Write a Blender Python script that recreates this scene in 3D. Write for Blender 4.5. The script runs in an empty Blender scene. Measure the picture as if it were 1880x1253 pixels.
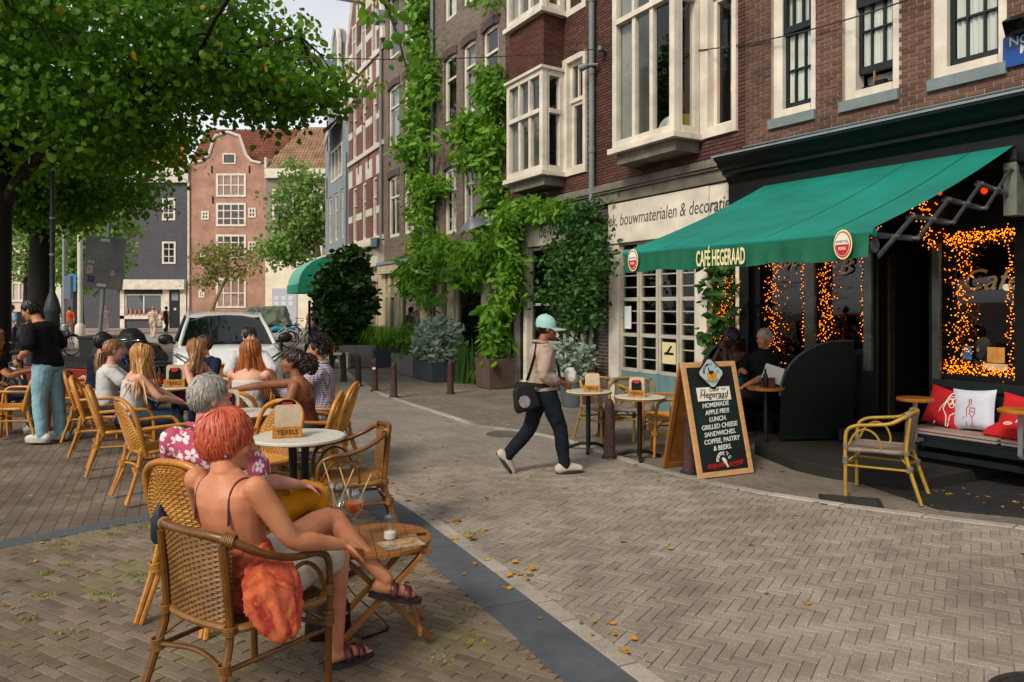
import bpy, bmesh, math, random
from mathutils import Vector as V, Matrix as Mx
from mathutils import noise as mn
PI = math.pi
sc = bpy.context.scene
C = sc.collection
rnd = random.Random(7)
# ---------------------------------------------------------------- camera, light, exposure
HC, FP, CX, HZ = 1.72, 1400.0, 940.0, 562.0      # eye height, focal length in photo pixels, principal point
cd = bpy.data.cameras.new('camera'); cam = bpy.data.objects.new('camera', cd); C.objects.link(cam)
cam.location = (0, 0, HC); cam.rotation_euler = (PI/2, 0, 0)
cd.sensor_width = 36.0; cd.lens = 36.0*FP/1880.0; cd.shift_y = -(626.5-HZ)/1880.0
cd.clip_end = 2000; cd.clip_start = .05
cd.dof.use_dof = True; cd.dof.focus_distance = 5.6; cd.dof.aperture_fstop = 11.0
sc.camera = cam
SUN_EL, SUN_AZ = 42.0, 215.0    # elevation; azimuth the light comes FROM, degrees clockwise from +Y
w = bpy.data.worlds.new('World'); sc.world = w; w.use_nodes = True
nt = w.node_tree; nt.nodes.clear()
sky = nt.nodes.new('ShaderNodeTexSky'); sky.sky_type = 'NISHITA'; sky.sun_disc = False
sky.sun_elevation = math.radians(SUN_EL); sky.sun_rotation = math.radians(SUN_AZ)
sky.air_density = 1.0; sky.dust_density = 1.0; sky.ozone_density = 1.0
hs = nt.nodes.new('ShaderNodeHueSaturation'); hs.inputs['Saturation'].default_value = .16
tc = nt.nodes.new('ShaderNodeTexCoord'); nz = nt.nodes.new('ShaderNodeTexNoise')
nz.inputs['Scale'].default_value = 2.2; nz.inputs['Detail'].default_value = 5
mr = nt.nodes.new('ShaderNodeMapRange'); mr.inputs['From Min'].default_value = .3; mr.inputs['From Max'].default_value = .75
mr.inputs['To Min'].default_value = .85; mr.inputs['To Max'].default_value = 1.12
mu = nt.nodes.new('ShaderNodeMix'); mu.data_type = 'RGBA'; mu.blend_type = 'MULTIPLY'; mu.inputs[0].default_value = 1
bg = nt.nodes.new('ShaderNodeBackground'); bg.inputs['Strength'].default_value = .125
wo = nt.nodes.new('ShaderNodeOutputWorld')
L = nt.links.new
L(sky.outputs[0], hs.inputs['Color']); L(tc.outputs['Generated'], nz.inputs['Vector']); L(nz.outputs['Fac'], mr.inputs['Value'])
L(hs.outputs[0], mu.inputs[6]); L(mr.outputs[0], mu.inputs[7]); L(mu.outputs[2], bg.inputs['Color']); L(bg.outputs[0], wo.inputs['Surface'])
sd = bpy.data.lights.new('sun', 'SUN'); sd.energy = 1.9; sd.angle = math.radians(16); sd.color = (1, .885, .71)
so = bpy.data.objects.new('sun', sd); C.objects.link(so)
az, el = math.radians(SUN_AZ), math.radians(SUN_EL)
so.rotation_euler = V((math.sin(az)*math.cos(el), math.cos(az)*math.cos(el), math.sin(el))).to_track_quat('Z', 'Y').to_euler()
vs = sc.view_settings; vs.view_transform = 'Standard'; vs.look = 'None'; vs.exposure = 0.72; vs.gamma = 1.0; vs.use_curve_mapping = False
sc.render.engine = 'CYCLES'
sc.cycles.max_bounces = 6; sc.cycles.transparent_max_bounces = 12; sc.cycles.use_denoising = True
sc.cycles.caustics_reflective = False; sc.cycles.caustics_refractive = False

def G(u, v, z=0.0):            # where the sight line of a photo pixel meets height z
    y = FP*(HC-z)/(v-HZ); return V(((u-CX)/FP*y, y, z))
def P(u, v, y):                # point on that sight line at distance y
    return V(((u-CX)/FP*y, y, HC-(v-HZ)/FP*y))

# ---------------------------------------------------------------- materials
def lin(h):
    if not isinstance(h, str): return tuple(h)[:3]
    o = []
    for i in (0, 2, 4):
        c = int(h[i:i+2], 16)/255; o.append(c/12.92 if c <= .04045 else ((c+.055)/1.055)**2.4)
    return tuple(o)
_M = {}
class NT:                      # small node-tree writer
    def __init__(s, name):
        s.m = bpy.data.materials.new(name); s.m.use_nodes = True; s.t = s.m.node_tree; s.t.nodes.clear()
        s.o = s.n('OutputMaterial')
    def n(s, typ, **kw):
        nd = s.t.nodes.new('ShaderNode'+typ)
        for k, v in kw.items(): setattr(nd, k, v)
        return nd
    def l(s, a, b): s.t.links.new(a, b)
    def val(s, sock, v):
        if hasattr(v, 'is_linked'): s.l(v, sock)
        elif isinstance(v, (tuple, list)) and len(v) == 3 and sock.type == 'RGBA': sock.default_value = (*v, 1)
        else: sock.default_value = v
    def mix(s, f, a, b, blend='MIX'):
        nd = s.n('Mix', data_type='RGBA', blend_type=blend)
        s.val(nd.inputs[0], f); s.val(nd.inputs[6], a); s.val(nd.inputs[7], b); return nd.outputs[2]
    def math(s, op, a, b=0.0):
        nd = s.n('Math', operation=op); s.val(nd.inputs[0], a); s.val(nd.inputs[1], b); return nd.outputs[0]
    def ramp(s, f, a, b, c=0.0, d=1.0):
        nd = s.n('MapRange'); s.val(nd.inputs['Value'], f)
        for k, v in (('From Min', a), ('From Max', b), ('To Min', c), ('To Max', d)): nd.inputs[k].default_value = v
        return nd.outputs[0]
    def noise(s, scale, det=4, vec=None, rough=.55, dist=0):
        nd = s.n('TexNoise'); nd.inputs['Scale'].default_value = scale; nd.inputs['Detail'].default_value = det
        nd.inputs['Roughness'].default_value = rough; nd.inputs['Distortion'].default_value = dist
        s.l(vec or s.obj(), nd.inputs['Vector']); return nd.outputs['Fac']
    def obj(s):
        if not hasattr(s, '_tc'): s._tc = s.n('TexCoord')
        return s._tc.outputs['Object']
    def geo(s):
        if not hasattr(s, '_ge'): s._ge = s.n('NewGeometry')
        return s._ge
    def pos(s): return s.geo().outputs['Position']
    def rand(s):               # random per piece: loose island plus object
        oi = s.n('ObjectInfo')
        return s.math('FRACT', s.math('ADD', s.geo().outputs['Random Per Island'], oi.outputs['Random']))
    def mapv(s, vec, sc=(1, 1, 1), rot=(0, 0, 0)):
        nd = s.n('Mapping'); s.l(vec, nd.inputs['Vector']); nd.inputs['Scale'].default_value = sc; nd.inputs['Rotation'].default_value = rot
        return nd.outputs[0]
    def bump(s, h, st, dist=.01):
        nd = s.n('Bump'); nd.inputs['Strength'].default_value = st; nd.inputs['Distance'].default_value = dist; s.l(h, nd.inputs['Height'])
        return nd.outputs[0]
    def bsdf(s, col, rough=.6, spec=.4, metal=0, nrm=None, **kw):
        b = s.n('BsdfPrincipled'); s.val(b.inputs['Base Color'], col); s.val(b.inputs['Roughness'], rough)
        b.inputs['Specular IOR Level'].default_value = spec; b.inputs['Metallic'].default_value = metal
        if nrm is not None: s.l(nrm, b.inputs['Normal'])
        for k, v in kw.items(): s.val(b.inputs[k.replace('_', ' ')], v)
        return b
    def out(s, sh): s.l(sh if hasattr(sh, 'is_linked') else sh.outputs[0], s.o.inputs['Surface']); return s.m
def mat(name, col, rough=.6, var=.18, scale=9, bump=.15, bs=60, spec=.35, metal=0, col2=None, isl=0.0, stretch=(1, 1, 1), **kw):
    if name in _M: return _M[name]
    t = NT(name); c = lin(col)
    c2 = lin(col2) if col2 else tuple(x*(1-2*var) for x in c)
    vec = t.mapv(t.obj(), stretch)
    f = t.ramp(t.noise(scale, 6, vec, .62), .3, .7)
    out = t.mix(f, c2, c if col2 else tuple(min(1, x*(1+var)) for x in c))
    nrm = t.bump(t.noise(bs, 5, vec), bump, .01) if bump else None
    rg = t.ramp(t.noise(scale*2.3, 3, vec), .3, .7, max(.02, rough-.08), min(1, rough+.08))
    _M[name] = t.out(t.bsdf(out, rg, spec, metal, nrm, **kw)); return _M[name]
def _grey(s, f):
    nd = s.n('CombineColor'); [s.l(f, nd.inputs[i]) for i in range(3)]; return nd.outputs[0]
NT.grey = _grey
def emit(name, col, st):
    if name in _M: return _M[name]
    t = NT(name); e = t.n('Emission'); e.inputs[0].default_value = (*lin(col), 1); e.inputs[1].default_value = st
    _M[name] = t.out(e); return _M[name]
def glass(name='window_glass', tint=(.86, .89, .87), refl=.045):
    if name in _M: return _M[name]
    t = NT(name); lw = t.n('LayerWeight'); lw.inputs[0].default_value = .5; fz_ = t.math('MULTIPLY', t.math('POWER', lw.outputs['Facing'], 4.0), .9)
    tr = t.n('BsdfTransparent'); tr.inputs[0].default_value = (*tint, 1)
    gl = t.n('BsdfGlossy'); gl.inputs['Roughness'].default_value = .02; gl.inputs[0].default_value = (.95, .97, 1, 1)
    nrm = t.bump(t.noise(1.3, 2), .06, .05); t.l(nrm, gl.inputs['Normal'])
    mx = t.n('MixShader'); t.l(t.math('ADD', fz_, refl), mx.inputs[0])
    t.l(tr.outputs[0], mx.inputs[1]); t.l(gl.outputs[0], mx.inputs[2])
    _M[name] = t.out(mx); return _M[name]
def leafmat(name, a, b, c=None, trans=.35, spot=.05):
    if name in _M: return _M[name]
    t = NT(name); r = t.rand()
    col = t.mix(r, lin(a), lin(b))
    col = t.mix(t.ramp(t.noise(.55, 3, t.pos()), .4, .65), col, t.mix(.5, col, lin(b)))
    if c: col = t.mix(t.math('GREATER_THAN', t.math('FRACT', t.math('MULTIPLY', r, 37.7)), 1-spot), col, lin(c))
    b1 = t.bsdf(col, .5, .3); tl = t.n('BsdfTranslucent'); t.l(col, tl.inputs[0])
    mx = t.n('MixShader'); mx.inputs[0].default_value = trans; t.l(b1.outputs[0], mx.inputs[1]); t.l(tl.outputs[0], mx.inputs[2])
    _M[name] = t.out(mx); return _M[name]
def brickmat(name, a, b, mortar, bw=.22, bh=.065, rot=None, bump=.5, ms=.009, dirt=.25, xz=True, off=.5):
    """brick-bond texture in the wall's own X/Z (or X/Y) coordinates"""
    if name in _M: return _M[name]
    t = NT(name); vec = t.obj()
    if xz:
        se = t.n('SeparateXYZ'); t.l(vec, se.inputs[0]); co = t.n('CombineXYZ')
        t.l(t.math('ADD', se.outputs[0], se.outputs[1]), co.inputs[0]); t.l(se.outputs[2], co.inputs[1]); vec = co.outputs[0]
    if rot: vec = t.mapv(vec, rot=(0, 0, rot))
    br = t.n('TexBrick', offset=off); t.l(vec, br.inputs['Vector']); br.inputs['Scale'].default_value = 1
    br.inputs['Brick Width'].default_value = bw; br.inputs['Row Height'].default_value = bh
    br.inputs['Mortar Size'].default_value = ms; br.inputs['Mortar Smooth'].default_value = .3
    for i, c in ((1, a), (2, b), (3, mortar)): br.inputs[i].default_value = (*lin(c), 1)
    f = t.ramp(t.noise(1.2, 6), .3, .72, 1-dirt, 1+dirt*.6)
    col = t.mix(1.0, br.outputs[0], t.grey(f), 'MULTIPLY')
    h = t.math('ADD', t.math('SUBTRACT', 1.0, br.outputs[1]), t.math('MULTIPLY', t.noise(70, 4), .35))
    _M[name] = t.out(t.bsdf(col, .85, .2, nrm=t.bump(h, bump, .012))); return _M[name]

# ---------------------------------------------------------------- mesh building
def frame(d, up=V((0, 0, 1))):
    d = d.normalized()
    if abs(d.dot(up)) > .985: up = V((1, 0, 0)) if abs(d.x) < .9 else V((0, 1, 0))
    x = up.cross(d).normalized(); return x, d.cross(x).normalized(), d
class MB:
    def __init__(s): s.v = []; s.f = []; s.c = None
    def add(s, vs_, fs, M=None):
        o = len(s.v)
        s.v += [tuple(M @ V(p)) if M else tuple(p) for p in vs_]; s.f += [tuple(i+o for i in f) for f in fs]; return s
    def bx(s, x0, x1, y0, y1, z0, z1, M=None):
        return s.add([(x0, y0, z0), (x1, y0, z0), (x1, y1, z0), (x0, y1, z0), (x0, y0, z1), (x1, y0, z1), (x1, y1, z1), (x0, y1, z1)],
            [(0, 3, 2, 1), (4, 5, 6, 7), (0, 1, 5, 4), (1, 2, 6, 5), (2, 3, 7, 6), (3, 0, 4, 7)], M)
    def bar(s, a, b, w, h, up=V((0, 0, 1))):
        a, b = V(a), V(b); x, y, d = frame(b-a, up); q = []
        for p in (a, b): q += [p-x*w/2-y*h/2, p+x*w/2-y*h/2, p+x*w/2+y*h/2, p-x*w/2+y*h/2]
        return s.add(q, [(0, 3, 2, 1), (4, 5, 6, 7), (0, 1, 5, 4), (1, 2, 6, 5), (2, 3, 7, 6), (3, 0, 4, 7)])
    def tube(s, pts, r, n=8, closed=False, cap=True, flat=1.0, up=V((0, 0, 1))):
        pts = [V(p) for p in pts]; k = len(pts); rs = r if isinstance(r, (list, tuple)) else [r]*k
        o = len(s.v); px = None
        for i, p in enumerate(pts):
            if closed: d = pts[(i+1) % k]-pts[i-1]
            else: d = pts[min(i+1, k-1)]-pts[max(i-1, 0)]
            if d.length < 1e-9: d = V((0, 0, 1))
            d.normalize()
            if px is None: x, y, _ = frame(d, up)
            else:
                x = px-d*px.dot(d); x = x.normalized() if x.length > 1e-6 else frame(d, up)[0]; y = d.cross(x)
            px = x
            for j in range(n):
                a = 2*PI*j/n; s.v.append(tuple(p+x*math.cos(a)*rs[i]+y*math.sin(a)*rs[i]*flat))
        for i in range(k if closed else k-1):
            a0, b0 = o+i*n, o+((i+1) % k)*n
            for j in range(n): s.f.append((a0+j, a0+(j+1) % n, b0+(j+1) % n, b0+j))
        if cap and not closed: s.f.append(tuple(o+n-1-j for j in range(n))); s.f.append(tuple(o+(k-1)*n+j for j in range(n)))
        return s
    def lathe(s, prof, n=16, M=None):
        vs_ = []; fs = []; k = len(prof)
        for r, z in prof:
            for j in range(n): a = 2*PI*j/n; vs_.append((max(r, 1e-4)*math.cos(a), max(r, 1e-4)*math.sin(a), z))
        for i in range(k-1):
            for j in range(n): fs.append((i*n+j, i*n+(j+1) % n, (i+1)*n+(j+1) % n, (i+1)*n+j))
        fs.append(tuple(range(n-1, -1, -1))); fs.append(tuple((k-1)*n+j for j in range(n)))
        return s.add(vs_, fs, M)
    def prism(s, poly, d, M=None):     # polygon in local XY pushed along +Z by d
        n = len(poly)
        return s.add([(x, y, 0) for x, y in poly]+[(x, y, d) for x, y in poly],
            [tuple(range(n-1, -1, -1)), tuple(range(n, 2*n))]+[(i, (i+1) % n, (i+1) % n+n, i+n) for i in range(n)], M)
    def ell(s, c, r, R=None, nu=14, nv=9):
        c = V(c); r = (r, r, r) if not isinstance(r, (tuple, list)) else r; vs_ = []; fs = []
        for i in range(nv+1):
            t = PI*i/nv
            for j in range(nu):
                a = 2*PI*j/nu; p = V((r[0]*math.sin(t)*math.cos(a), r[1]*math.sin(t)*math.sin(a), r[2]*math.cos(t)))
                vs_.append(c+(R @ p if R else p))
        for i in range(nv):
            for j in range(nu): fs.append((i*nu+j, (i+1)*nu+j, (i+1)*nu+(j+1) % nu, i*nu+(j+1) % nu))
        return s.add(vs_, fs)
    def loft(s, rings, cap=True):
        n = len(rings[0]); o = len(s.v)
        for r in rings: s.v += [tuple(p) for p in r]
        for i in range(len(rings)-1):
            for j in range(n): s.f.append((o+i*n+j, o+i*n+(j+1) % n, o+(i+1)*n+(j+1) % n, o+(i+1)*n+j))
        if cap: s.f.append(tuple(o+n-1-j for j in range(n))); s.f.append(tuple(o+(len(rings)-1)*n+j for j in range(n)))
        return s
    def mesh(s, name, m=None, smooth=True, ang=.7):
        me = bpy.data.meshes.new(name); me.from_pydata(s.v, [], s.f); me.update()
        if m: me.materials.append(m)
        if smooth and me.polygons:
            me.polygons.foreach_set('use_smooth', [True]*len(me.polygons)); me.set_sharp_from_angle(angle=ang)
        return me
    def build(s, name, m, parent=None, smooth=True, ang=.7, bev=0, M=None, fix=False):
        me = s.mesh(name, m, smooth, ang)
        if fix:
            b = bmesh.new(); b.from_mesh(me); bmesh.ops.recalc_face_normals(b, faces=b.faces); b.to_mesh(me); b.free()
        return link(name, me, parent, bev, M)
def link(name, me, parent=None, bev=0, M=None):
    o = bpy.data.objects.new(name, me); C.objects.link(o)
    if parent: o.parent = parent
    if M is not None: o.matrix_local = M
    if bev:
        md = o.modifiers.new('edge', 'BEVEL'); md.width = bev; md.segments = 2; md.limit_method = 'ANGLE'
    return o
def tag(o, label=None, cat=None, group=None, kind=None):
    if label: o['label'] = label
    if cat: o['category'] = cat
    if group: o['group'] = group
    if kind: o['kind'] = kind
    return o
def thing(name, label, cat, loc=(0, 0, 0), rz=0, group=None, s=1.0):
    o = bpy.data.objects.new(name, None); C.objects.link(o); o.empty_display_size = .1
    o.location = loc; o.rotation_euler = (0, 0, rz); o.scale = (s, s, s)
    return tag(o, label, cat, group)
def dup(o, label=None, group=None, loc=None, rz=None, parent=None, s=None):
    c = o.copy(); C.objects.link(c)
    if parent: c.parent = parent
    if label: c['label'] = label
    if group: c['group'] = group
    if loc is not None: c.location = loc
    if rz is not None: c.rotation_euler = (0, 0, rz)
    if s is not None: c.scale = (s, s, s)
    for ch in list(o.children): dup(ch, parent=c)
    return c
scr = bpy.data.scenes.new('scratch')
def baked(t):                  # final mesh of a temporary object, evaluated alone in a scratch scene
    scr.collection.objects.link(t)
    with bpy.context.temp_override(scene=scr, view_layer=scr.view_layers[0]): dg = bpy.context.evaluated_depsgraph_get()
    dg.update(); me = bpy.data.meshes.new_from_object(t.evaluated_get(dg)); bpy.data.objects.remove(t); return me
def text(name, body, size, m, parent, M, ext=.002, align='CENTER', shear=0, off=0, space=1.0, sx=1.0):
    cu = bpy.data.curves.new(name, 'FONT'); cu.body = body; cu.size = size; cu.align_x = align; cu.align_y = 'CENTER'
    cu.extrude = ext; cu.shear = shear; cu.offset = off; cu.space_character = space; cu.resolution_u = 3
    me = baked(bpy.data.objects.new('tmp', cu)); me.materials.clear(); me.materials.append(m)
    return link(name, me, parent, 0, M @ Mx.Diagonal((sx, 1, 1, 1)))
def arc_text(name, body, size, r, a0, a1, m, parent, M, **kw):       # letters along an arc, joined to one print
    mb = MB(); n = len(body)
    for i, ch in enumerate(body):
        if ch == ' ': continue
        a = a0+(a1-a0)*i/max(1, n-1)
        o = text('tmp', ch, size, m, None, Mx(), **kw); flip = 1 if a1 < a0 else -1
        R = Mx.Translation((r*math.cos(a), r*math.sin(a), 0)) @ Mx.Rotation(a-flip*PI/2, 4, 'Z')
        mb.add([v.co for v in o.data.vertices], [tuple(p.vertices) for p in o.data.polygons], R)
        me = o.data; bpy.data.objects.remove(o); bpy.data.meshes.remove(me)
    return mb.build(name, m, parent, smooth=False, M=M)
def bez(pts, n=24, closed=False):      # Catmull-Rom through points
    pts = [V(p) for p in pts]; k = len(pts); out = []
    segs = k if closed else k-1; per = max(2, n//segs)
    for i in range(segs):
        p0 = pts[(i-1) % k] if closed or i > 0 else pts[0]*2-pts[1]
        p1, p2 = pts[i], pts[(i+1) % k]
        p3 = pts[(i+2) % k] if closed or i+2 < k else pts[-1]*2-pts[-2]
        for j in range(per):
            t = j/per
            out.append(.5*((2*p1)+(p2-p0)*t+(2*p0-5*p1+4*p2-p3)*t*t+(3*p1-p0-3*p2+p3)*t**3))
    if not closed: out.append(pts[-1])
    return out
def remesh(mb, name, m, vox, it=4, fac=.5, parent=None, disp=0, dscale=6, seed=0):
    """fuse overlapping closed shapes into one smooth skin"""
    me = bpy.data.meshes.new('tmp'); me.from_pydata(mb.v, [], mb.f); me.update()
    t = bpy.data.objects.new('tmp', me)
    a = t.modifiers.new('r', 'REMESH'); a.mode = 'VOXEL'; a.voxel_size = vox; a.use_smooth_shade = True
    if it: b = t.modifiers.new('s', 'SMOOTH'); b.factor = fac; b.iterations = it
    out = baked(t); bpy.data.meshes.remove(me)
    out.name = name; out.materials.clear(); out.materials.append(m)
    out.polygons.foreach_set('use_smooth', [True]*len(out.polygons))
    if disp:
        n = len(out.vertices); co = [0.0]*3*n; nr = [0.0]*3*n; out.vertices.foreach_get('co', co); out.vertices.foreach_get('normal', nr)
        for i in range(n):
            q = V(co[3*i:3*i+3])*dscale+V((seed, seed*2.3, 0)); d = disp*(mn.noise(q)+.6*mn.noise(q*2.1+V((3, 1, 7))))
            for k in range(3): co[3*i+k] += nr[3*i+k]*d
        out.vertices.foreach_set('co', co); out.update()
    return link(name, out, parent)
# ================================================================ ground
def stonemat(name, a, b, moss=0.0, sparkle=0.35, bs=160):
    if name in _M: return _M[name]
    t = NT(name); r = t.rand(); p = t.pos()
    col = t.mix(r, lin(a), lin(b))
    col = t.mix(1.0, col, t.grey(t.ramp(t.noise(.8, 5, p), .3, .7, .72, 1.2)), 'MULTIPLY'); col = t.mix(1.0, col, t.grey(t.ramp(t.noise(3.1, 7, p, .7), .34, .6, .76, 1.06)), 'MULTIPLY')
    col = t.mix(1.0, col, t.grey(t.ramp(t.noise(bs, 2, p), .35, .65, 1-sparkle, 1+sparkle)), 'MULTIPLY')
    if moss: 
        f = t.math('MULTIPLY', t.ramp(t.noise(1.7, 6, p, .7), .5, .68), moss)
        f = t.math('MULTIPLY', f, t.ramp(t.noise(22, 4, p), .4, .62))
        col = t.mix(f, col, lin('6d7430'))
    h = t.math('ADD', t.noise(bs, 3, p), t.math('MULTIPLY', t.noise(25, 4, p), .8))
    _M[name] = t.out(t.bsdf(col, .82, .3, nrm=t.bump(h, .35, .006))); return _M[name]
m_road = stonemat('road_clinker', '81776b', '91867a')
m_terr = stonemat('terrace_brick', '66574a', '7f7061', moss=.8, sparkle=.22)
m_blue = stonemat('bluestone', '474c51', '565b60', sparkle=.16)
m_kerb = stonemat('kerb_concrete', '8d857b', 'a2998d', sparkle=.22)
m_joint = mat('joint_sand', '5b5247', .95, .3, 6, .3, 120)
RA = math.atan2(.855, .52)                      # direction the clinker courses run
m_road_far = brickmat('road_far_paving', '7d766d', '8a8279', '6c655c', .186, .062, RA, .3, .005, .2, xz=False)
m_terr_far = brickmat('terrace_far_paving', '63574d', '74675b', '51483f', .2, .1, RA+.12, .3, .006, .4, xz=False)
m_terr_near = brickmat('terrace_near_paving', '63564a', '786959', '4a4138', .2, .055, RA-PI/2, .5, .006, .3, xz=False)
m_walk = brickmat('pavement_paving', '6f675d', '7c7368', '57504a', .2, .065, RA+.2, .3, .006, .25, xz=False)

def sheet(name, poly, z, m):
    mb = MB(); mb.add([(x, y, z) for x, y in poly], [tuple(range(len(poly)))])
    return tag(mb.build(name, m, None, smooth=False), kind='structure')
sheet('ground', [(-320, -40), (320, -40), (320, 600), (-320, 600)], -.030, m_terr_far)
kerb_r = [(6.0, 3.6), (3.94, 5.87), (2.98, 6.42), (2.17, 7.06), (1.61, 7.77), (1.12, 8.72), (.69, 9.7), (.2, 10.4), (-.53, 10.9), (-1.2, 12.2), (-1.9, 13.5), (-2.7, 15.1), (-3.8, 18), (-5.3, 23), (-6.9, 29), (-8, 36)]
strip_l = [(1.35, 1.2), (.249, 3.485), (-.563, 5.156), (-1.05, 6.15), (-1.5, 6.95), (-2.05, 7.75), (-2.7, 8.7), (-3.5, 10.2), (-4.2, 12.5), (-5.2, 16)]
def offs(line, d):
    out = []
    for i, p in enumerate(line):
        a, b = V(line[max(i-1, 0)]), V(line[min(i+1, len(line)-1)]); t = (b-a).normalized(); out.append((p[0]+t.y*d, p[1]-t.x*d))
    return out
strip_r = offs(strip_l, .30); kstone_r = offs(strip_l, .41)
sheet('road', [(2.6, .2)]+kstone_r+[(-6.6, 22), (-9.5, 34), (-7, 36)]+kerb_r[::-1]+[(8, 1)], -.0075, m_road_far)
walk = sheet('pavement', kerb_r+[(-6.5, 36), (14, 8), (14, -2), (8, 1)], -.010, m_walk)
def inside(p, poly):
    c = False; n = len(poly); x, y = p
    for i in range(n):
        (x0, y0), (x1, y1) = poly[i], poly[i-1]
        if (y0 > y) != (y1 > y) and x < (x1-x0)*(y-y0)/(y1-y0)+x0: c = not c
    return c
def pave(parent, name, m, cells, cap=300):
    """cells: (x, y, along-angle, length, width). The largest in view become parts, the rest one joined part"""
    cells.sort(key=lambda c: c[1]); first = cells[:cap]; rest = cells[cap:]
    def one(mb, x, y, a, l, wd, z=0):
        ch = .0025; t = Mx.Translation((x, y, z)) @ Mx.Rotation(a, 4, 'Z') @ Mx.Rotation(rnd.gauss(0, .006), 4, 'X') @ Mx.Rotation(rnd.gauss(0, .006), 4, 'Y')
        v = []
        for k, zz, e in ((0, -.03, 0), (1, -ch, 0), (2, 0, ch)):
            v += [(-l/2+e, -wd/2+e, zz), (l/2-e, -wd/2+e, zz), (l/2-e, wd/2-e, zz), (-l/2+e, wd/2-e, zz)]
        mb.add(v, [(8, 9, 10, 11)]+[(k*4+i, k*4+(i+1) % 4, k*4+4+(i+1) % 4, k*4+4+i) for k in (0, 1) for i in range(4)], t)
    meshes = {}
    for x, y, a, l, wd in first:
        key = (round(l, 2), round(wd, 2), rnd.randrange(6))
        if key not in meshes: b = MB(); one(b, 0, 0, 0, l, wd); meshes[key] = b.mesh(name, m, smooth=False)
        o = link(name, meshes[key], parent); o.location = (x, y, rnd.uniform(-.002, .0008)); o.rotation_euler = (0, 0, a)
    if rest:
        b = MB()
        for c in rest: one(b, *c, z=rnd.uniform(-.002, .0008))
        tag(b.build(name+'_field', m, parent, smooth=False), kind='stuff')
road = bpy.data.objects['road']; ground = bpy.data.objects['ground']
poly_near_road = [(2.2, 1.2)]+kstone_r[1:8]+kerb_r[1:9][::-1]+[(6, 3.6), (5, 2.2)]
A = V((math.cos(RA), math.sin(RA))); B = V((-A.y, A.x))
cells = []; org = V((1.5, 3.0)); q = .062; N_ = 3; XA = -B
for j in range(-150, 150):
    for m_ in range(-30, 31):
        c1 = org+XA*(j+2*N_*m_+N_/2)*q+A*(j+.5)*q                       # laid across
        i = j; c2 = org+XA*(i+.5)*q+A*(i-2*N_+1+N_/2+2*N_*m_)*q         # laid away from the eye
        for c, ang in ((c1, RA-PI/2), (c2, RA)):
            if 3.0 < c.y < 8.2 and abs(c.x) < .72*c.y+.3 and inside(c, poly_near_road): cells.append((c.x, c.y, ang, q*N_-.0035, q-.0035))
pave(road, 'clinker', m_road, cells)
cross = [V((-4.6, 4.55)), V((-2.92, 6.29)), V((-1.75, 7.45))]      # bluestone gutter crossing the terrace
cells = []
ter_poly = [(1.2, 1.2)]+strip_l[1:5]+[(-1.6, 7.3), (-2.92, 6.17), (-4.7, 4.4), (-4.7, 1)]
sheet('terrace', ter_poly, -.0065, m_terr_near)
terrace = bpy.data.objects['terrace']
Bt = V((-math.sin(RA), math.cos(RA))); At = V((Bt.y, -Bt.x)); At = -At if At.y < 0 else At
row = 0; r0 = V((0, 2.6))
for row in range(-40, 90):
    for col in range(-40, 40):
        c = r0+At*(row*.0565)+Bt*((col+(.5 if row % 2 else 0)+rnd.uniform(-.03, .03))*.207)
        if 3.0 < c.y < 6.6 and abs(c.x) < .72*c.y+.3 and inside(c, ter_poly): cells.append((c.x, c.y, math.atan2(Bt.y, Bt.x), .2, .050))
pave(terrace, 'paving_brick', m_terr, cells)
def slabs(name, la, lb, step, m, z=0.0, parent=None, top='kerb'):
    """a run of separate stones between two lines"""
    def resample(ln):
        d = [0]
        for a, b in zip(ln, ln[1:]): d.append(d[-1]+(V(b)-V(a)).length)
        return d
    da, db = resample(la), resample(lb); n = max(1, int(da[-1]/step))
    def at(ln, d, t):
        t *= d[-1]
        for i in range(len(ln)-1):
            if t <= d[i+1]+1e-9: return V(ln[i]).lerp(V(ln[i+1]), (t-d[i])/max(1e-9, d[i+1]-d[i]))
        return V(ln[-1])
    for i in range(n):
        b = MB(); g = .006/max(step, .1)
        q = [at(la, da, (i+g)/n), at(lb, db, (i+g)/n), at(lb, db, (i+1-g)/n), at(la, da, (i+1-g)/n)]
        zz = z+rnd.uniform(-.002, .002)
        b.add([(p.x, p.y, -.03) for p in q]+[(p.x, p.y, zz) for p in q], [(4, 5, 6, 7), (0, 1, 5, 4), (1, 2, 6, 5), (2, 3, 7, 6), (3, 0, 4, 7)])
        b.build(name, m, parent, smooth=False, bev=.004, fix=True)
st = tag(MB().add([(p[0], p[1], -.016) for p in strip_l]+[(p[0], p[1], -.016) for p in kstone_r], [(i, i+1, len(strip_l)+i+1, len(strip_l)+i) for i in range(len(strip_l)-1)]).build('kerb', m_joint, None, smooth=False), kind='structure')
slabs('kerb_slab', strip_l, strip_r, 1.15, m_blue, .004, st)
slabs('kerb_stone', offs(strip_l, .305), kstone_r, .28, m_kerb, .002, st)
gt = tag(MB().add([(p.x+dx, p.y+dy, -.008) for p in cross for dx, dy in ((.07, -.07), (-.07, .07))], [(0, 1, 3, 2), (2, 3, 5, 4)]).build('gutter', m_joint, None, smooth=False), kind='structure')
slabs('gutter_slab', [(p.x+.075, p.y-.075) for p in cross], [(p.x-.065, p.y+.065) for p in cross], .9, m_blue, .003, gt)
k2 = tag(MB().add([(p[0], p[1], -.008) for p in kerb_r]+[(p[0], p[1], -.008) for p in offs(kerb_r, .1)], [(i, i+1, len(kerb_r)+i+1, len(kerb_r)+i) for i in range(len(kerb_r)-1)]).build('kerb', m_joint, None, smooth=False), kind='structure')
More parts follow.
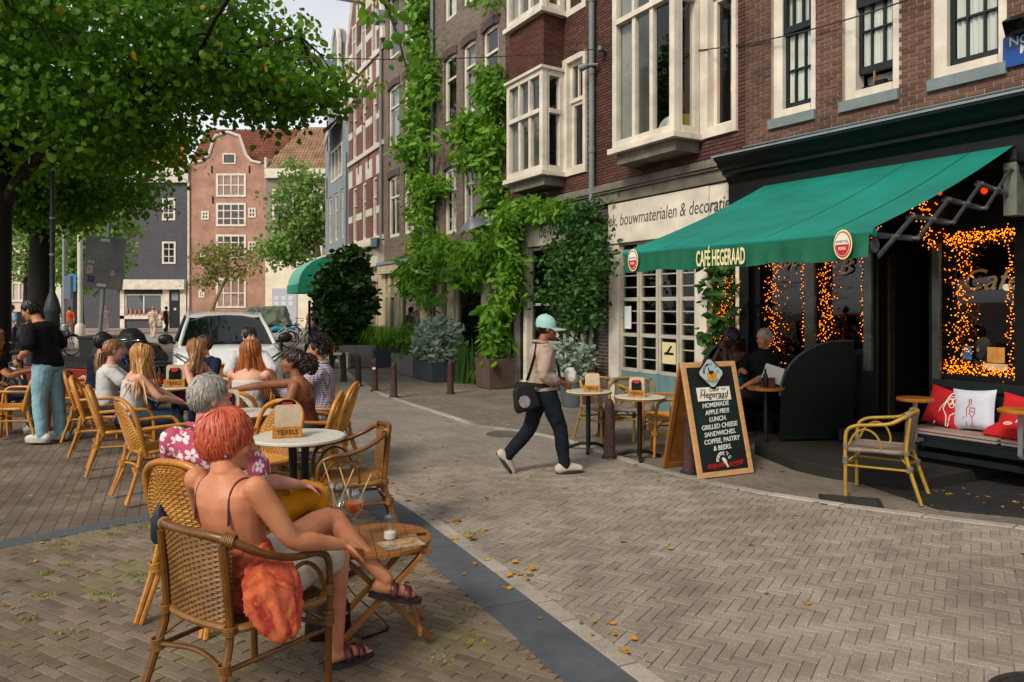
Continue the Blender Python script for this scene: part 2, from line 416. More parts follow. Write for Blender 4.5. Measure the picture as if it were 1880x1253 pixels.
slabs('kerb_stone', kerb_r, offs(kerb_r, .105), .62, stonemat('pale_kerb_stone', '938d84', 'a29c93', sparkle=.2), .006, k2)
# fallen lime leaves, moss in the joints
m_fallen = leafmat('fallen_leaf', 'c98f2c', 'a8742a', '7d5a2a', .2, .3)
def fallen(n, f, s=(.016, .04)):
    b = MB()
    for _ in range(n):
        x, y = f(); r = rnd.uniform(*s); a = rnd.uniform(0, 2*PI); c, sn = math.cos(a), math.sin(a); z = rnd.uniform(.003, .009); cu = rnd.uniform(.1, .5)*r
        p = [(-1, 0, cu*.6), (-.4, .6, 0), (.4, .5, cu*.4), (1.1, 0, cu), (.4, -.5, 0), (-.4, -.6, cu)]
        b.add([(x+(u*c-v*sn)*r, y+(u*sn+v*c)*r, z+h) for u, v, h in p], [(0, 1, 4, 5), (1, 2, 3, 4)] if False else [(0, 1, 5), (1, 2, 4, 5), (2, 3, 4)])
    return b
def along(line, sp, lo=0, hi=None):
    hi = hi or len(line)-1
    def f():
        i = rnd.randrange(lo, hi); p = V(line[i]).lerp(V(line[i+1]), rnd.random()); return p.x+rnd.gauss(0, sp), p.y+rnd.gauss(0, sp)
    return f
b = fallen(75, along(offs(strip_l, .46), .07, 1, 6)); q = fallen(170, lambda: (rnd.uniform(-1, 5), rnd.uniform(3.6, 15)), (.012, .035))
b.add(q.v, q.f); q = fallen(70, along([(4.0, 7.0), (4.9, 6.3), (5.6, 5.7)], .12, 0, 2)); b.add(q.v, q.f)
q = fallen(120, along([(.3, 15), (-1.4, 17.2), (-3, 20)], .3, 0, 2)); b.add(q.v, q.f)
q = fallen(60, lambda: (rnd.uniform(-5, -.4), rnd.uniform(3.6, 11)), (.01, .03)); b.add(q.v, q.f)
tag(b.build('fallen_leaves', m_fallen, None, smooth=False), kind='stuff')
m_moss = leafmat('moss_green', '6f7a22', '8a9430', None, .2)
b = MB(); spots = [(rnd.uniform(-4.2, .2), rnd.uniform(3.3, 6.4)) for _ in range(60)]+[(1.05, 4.6), (1.5, 7.7), (1.6, 7.65), (.5, 4.6), (.9, 4.1)]
for cx, cy in spots:
    if not inside((cx, cy), ter_poly) and rnd.random() < .8: continue
    for _ in range(rnd.randrange(10, 46)):
        x, y = cx+rnd.gauss(0, .045), cy+rnd.gauss(0, .022); h = rnd.uniform(.004, .013); a = rnd.uniform(0, PI); wv = V((math.cos(a), math.sin(a), 0))*rnd.uniform(.003, .008); tp = V((x+rnd.gauss(0, .008), y+rnd.gauss(0, .008), h)); p = V((x, y, -.004))
        b.add([p-wv, p+wv, tp+wv*.5, tp-wv*.5], [(0, 1, 2, 3)])
tag(b.build('moss', m_moss, None, smooth=False), kind='stuff')
# iron covers
m_iron = mat('cast_iron', '454340', .6, .25, 20, .2, 90, .5, .6)
gr = thing('drain_grate', 'square iron drain grate in the pavement before the yellow-legged wicker chair', 'drain grate', (2.98, 6.72, 0), -.35)
MB().bx(-.24, .24, -.17, .17, -.02, -.004).build('pit', mat('pit_black', '0c0b0a', .9, 0, bump=0), gr)
b = MB()
for s in (-1, 1): b.bx(-.25, .25, s*.17-.015, s*.17+.015, -.01, .002); b.bx(s*.24-.015, s*.24+.015, -.154, .154, -.01, .002)
b.bx(-.01, .01, -.154, .154, -.01, .005); b.build('frame', m_iron, gr)
for i in range(7):
    for s in (-1, 1): o = MB().bx(s*.118-.104, s*.118+.104, -.13+i*.043-.008, -.13+i*.043+.008, -.01, .003).build('grate_bar', m_iron, gr)
mh = thing('manhole_cover', 'round cast iron manhole cover set in the road clinkers', 'manhole cover', (2.42, 3.22, 0))
MB().lathe([(.36, -.03), (.36, .006), (.33, .006), (.33, .002), (.30, .002), (.29, .007), (.18, .007), (.175, .003), (.0, .003)], 40).build('lid', m_iron, mh)
b = MB()
for i in range(20): a = 2*PI*i/20; b.bx(.2, .28, -.012, .012, .006, .011, Mx.Rotation(a, 4, 'Z'))
b.build('lid_studs', m_iron, mh)
mh2 = thing('manhole_cover', 'dark sunken manhole cover on the far road behind the walking man', 'manhole cover', G(925, 797))
MB().lathe([(.24, -.03), (.24, .003), (.22, .003), (.21, -.002), (.0, -.002)], 32).build('lid', mat('dusty_iron', '5a534a', .8, .2), mh2)
# ================================================================ houses
m_white = mat('cream_paint', 'd0c7b8', .45, .13, 2.6, .06, 40)
m_white2 = mat('grey_cream_paint', 'a9a293', .5, .10, 5, .08, 40)
m_dkframe = mat('dark_green_paint', '141d1c', .35, .15, 5, .05)
m_black = mat('black_gloss_paint', '0b0f0e', .38, .25, 7, .1, 30, .22)
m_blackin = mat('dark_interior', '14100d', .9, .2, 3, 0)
m_curtain = mat('net_curtain', 'd6d6d0', .9, .12, 3, .3, 14, stretch=(6, 6, .3))
m_curt2 = mat('pale_blind', '8c9088', .9, .15, 2, .1)
m_stone = mat('weathered_sandstone', '7d776b', .85, .25, 2.2, .3, 50, col2='4a463e')
m_lead = mat('zinc_sheet', '7f8f92', .5, .12, 4, .1, 20, .5, .3)
m_pipe = mat('grey_downpipe', '6e7577', .5, .1, 4, .05)
m_bluesill = mat('bluestone_sill', '6f7b7c', .6, .1, 6, .1)
m_glass = glass()
m_gdark = glass('dark_glass', (.42, .45, .44), .045)
m_rbrick = stonemat('red_brick', '4d322b', '644339', sparkle=.22, bs=90)
m_cbrick = stonemat('brown_red_brick', '553a31', '6d4d40', sparkle=.2, bs=90)
m_mortar_d = mat('dark_mortar', '3a2a24', .95, .2, 8, .3)
m_mortar_l = mat('pale_mortar', '9d9184', .95, .12, 8, .3)
m_dkbrick = brickmat('dark_purple_brick', '3d3233', '544646', '7a7068', .21, .062)
m_brown = brickmat('brown_grey_brick', '5e4f4a', '75645d', '7f766c', .21, .062)
m_strip = brickmat('striped_house_brick', '6f3b32', '875046', '9a8c80', .21, .062)
m_greyb = brickmat('painted_grey_brick', '7f888d', '8b9499', '70797e', .21, .062, bump=.4, dirt=.12)
m_dgrey = brickmat('painted_dark_grey_brick', '4f4e52', '59585c', '45444a', .21, .062, bump=.4, dirt=.12)
m_pink = brickmat('pink_brown_brick', 'a87763', '96695a', 'b79c8b', .21, .062, dirt=.3)
m_pale = mat('pale_pink_render', 'cdb5a2', .8, .08, 2, .1)
m_cream = mat('cream_render', 'd8cfb6', .8, .07, 2, .1)
def tilemat(name, a, b, row=.33):
    if name in _M: return _M[name]
    t = NT(name); vec = t.obj(); br = t.n('TexBrick', offset=0); t.l(vec, br.inputs['Vector']); br.inputs['Scale'].default_value = 1
    br.inputs['Brick Width'].default_value = .25; br.inputs['Row Height'].default_value = row; br.inputs['Mortar Size'].default_value = .03; br.inputs['Mortar Smooth'].default_value = 1
    br.inputs[1].default_value = (*lin(a), 1); br.inputs[2].default_value = (*lin(b), 1); br.inputs[3].default_value = (*(x*.35 for x in lin(b)), 1)
    col = t.mix(1, br.outputs[0], t.grey(t.ramp(t.noise(.9, 5), .3, .7, .6, 1.2)), 'MULTIPLY')
    _M[name] = t.out(t.bsdf(col, .8, .2, nrm=t.bump(t.math('SUBTRACT', 1, br.outputs[1]), 1, .05))); return _M[name]
m_otile = tilemat('orange_roof_tile', 'b8532a', 'a5482a'); m_btile = tilemat('brown_roof_tile', '7d4a38', '6a3d30'); m_ytile = tilemat('buff_roof_tile', '98785a', '86694f')

class House:
    def __init__(s, name, label, p0, p1, cat='house'):
        s.p0 = V((*p0, 0)); d = V((*p1, 0))-s.p0; s.w = d.length; s.d = d/s.w; s.n = V((-s.d.y, s.d.x, 0))
        s.rz = math.atan2(s.d.y, s.d.x); s.o = thing(name, label, cat, s.p0, s.rz)
    def hp(s, u, v, t=0):
        r = V(((u-CX)/FP, 1, -(v-HZ)/FP)); o = V((0, 0, HC)); k = (s.p0-s.n*t-o).dot(s.n)/r.dot(s.n); q = o+r*k-s.p0
        return q.dot(s.d), q.z
    def X(s, u, t=0): return s.hp(u, HZ, t)[0]
    def Z(s, u, v, t=0): return s.hp(u, v, t)[1]
def wall(h, m, x0, x1, z0, z1, holes=(), y=0.0, depth=.22, name='wall', back=True, parent=None):
    """front skin with openings and their reveals"""
    xs = sorted({x0, x1, *[min(max(q, x0), x1) for o in holes for q in o[:2]]}); zs = sorted({z0, z1, *[min(max(q, z0), z1) for o in holes for q in o[2:4]]})
    b = MB()
    for a, c in zip(xs, xs[1:]):
        for e, f in zip(zs, zs[1:]):
            mx, mz = (a+c)/2, (e+f)/2
            if c-a < 1e-5 or f-e < 1e-5 or any(o[0] < mx < o[1] and o[2] < mz < o[3] for o in holes): continue
            b.add([(a, y, e), (c, y, e), (c, y, f), (a, y, f)], [(0, 1, 2, 3)])
    for o in holes:
        a, c, e, f = o[:4]; d = y+depth
        b.add([(a, y, e), (a, y, f), (a, d, f), (a, d, e)], [(0, 1, 2, 3)]); b.add([(c, y, e), (c, d, e), (c, d, f), (c, y, f)], [(0, 1, 2, 3)])
        b.add([(a, y, f), (c, y, f), (c, d, f), (a, d, f)], [(0, 1, 2, 3)]); b.add([(a, y, e), (a, d, e), (c, d, e), (c, y, e)], [(0, 1, 2, 3)])
    if back:      # sides, top and the far side of the house
        D = y+back if not isinstance(back, bool) else y+7
        b.add([(x0, y, z0), (x0, y, z1), (x0, D, z1), (x0, D, z0), (x1, y, z0), (x1, y, z1), (x1, D, z1), (x1, D, z0)], [(0, 1, 2, 3), (4, 7, 6, 5), (2, 1, 5, 6), (3, 2, 6, 7)])
    return b.build(name, m, parent or h.o, smooth=False)
def bricks(h, m, x0, x1, z0, z1, holes=(), cap=300, y=0.0, focus=None, L=.168, Hh=.0415, row=.0535, parent=None, mind=.0):
    """running bond of separate bricks standing proud of the mortar"""
    full, cut = [], []; k = 0; z = z0+.004
    while z+Hh < z1:
        x = x0-(L+.011)*(.5 if k % 2 else 0)
        iv = []; free = [(x0+.003, x1-.003)]
        for o in holes:
            if o[2]-.03 < z+Hh/2 < o[3]+.03:
                nf = []
                for a, c in free:
                    if o[1] <= a or o[0] >= c: nf.append((a, c))
                    else:
                        if o[0]-.004 > a: nf.append((a, o[0]-.004))
                        if o[1]+.004 < c: nf.append((o[1]+.004, c))
                free = nf
        while x < x1:
            for a, c in free:
                p, q = max(x, a), min(x+L, c)
                if q-p > .03: (full if q-p > L-.002 else cut).append(((p+q)/2, z, q-p))
            x += L+.011
        z += row; k += 1
    if focus: full.sort(key=lambda c: (c[0]-focus[0])**2+(c[1]-focus[1])**2)
    def one(b, x, z, l, yy): b.add([(x-l/2, yy, z), (x+l/2, yy, z), (x+l/2, yy, z+Hh), (x-l/2, yy, z+Hh), (x-l/2, y+.003, z), (x+l/2, y+.003, z), (x+l/2, y+.003, z+Hh), (x-l/2, y+.003, z+Hh)], [(0, 1, 2, 3), (0, 3, 7, 4), (1, 5, 6, 2), (3, 2, 6, 7), (0, 4, 5, 1)])
    b = MB(); one(b, 0, 0, L, y-.003); me = b.mesh('brick', m, smooth=False)
    for x, zz, l in full[:cap]:
        o = link('brick', me, parent or h.o); o.location = (x, rnd.uniform(-.002, .002), zz)
    b = MB()
    for x, zz, l in cut+full[cap:]: one(b, x, zz, l, y-.003+rnd.uniform(-.002, .002))
    tag(b.build('brickwork', m, parent or h.o, smooth=False), kind='stuff')
def window(par, x0, x1, z0, z1, y=.12, fr=.07, mul=(), rails=(), mf=None, mg=None, behind=None, depth=.06, bar=.03, sill=None, by=.14, sash=None, bot=None):
    """frame with posts and rails, one pane per light, and what hangs behind the glass"""
    mf = mf or m_white; mg = mg or m_glass; b = MB(); d = depth; bt = bot or fr
    b.bx(x0, x0+fr, y, y+d, z0, z1); b.bx(x1-fr, x1, y, y+d, z0, z1); b.bx(x0+fr, x1-fr, y, y+d, z0, z0+bt); b.bx(x0+fr, x1-fr, y, y+d, z1-fr, z1)
    X = [x0+fr]+sorted(mul)+[x1-fr]; Z = [z0+bt]+sorted(rails)+[z1-fr]
    for x in X[1:-1]: b.bx(x-bar/2, x+bar/2, y+.006, y+d-.01, z0+bt, z1-fr)
    for z in Z[1:-1]: b.bx(x0+fr, x1-fr, y+.003, y+d-.006, z-bar/2, z+bar/2)
    if sash: b.bx(x0+fr, x1-fr, y-.012, y+d, sash-.03, sash+.03)
    o = b.build('window', mf, par, smooth=False)
    cache = {}
    for i in range(len(X)-1):
        for j in range(len(Z)-1):
            a, c, e, f = X[i], X[i+1], Z[j], Z[j+1]; k = (round(c-a, 3), round(f-e, 3))
            if k not in cache: cache[k] = MB().add([(0, 0, 0), (c-a, 0, 0), (c-a, 0, f-e), (0, 0, f-e)], [(0, 1, 2, 3)]).mesh('pane', mg, smooth=False)
            p = link('pane', cache[k], o); p.location = (a, y+d*.5+rnd.uniform(-.001, .001), e); p.rotation_euler = (rnd.gauss(0, .004), 0, rnd.gauss(0, .004))
    if behind:
        n = 26; q = []
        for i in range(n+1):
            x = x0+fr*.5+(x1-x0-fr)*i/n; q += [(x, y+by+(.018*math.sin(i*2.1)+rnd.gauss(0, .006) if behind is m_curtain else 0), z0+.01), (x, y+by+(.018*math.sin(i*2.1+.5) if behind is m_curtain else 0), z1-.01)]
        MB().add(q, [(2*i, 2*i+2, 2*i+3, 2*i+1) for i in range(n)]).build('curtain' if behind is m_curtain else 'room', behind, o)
    if sill: MB().bx(x0-.04, x1+.04, y-sill[1], y+.02, z0-sill[0], z0-.002).build('sill', sill[2] if len(sill) > 2 else m_bluesill, o, bev=.004)
    return o
# ---------------- the cafe
PA, PB, PC, PD, PE, PF_ = (7.90, 3.22), (3.23, 10.56), (-.143, 16.65), (-4.0, 23.9), (-6.0, 28.0), (-7.96, 32.5)
cafe = House('cafe_house', 'brick house with the black wooden café front under the green awning', PB, PA)
X, Z = cafe.X, cafe.Z
wins = []
for (ua, ub, vb) in ((1416, 1497, 222), (1547, 1650, 188), (1710, 1848, 136)):
    wins.append((X(ua), X(ub), Z((ua), vb+ (2 if ua < 1500 else 4))-.0, 7.0))
zb = sum(w_[2] for w_ in wins)/3; wins = [(a, b, zb, 6.9) for a, b, _, _ in wins]
W = cafe.w; zc = Z(1345, 280, .5)
zlow = 3.05
door = (X(1604), X(1712), 0.0, Z(1650, 398)); winr = (X(1728), X(1860), Z(1790, 690), Z(1790, 424)); winl1 = (X(1392), X(1478), Z(1440, 668), zlow-.1); winl2 = (X(1499), X(1586), Z(1540, 650), zlow-.1)
wall(cafe, m_mortar_l, 0, W, zc+.1, 11.5, wins, y=.006)
bricks(cafe, m_cbrick, 0, 6.3, zc+.12, 6.2, wins, focus=(3.2, zc+.8))
for k, (a, b, z0, z1) in enumerate(wins):
    o = MB().bx(a, a+.14, .0+.05, .22, z0, z1).bx(b-.1, b, .05, .22, z0, z1).bx(a+.14, b-.1, .03, .22, z0, z0+.11).build('window_surround', m_white, cafe.o, smooth=False)
    up = .20 if k == 1 else 0.0
    fx0, fx1 = a+.14, b-.1; wd = fx1-fx0; hh = 1.02
    mid = z0+.11+hh+up; lo = z0+.112+up
    window(cafe.o, fx0, fx1, lo, mid, y=.12, fr=.045, mul=[fx0+wd/3, fx0+2*wd/3], rails=[(lo+mid)/2], mf=m_dkframe, behind=m_curtain, bar=.022, bot=.085, by=.045)
    window(cafe.o, fx0, fx1, z0+.11+hh-.02, z1, y=.07, fr=.045, mul=[fx0+wd/3, fx0+2*wd/3], rails=[z0+.11+hh+.5, z0+.11+hh+1.0], mf=m_dkframe, behind=m_curtain, bar=.022, bot=.085, by=.1)
    if up:
        MB().bx(fx0, fx1, .3, .31, z0+.11, lo).build('curtain', m_curtain, o)
        MB().bx(fx0+.42*wd, fx0+.45*wd, .1, .13, z0+.11, lo).build('window_prop', mat('raw_wood', '9a6f45'), o)
        MB().bx(fx0+.05, fx0+.5, .1, .17, z0+.11, z0+.15).bx(fx0+.2, fx0+.34, .1, .17, z0+.15, z0+.19).build('sill_tray', m_black, o)
    MB().bx(a-.03, b+.01, -.05, .1, z0-.13, z0-.002).build('sill', m_bluesill, o, bev=.004)
# cornice over the front: profile pushed along the facade
prof = [(-.50, zc), (-.50, zc-.05), (-.44, zc-.09), (-.40, zc-.16), (-.33, zc-.20), (-.33, zc-.24), (-.26, zc-.27), (-.20, zc-.36), (-.20, zc-.62), (-.15, zc-.66), (-.15, zc-.72), (.0, zc-.72), (.0, zc+.04)]
def cornice(par, prof, x0, x1, m, name='cornice', mitre=True):
    b = MB(); n = len(prof)
    for x, s_ in ((x0, 1), (x1, -1)): b.v += [(x+s_*0 - (s_*(-y)*.55 if mitre and y < 0 else 0)*0, y, z) for y, z in prof]
    b.f = [(i, (i+1) % n, (i+1) % n+n, i+n) for i in range(n)]+[tuple(range(n-1, -1, -1)), tuple(range(n, 2*n))]
    return b.build(name, m, par, smooth=False, fix=True)
co = cornice(cafe.o, prof, -.12, W, m_black)
MB().add([(-.15, -.515, zc+.004), (W, -.515, zc+.004), (W, 0.0, zc+.055), (-.15, 0, zc+.055), (-.15, -.515, zc-.02), (W, -.515, zc-.02)], [(0, 1, 2, 3), (4, 5, 1, 0)]).build('zinc_cover', m_lead, co, smooth=False)
MB().tube([(-.02, -.02, zc+.16), (1.2, -.03, zc+.15), (W, -.03, zc+.15)], .012, 6).build('cable_conduit', m_pipe, cafe.o)
# black shop front
F_ = [door, winr, winl1, winl2]
wall(cafe, m_black, 0.02, W, 0, zc-.72, F_, y=.03, depth=.3, name='shop_front', back=6)
MB().bx(-.06, .1, -.06, .03, .0, zc-.72).build('corner_post', m_black, cafe.o, bev=.008)
m_gstone = mat('polished_green_stone', '4c544b', .22, .35, 3, .05, 20, .6)
for a, b in ((X(1479), X(1497)), (X(1587), X(1602))): MB().bx(a, b, -.03, .028, .95, zlow-.1).build('stone_pier', m_gstone, cafe.o, bev=.006)
MB().bx(X(1713), X(1727), -.03, .028, .75, 2.4).build('stone_pier', m_gstone, cafe.o, bev=.006)
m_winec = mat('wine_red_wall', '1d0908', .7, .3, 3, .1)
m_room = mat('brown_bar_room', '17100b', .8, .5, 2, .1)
for (a, b, c, d) in (winr, winl1, winl2):
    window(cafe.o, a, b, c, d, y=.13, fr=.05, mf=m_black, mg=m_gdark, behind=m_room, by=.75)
b = MB().bx(door[0]-.9, door[0]-.88, .35, 3, 0, 2.6).bx(door[1]+.9, door[1]+.92, .35, 3, 0, 2.6).bx(door[0]-.9, door[1]+.9, 3, 3.02, 0, 2.6)
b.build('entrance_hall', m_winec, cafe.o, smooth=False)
dl = MB().bx(door[0], door[0]+.05, .02, .28, .28, door[3]).bx(door[1]-.05, door[1], .02, .28, .28, door[3]).bx(door[0], door[1], .02, .28, door[3]-.05, door[3]).build('door_frame', m_black, cafe.o)
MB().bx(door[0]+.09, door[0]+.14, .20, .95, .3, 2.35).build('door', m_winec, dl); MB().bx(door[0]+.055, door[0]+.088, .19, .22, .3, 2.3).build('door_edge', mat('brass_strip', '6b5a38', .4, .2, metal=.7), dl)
MB().bx(door[0]+.62, door[0]+.78, .98, .985, 1.98, 2.3).build('menu_notice', mat('notice_card', '6b4f33', .7, .2), dl)
MB().bx(door[0]-.1, door[1]+.1, .96, .975, .2, 2.6).build('inner_door', m_winec, dl)
# cafe front step and dark pavement
def poly_thing(name, label, cat, poly, z0, z1, m, bev=.012):
    c = V((sum(p[0] for p in poly)/len(poly), sum(p[1] for p in poly)/len(poly), 0))
    o = MB().prism([(p[0]-c.x, p[1]-c.y) for p in poly], z1-z0).build(name, m, None, smooth=False, bev=bev, fix=True); o.location = (c.x, c.y, z0)
    return tag(o, label, cat) if cat else tag(o, kind='structure')
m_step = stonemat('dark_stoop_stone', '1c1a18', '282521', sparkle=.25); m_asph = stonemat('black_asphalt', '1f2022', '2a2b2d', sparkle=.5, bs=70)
fl = lambda y, k=.02: (9.95-.636*y-k, y)
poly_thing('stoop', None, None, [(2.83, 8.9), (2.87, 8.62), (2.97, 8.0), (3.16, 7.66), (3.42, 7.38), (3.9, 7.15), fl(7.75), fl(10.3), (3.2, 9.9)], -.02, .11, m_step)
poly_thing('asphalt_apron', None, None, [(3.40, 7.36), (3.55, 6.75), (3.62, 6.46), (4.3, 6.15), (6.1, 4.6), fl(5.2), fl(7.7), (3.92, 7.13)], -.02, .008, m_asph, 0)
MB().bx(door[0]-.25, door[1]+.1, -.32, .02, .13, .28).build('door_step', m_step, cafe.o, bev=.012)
MB().bx(W*.56, W-.02, -.012, .028, .0, .62).build('plinth', mat('pale_grey_plinth', '8d8f8a', .8, .15), cafe.o)
# ---------------- the red house with the shop
red = House('red_brick_house', 'dark red brick house with two white bay windows and a drainpipe', PC, PB)
X, Z = red.X, red.Z; W = red.w
zt, zbt = 3.83, 3.50
w1 = (X(1041), X(1076), Z(1041, 316), Z(1041, 116)); w2 = (X(1298), X(1352), Z(1298, 243), 7.4)
bay_a = (X(930, .55)-.12, X(1038), 4.25, Z(996, 125, .55)); bay_b = (X(1124, .55)-.12, X(1288), 4.24, 7.6); spa, spb = bay_a[1]-X(996, .55), bay_b[1]-X(1238, .55)
holes = [w1, w2, (bay_a[0]+.08, bay_a[1]-.08, bay_a[2]+.05, bay_a[3]-.08), (bay_b[0]+.08, bay_b[1]-.08, bay_b[2]+.05, bay_b[3])]
wall(red, m_mortar_d, 0, W, zt-.02, 12, holes, y=.006)
w3 = (X(1041), X(1076), Z(1045, 31), 9.6)
bricks(red, m_rbrick, .0, W, zt, 7.9, holes+[(w3[0], w3[1], w3[2]+.02, 9)], focus=(W-2, 5.2))
def simple(h, w_, mul=(), sash=None, **kw):
    return window(h.o, w_[0], w_[1], w_[2], w_[3], y=.06, fr=.1, mul=mul, sash=sash, depth=.1, bar=.05, **kw)
for w_ in (w1, w2):
    o = MB().bx(w_[0]-.10, w_[0]+.06, -.045, .18, w_[2]-.10, w_[3]+.06).bx(w_[1]-.05, w_[1]+.03, -.045, .18, w_[2]-.1, w_[3]+.06).bx(w_[0]+.06, w_[1]-.05, -.05, .18, w_[2]-.1, w_[2]+.04).bx(w_[0]+.06, w_[1]-.05, -.05, .18, w_[3]-.04, w_[3]+.06).build('window_surround', m_white, red.o, smooth=False)
    zm = w_[2]+(w_[3]-w_[2])*.62
    window(red.o, w_[0]+.06, w_[1]-.05, w_[2]+.04, zm, y=.08, fr=.06, behind=m_curt2, by=.3)
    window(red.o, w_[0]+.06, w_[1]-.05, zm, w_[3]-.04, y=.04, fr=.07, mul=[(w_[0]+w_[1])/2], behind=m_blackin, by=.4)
window(red.o, w3[0], w3[1], w3[2], w3[3], y=-.02, fr=.12, behind=m_blackin, by=.3, depth=.1)
def bay(z0, z1, xa, xb, dep=.55, sp=.30, low=True):
    """splayed oriel: front and two slanting sides"""
    o = thing('bay_window', None, None); o.parent = red.o
    T = lambda p, q: Mx.Translation((p[0], p[1], 0)) @ Mx.Rotation(math.atan2(q[1]-p[1], q[0]-p[0]), 4, 'Z')
    pts = [(xa, .02), (xa+.12, -dep), (xb-sp, -dep), (xb, .02)]
    base = MB().prism([(p[0]-(.06 if i < 2 else -.06), p[1]-(.06 if 0 < i < 3 else -.06)) for i, p in enumerate(pts)], .09, Mx.Translation((0, 0, z0-.08)))
    base.build('bay_sill', m_white, o, smooth=False, bev=.006, fix=True)
    if low: MB().prism([(p[0]+(.05 if i < 2 else -.05), p[1]+(.06 if 0 < i < 3 else 0)) for i, p in enumerate(pts)], .17, Mx.Translation((0, 0, z0-.25))).build('bay_underside', m_stone, o, smooth=False, fix=True)
    MB().prism([(p[0]-(.04 if i < 2 else -.04), p[1]-(.05 if 0 < i < 3 else -.05)) for i, p in enumerate(pts)], .06, Mx.Translation((0, 0, z1))).build('bay_roof', m_white, o, smooth=False, bev=.006, fix=True)
    for i in range(3):
        p, q = pts[i], pts[i+1]; M = T(p, q); wd = (V(q)-V(p)).length; zm = z0+(z1-z0)*.60
        fr = MB(); e = .11 if i == 1 else .16
        f = MB().bx(0, e, 0, .10, z0, z1, M).bx(wd-e, wd, 0, .10, z0, z1, M).bx(e, wd-e, -.006, .10, z0, z0+.12, M).bx(e, wd-e, -.006, .10, z1-.1, z1, M).bx(e, wd-e, -.02, .10, zm-.04, zm+.04, M)
        n = 3 if i == 1 else 1; iw = (wd-2*e)/n; pn = []
        for k in range(1, n): f.bx(e+k*iw-.04, e+k*iw+.04, 0.012, .09, z0+.12, zm-.04, M).bx(e+k*iw-.03, e+k*iw+.03, .0, .09, zm+.04, z1-.1, M)
        fo = f.build('bay_frame', m_white, o, smooth=False)
        for k in range(n):
            for (c, d) in ((z0+.12, zm-.04), (zm+.04, z1-.1)):
                a0, a1 = e+k*iw+(.03 if k else 0), e+(k+1)*iw-(.03 if k < n-1 else 0)
                fo2 = MB().add([(a0, .06, c), (a1, .06, c), (a1, .06, d), (a0, .06, d)], [(0, 1, 2, 3)], M).build('pane', m_glass, o, smooth=False)
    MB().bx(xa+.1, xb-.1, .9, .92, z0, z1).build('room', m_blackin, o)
    MB().prism([(xa+.12, .05), (xa+.18, -dep+.12), (xa+.47, -dep+.12), (xa+.5, .05)], z1-z0-.1, Mx.Translation((0, 0, z0+.05))).build('curtain', m_curt2, o)
    return o
ba = bay(bay_a[2], bay_a[3], bay_a[0], bay_a[1], sp=spa); bb = bay(bay_b[2], bay_b[3], bay_b[0], bay_b[1], sp=spb)
zu = Z(930, 66, .55); zu2 = zu
bu = bay(zu+.1, zu+2.4, bay_a[0], bay_a[1], sp=spa, low=False)
# brick panel between the stacked bays
bp = [(bay_a[0]+.06, .02), (bay_a[0]+.17, -.50), (bay_a[1]-spa-.04, -.50), (bay_a[1]-.06, .02)]
MB().prism(bp, zu-bay_a[3]-.02, Mx.Translation((0, 0, bay_a[3]+.06))).build('bay_brickwork', brickmat('red_brick_bond', '50302a', '6a4035', '3a2a24', .179, .0535), red.o, smooth=False, fix=True)
lp = MB().lathe([(.11, 0), (.115, .02), (.10, .2), (.08, .24), (.02, .25)], 14, Mx.Translation(((w2[0]+w2[1])/2+.06, .28, Z(1330, 162)))).build('lamp_shade', emit('orange_lamp', 'ff8a1c', 1.1), red.o)
b = MB().lathe([(.26, 0), (.3, .1), (.26, .22), (.1, .26)], 12, Mx.Translation((bay_b[0]+1.25, -.05, bay_b[2]+.12)) @ Mx.Diagonal((1, .5, 1, 1))); b.build('yellow_cushion', mat('mustard_fabric', 'a08a1e', .9), red.o)
MB().ell((bay_b[0]+.95, 0, bay_b[2]+.25), (.3, .16, .2)).build('white_cushion', m_curtain, red.o)
# stone band in blocks
x = 0; k = 0
while x < W-.05:
    x2 = min(W-.02, x+rnd.choice((.8, 1.0, 1.25))); yb = -.02
    MB().bx(x+.004, x2-.004, -.06, .02, zbt, zbt+.17).bx(x+.004, x2-.004, -.10, .02, zbt+.172, zbt+.21).bx(x+.004, x2-.004, -.13, .02, zbt+.212, zt).build('stone_block', m_stone, red.o, smooth=False, bev=.006); x = x2
MB().tube([(X(1094), -.09, 0), (X(1094), -.09, 12)], .055, 12).build('drainpipe', m_pipe, red.o)
for z in (.6, 2.4, 4.5, 5.9, 7.2): MB().lathe([(.064, -.05), (.068, -.03), (.064, 0), (.068, .03), (.064, .05)], 12, Mx.Translation((X(1094), -.09, z))).build('pipe_collar', m_pipe, red.o)
# ground floor: dark piers, sign boards, glazed doors
xs = [X(u) for u in (930, 946, 1072, 1084, 1119, 1137, 1278, 1299, 1352, 1366)]
wall(red, m_dkbrick, 0, W, 0, zbt, [(xs[0]-.02, xs[2], .0, zbt), (xs[4], W-.02, 0, zbt)], y=.02, depth=.35, name='ground_floor_wall')
zs0, zs1 = Z(1119.5, 440), zbt-.02
sb = MB().bx(xs[4], xs[7]+.05, -.03, .03, zs0, zs1).build('sign_board', m_white, red.o, smooth=False, bev=.004)
MB().bx(xs[4]-.01, xs[7]+.05, -.05, .05, zs0-.09, zs0-.003).bx(xs[4], xs[5], -.02, .1, 0, zs0-.09).bx(xs[6], xs[7], -.02, .1, 0, zs0-.09).bx(xs[7]+.06, xs[9]+.1, -.02, .08, 2.95, zs1).bx(xs[8], xs[8]+.1, -.02, .1, 0, 2.95).build('shop_frame', m_white, red.o, smooth=False, bev=.004)
m_sign = mat('faded_black_lettering', '4a4640', .8, .3, 30, 0)
RX = Mx.Rotation(PI/2, 4, 'X')
text('lettering', 'antiek, bouwmaterialen & decoratie', .30, m_sign, sb, Mx.Translation(((xs[4]+xs[7])/2+.08, -.031, (zs0+zs1)/2-.0)) @ RX, shear=.15, sx=.74)
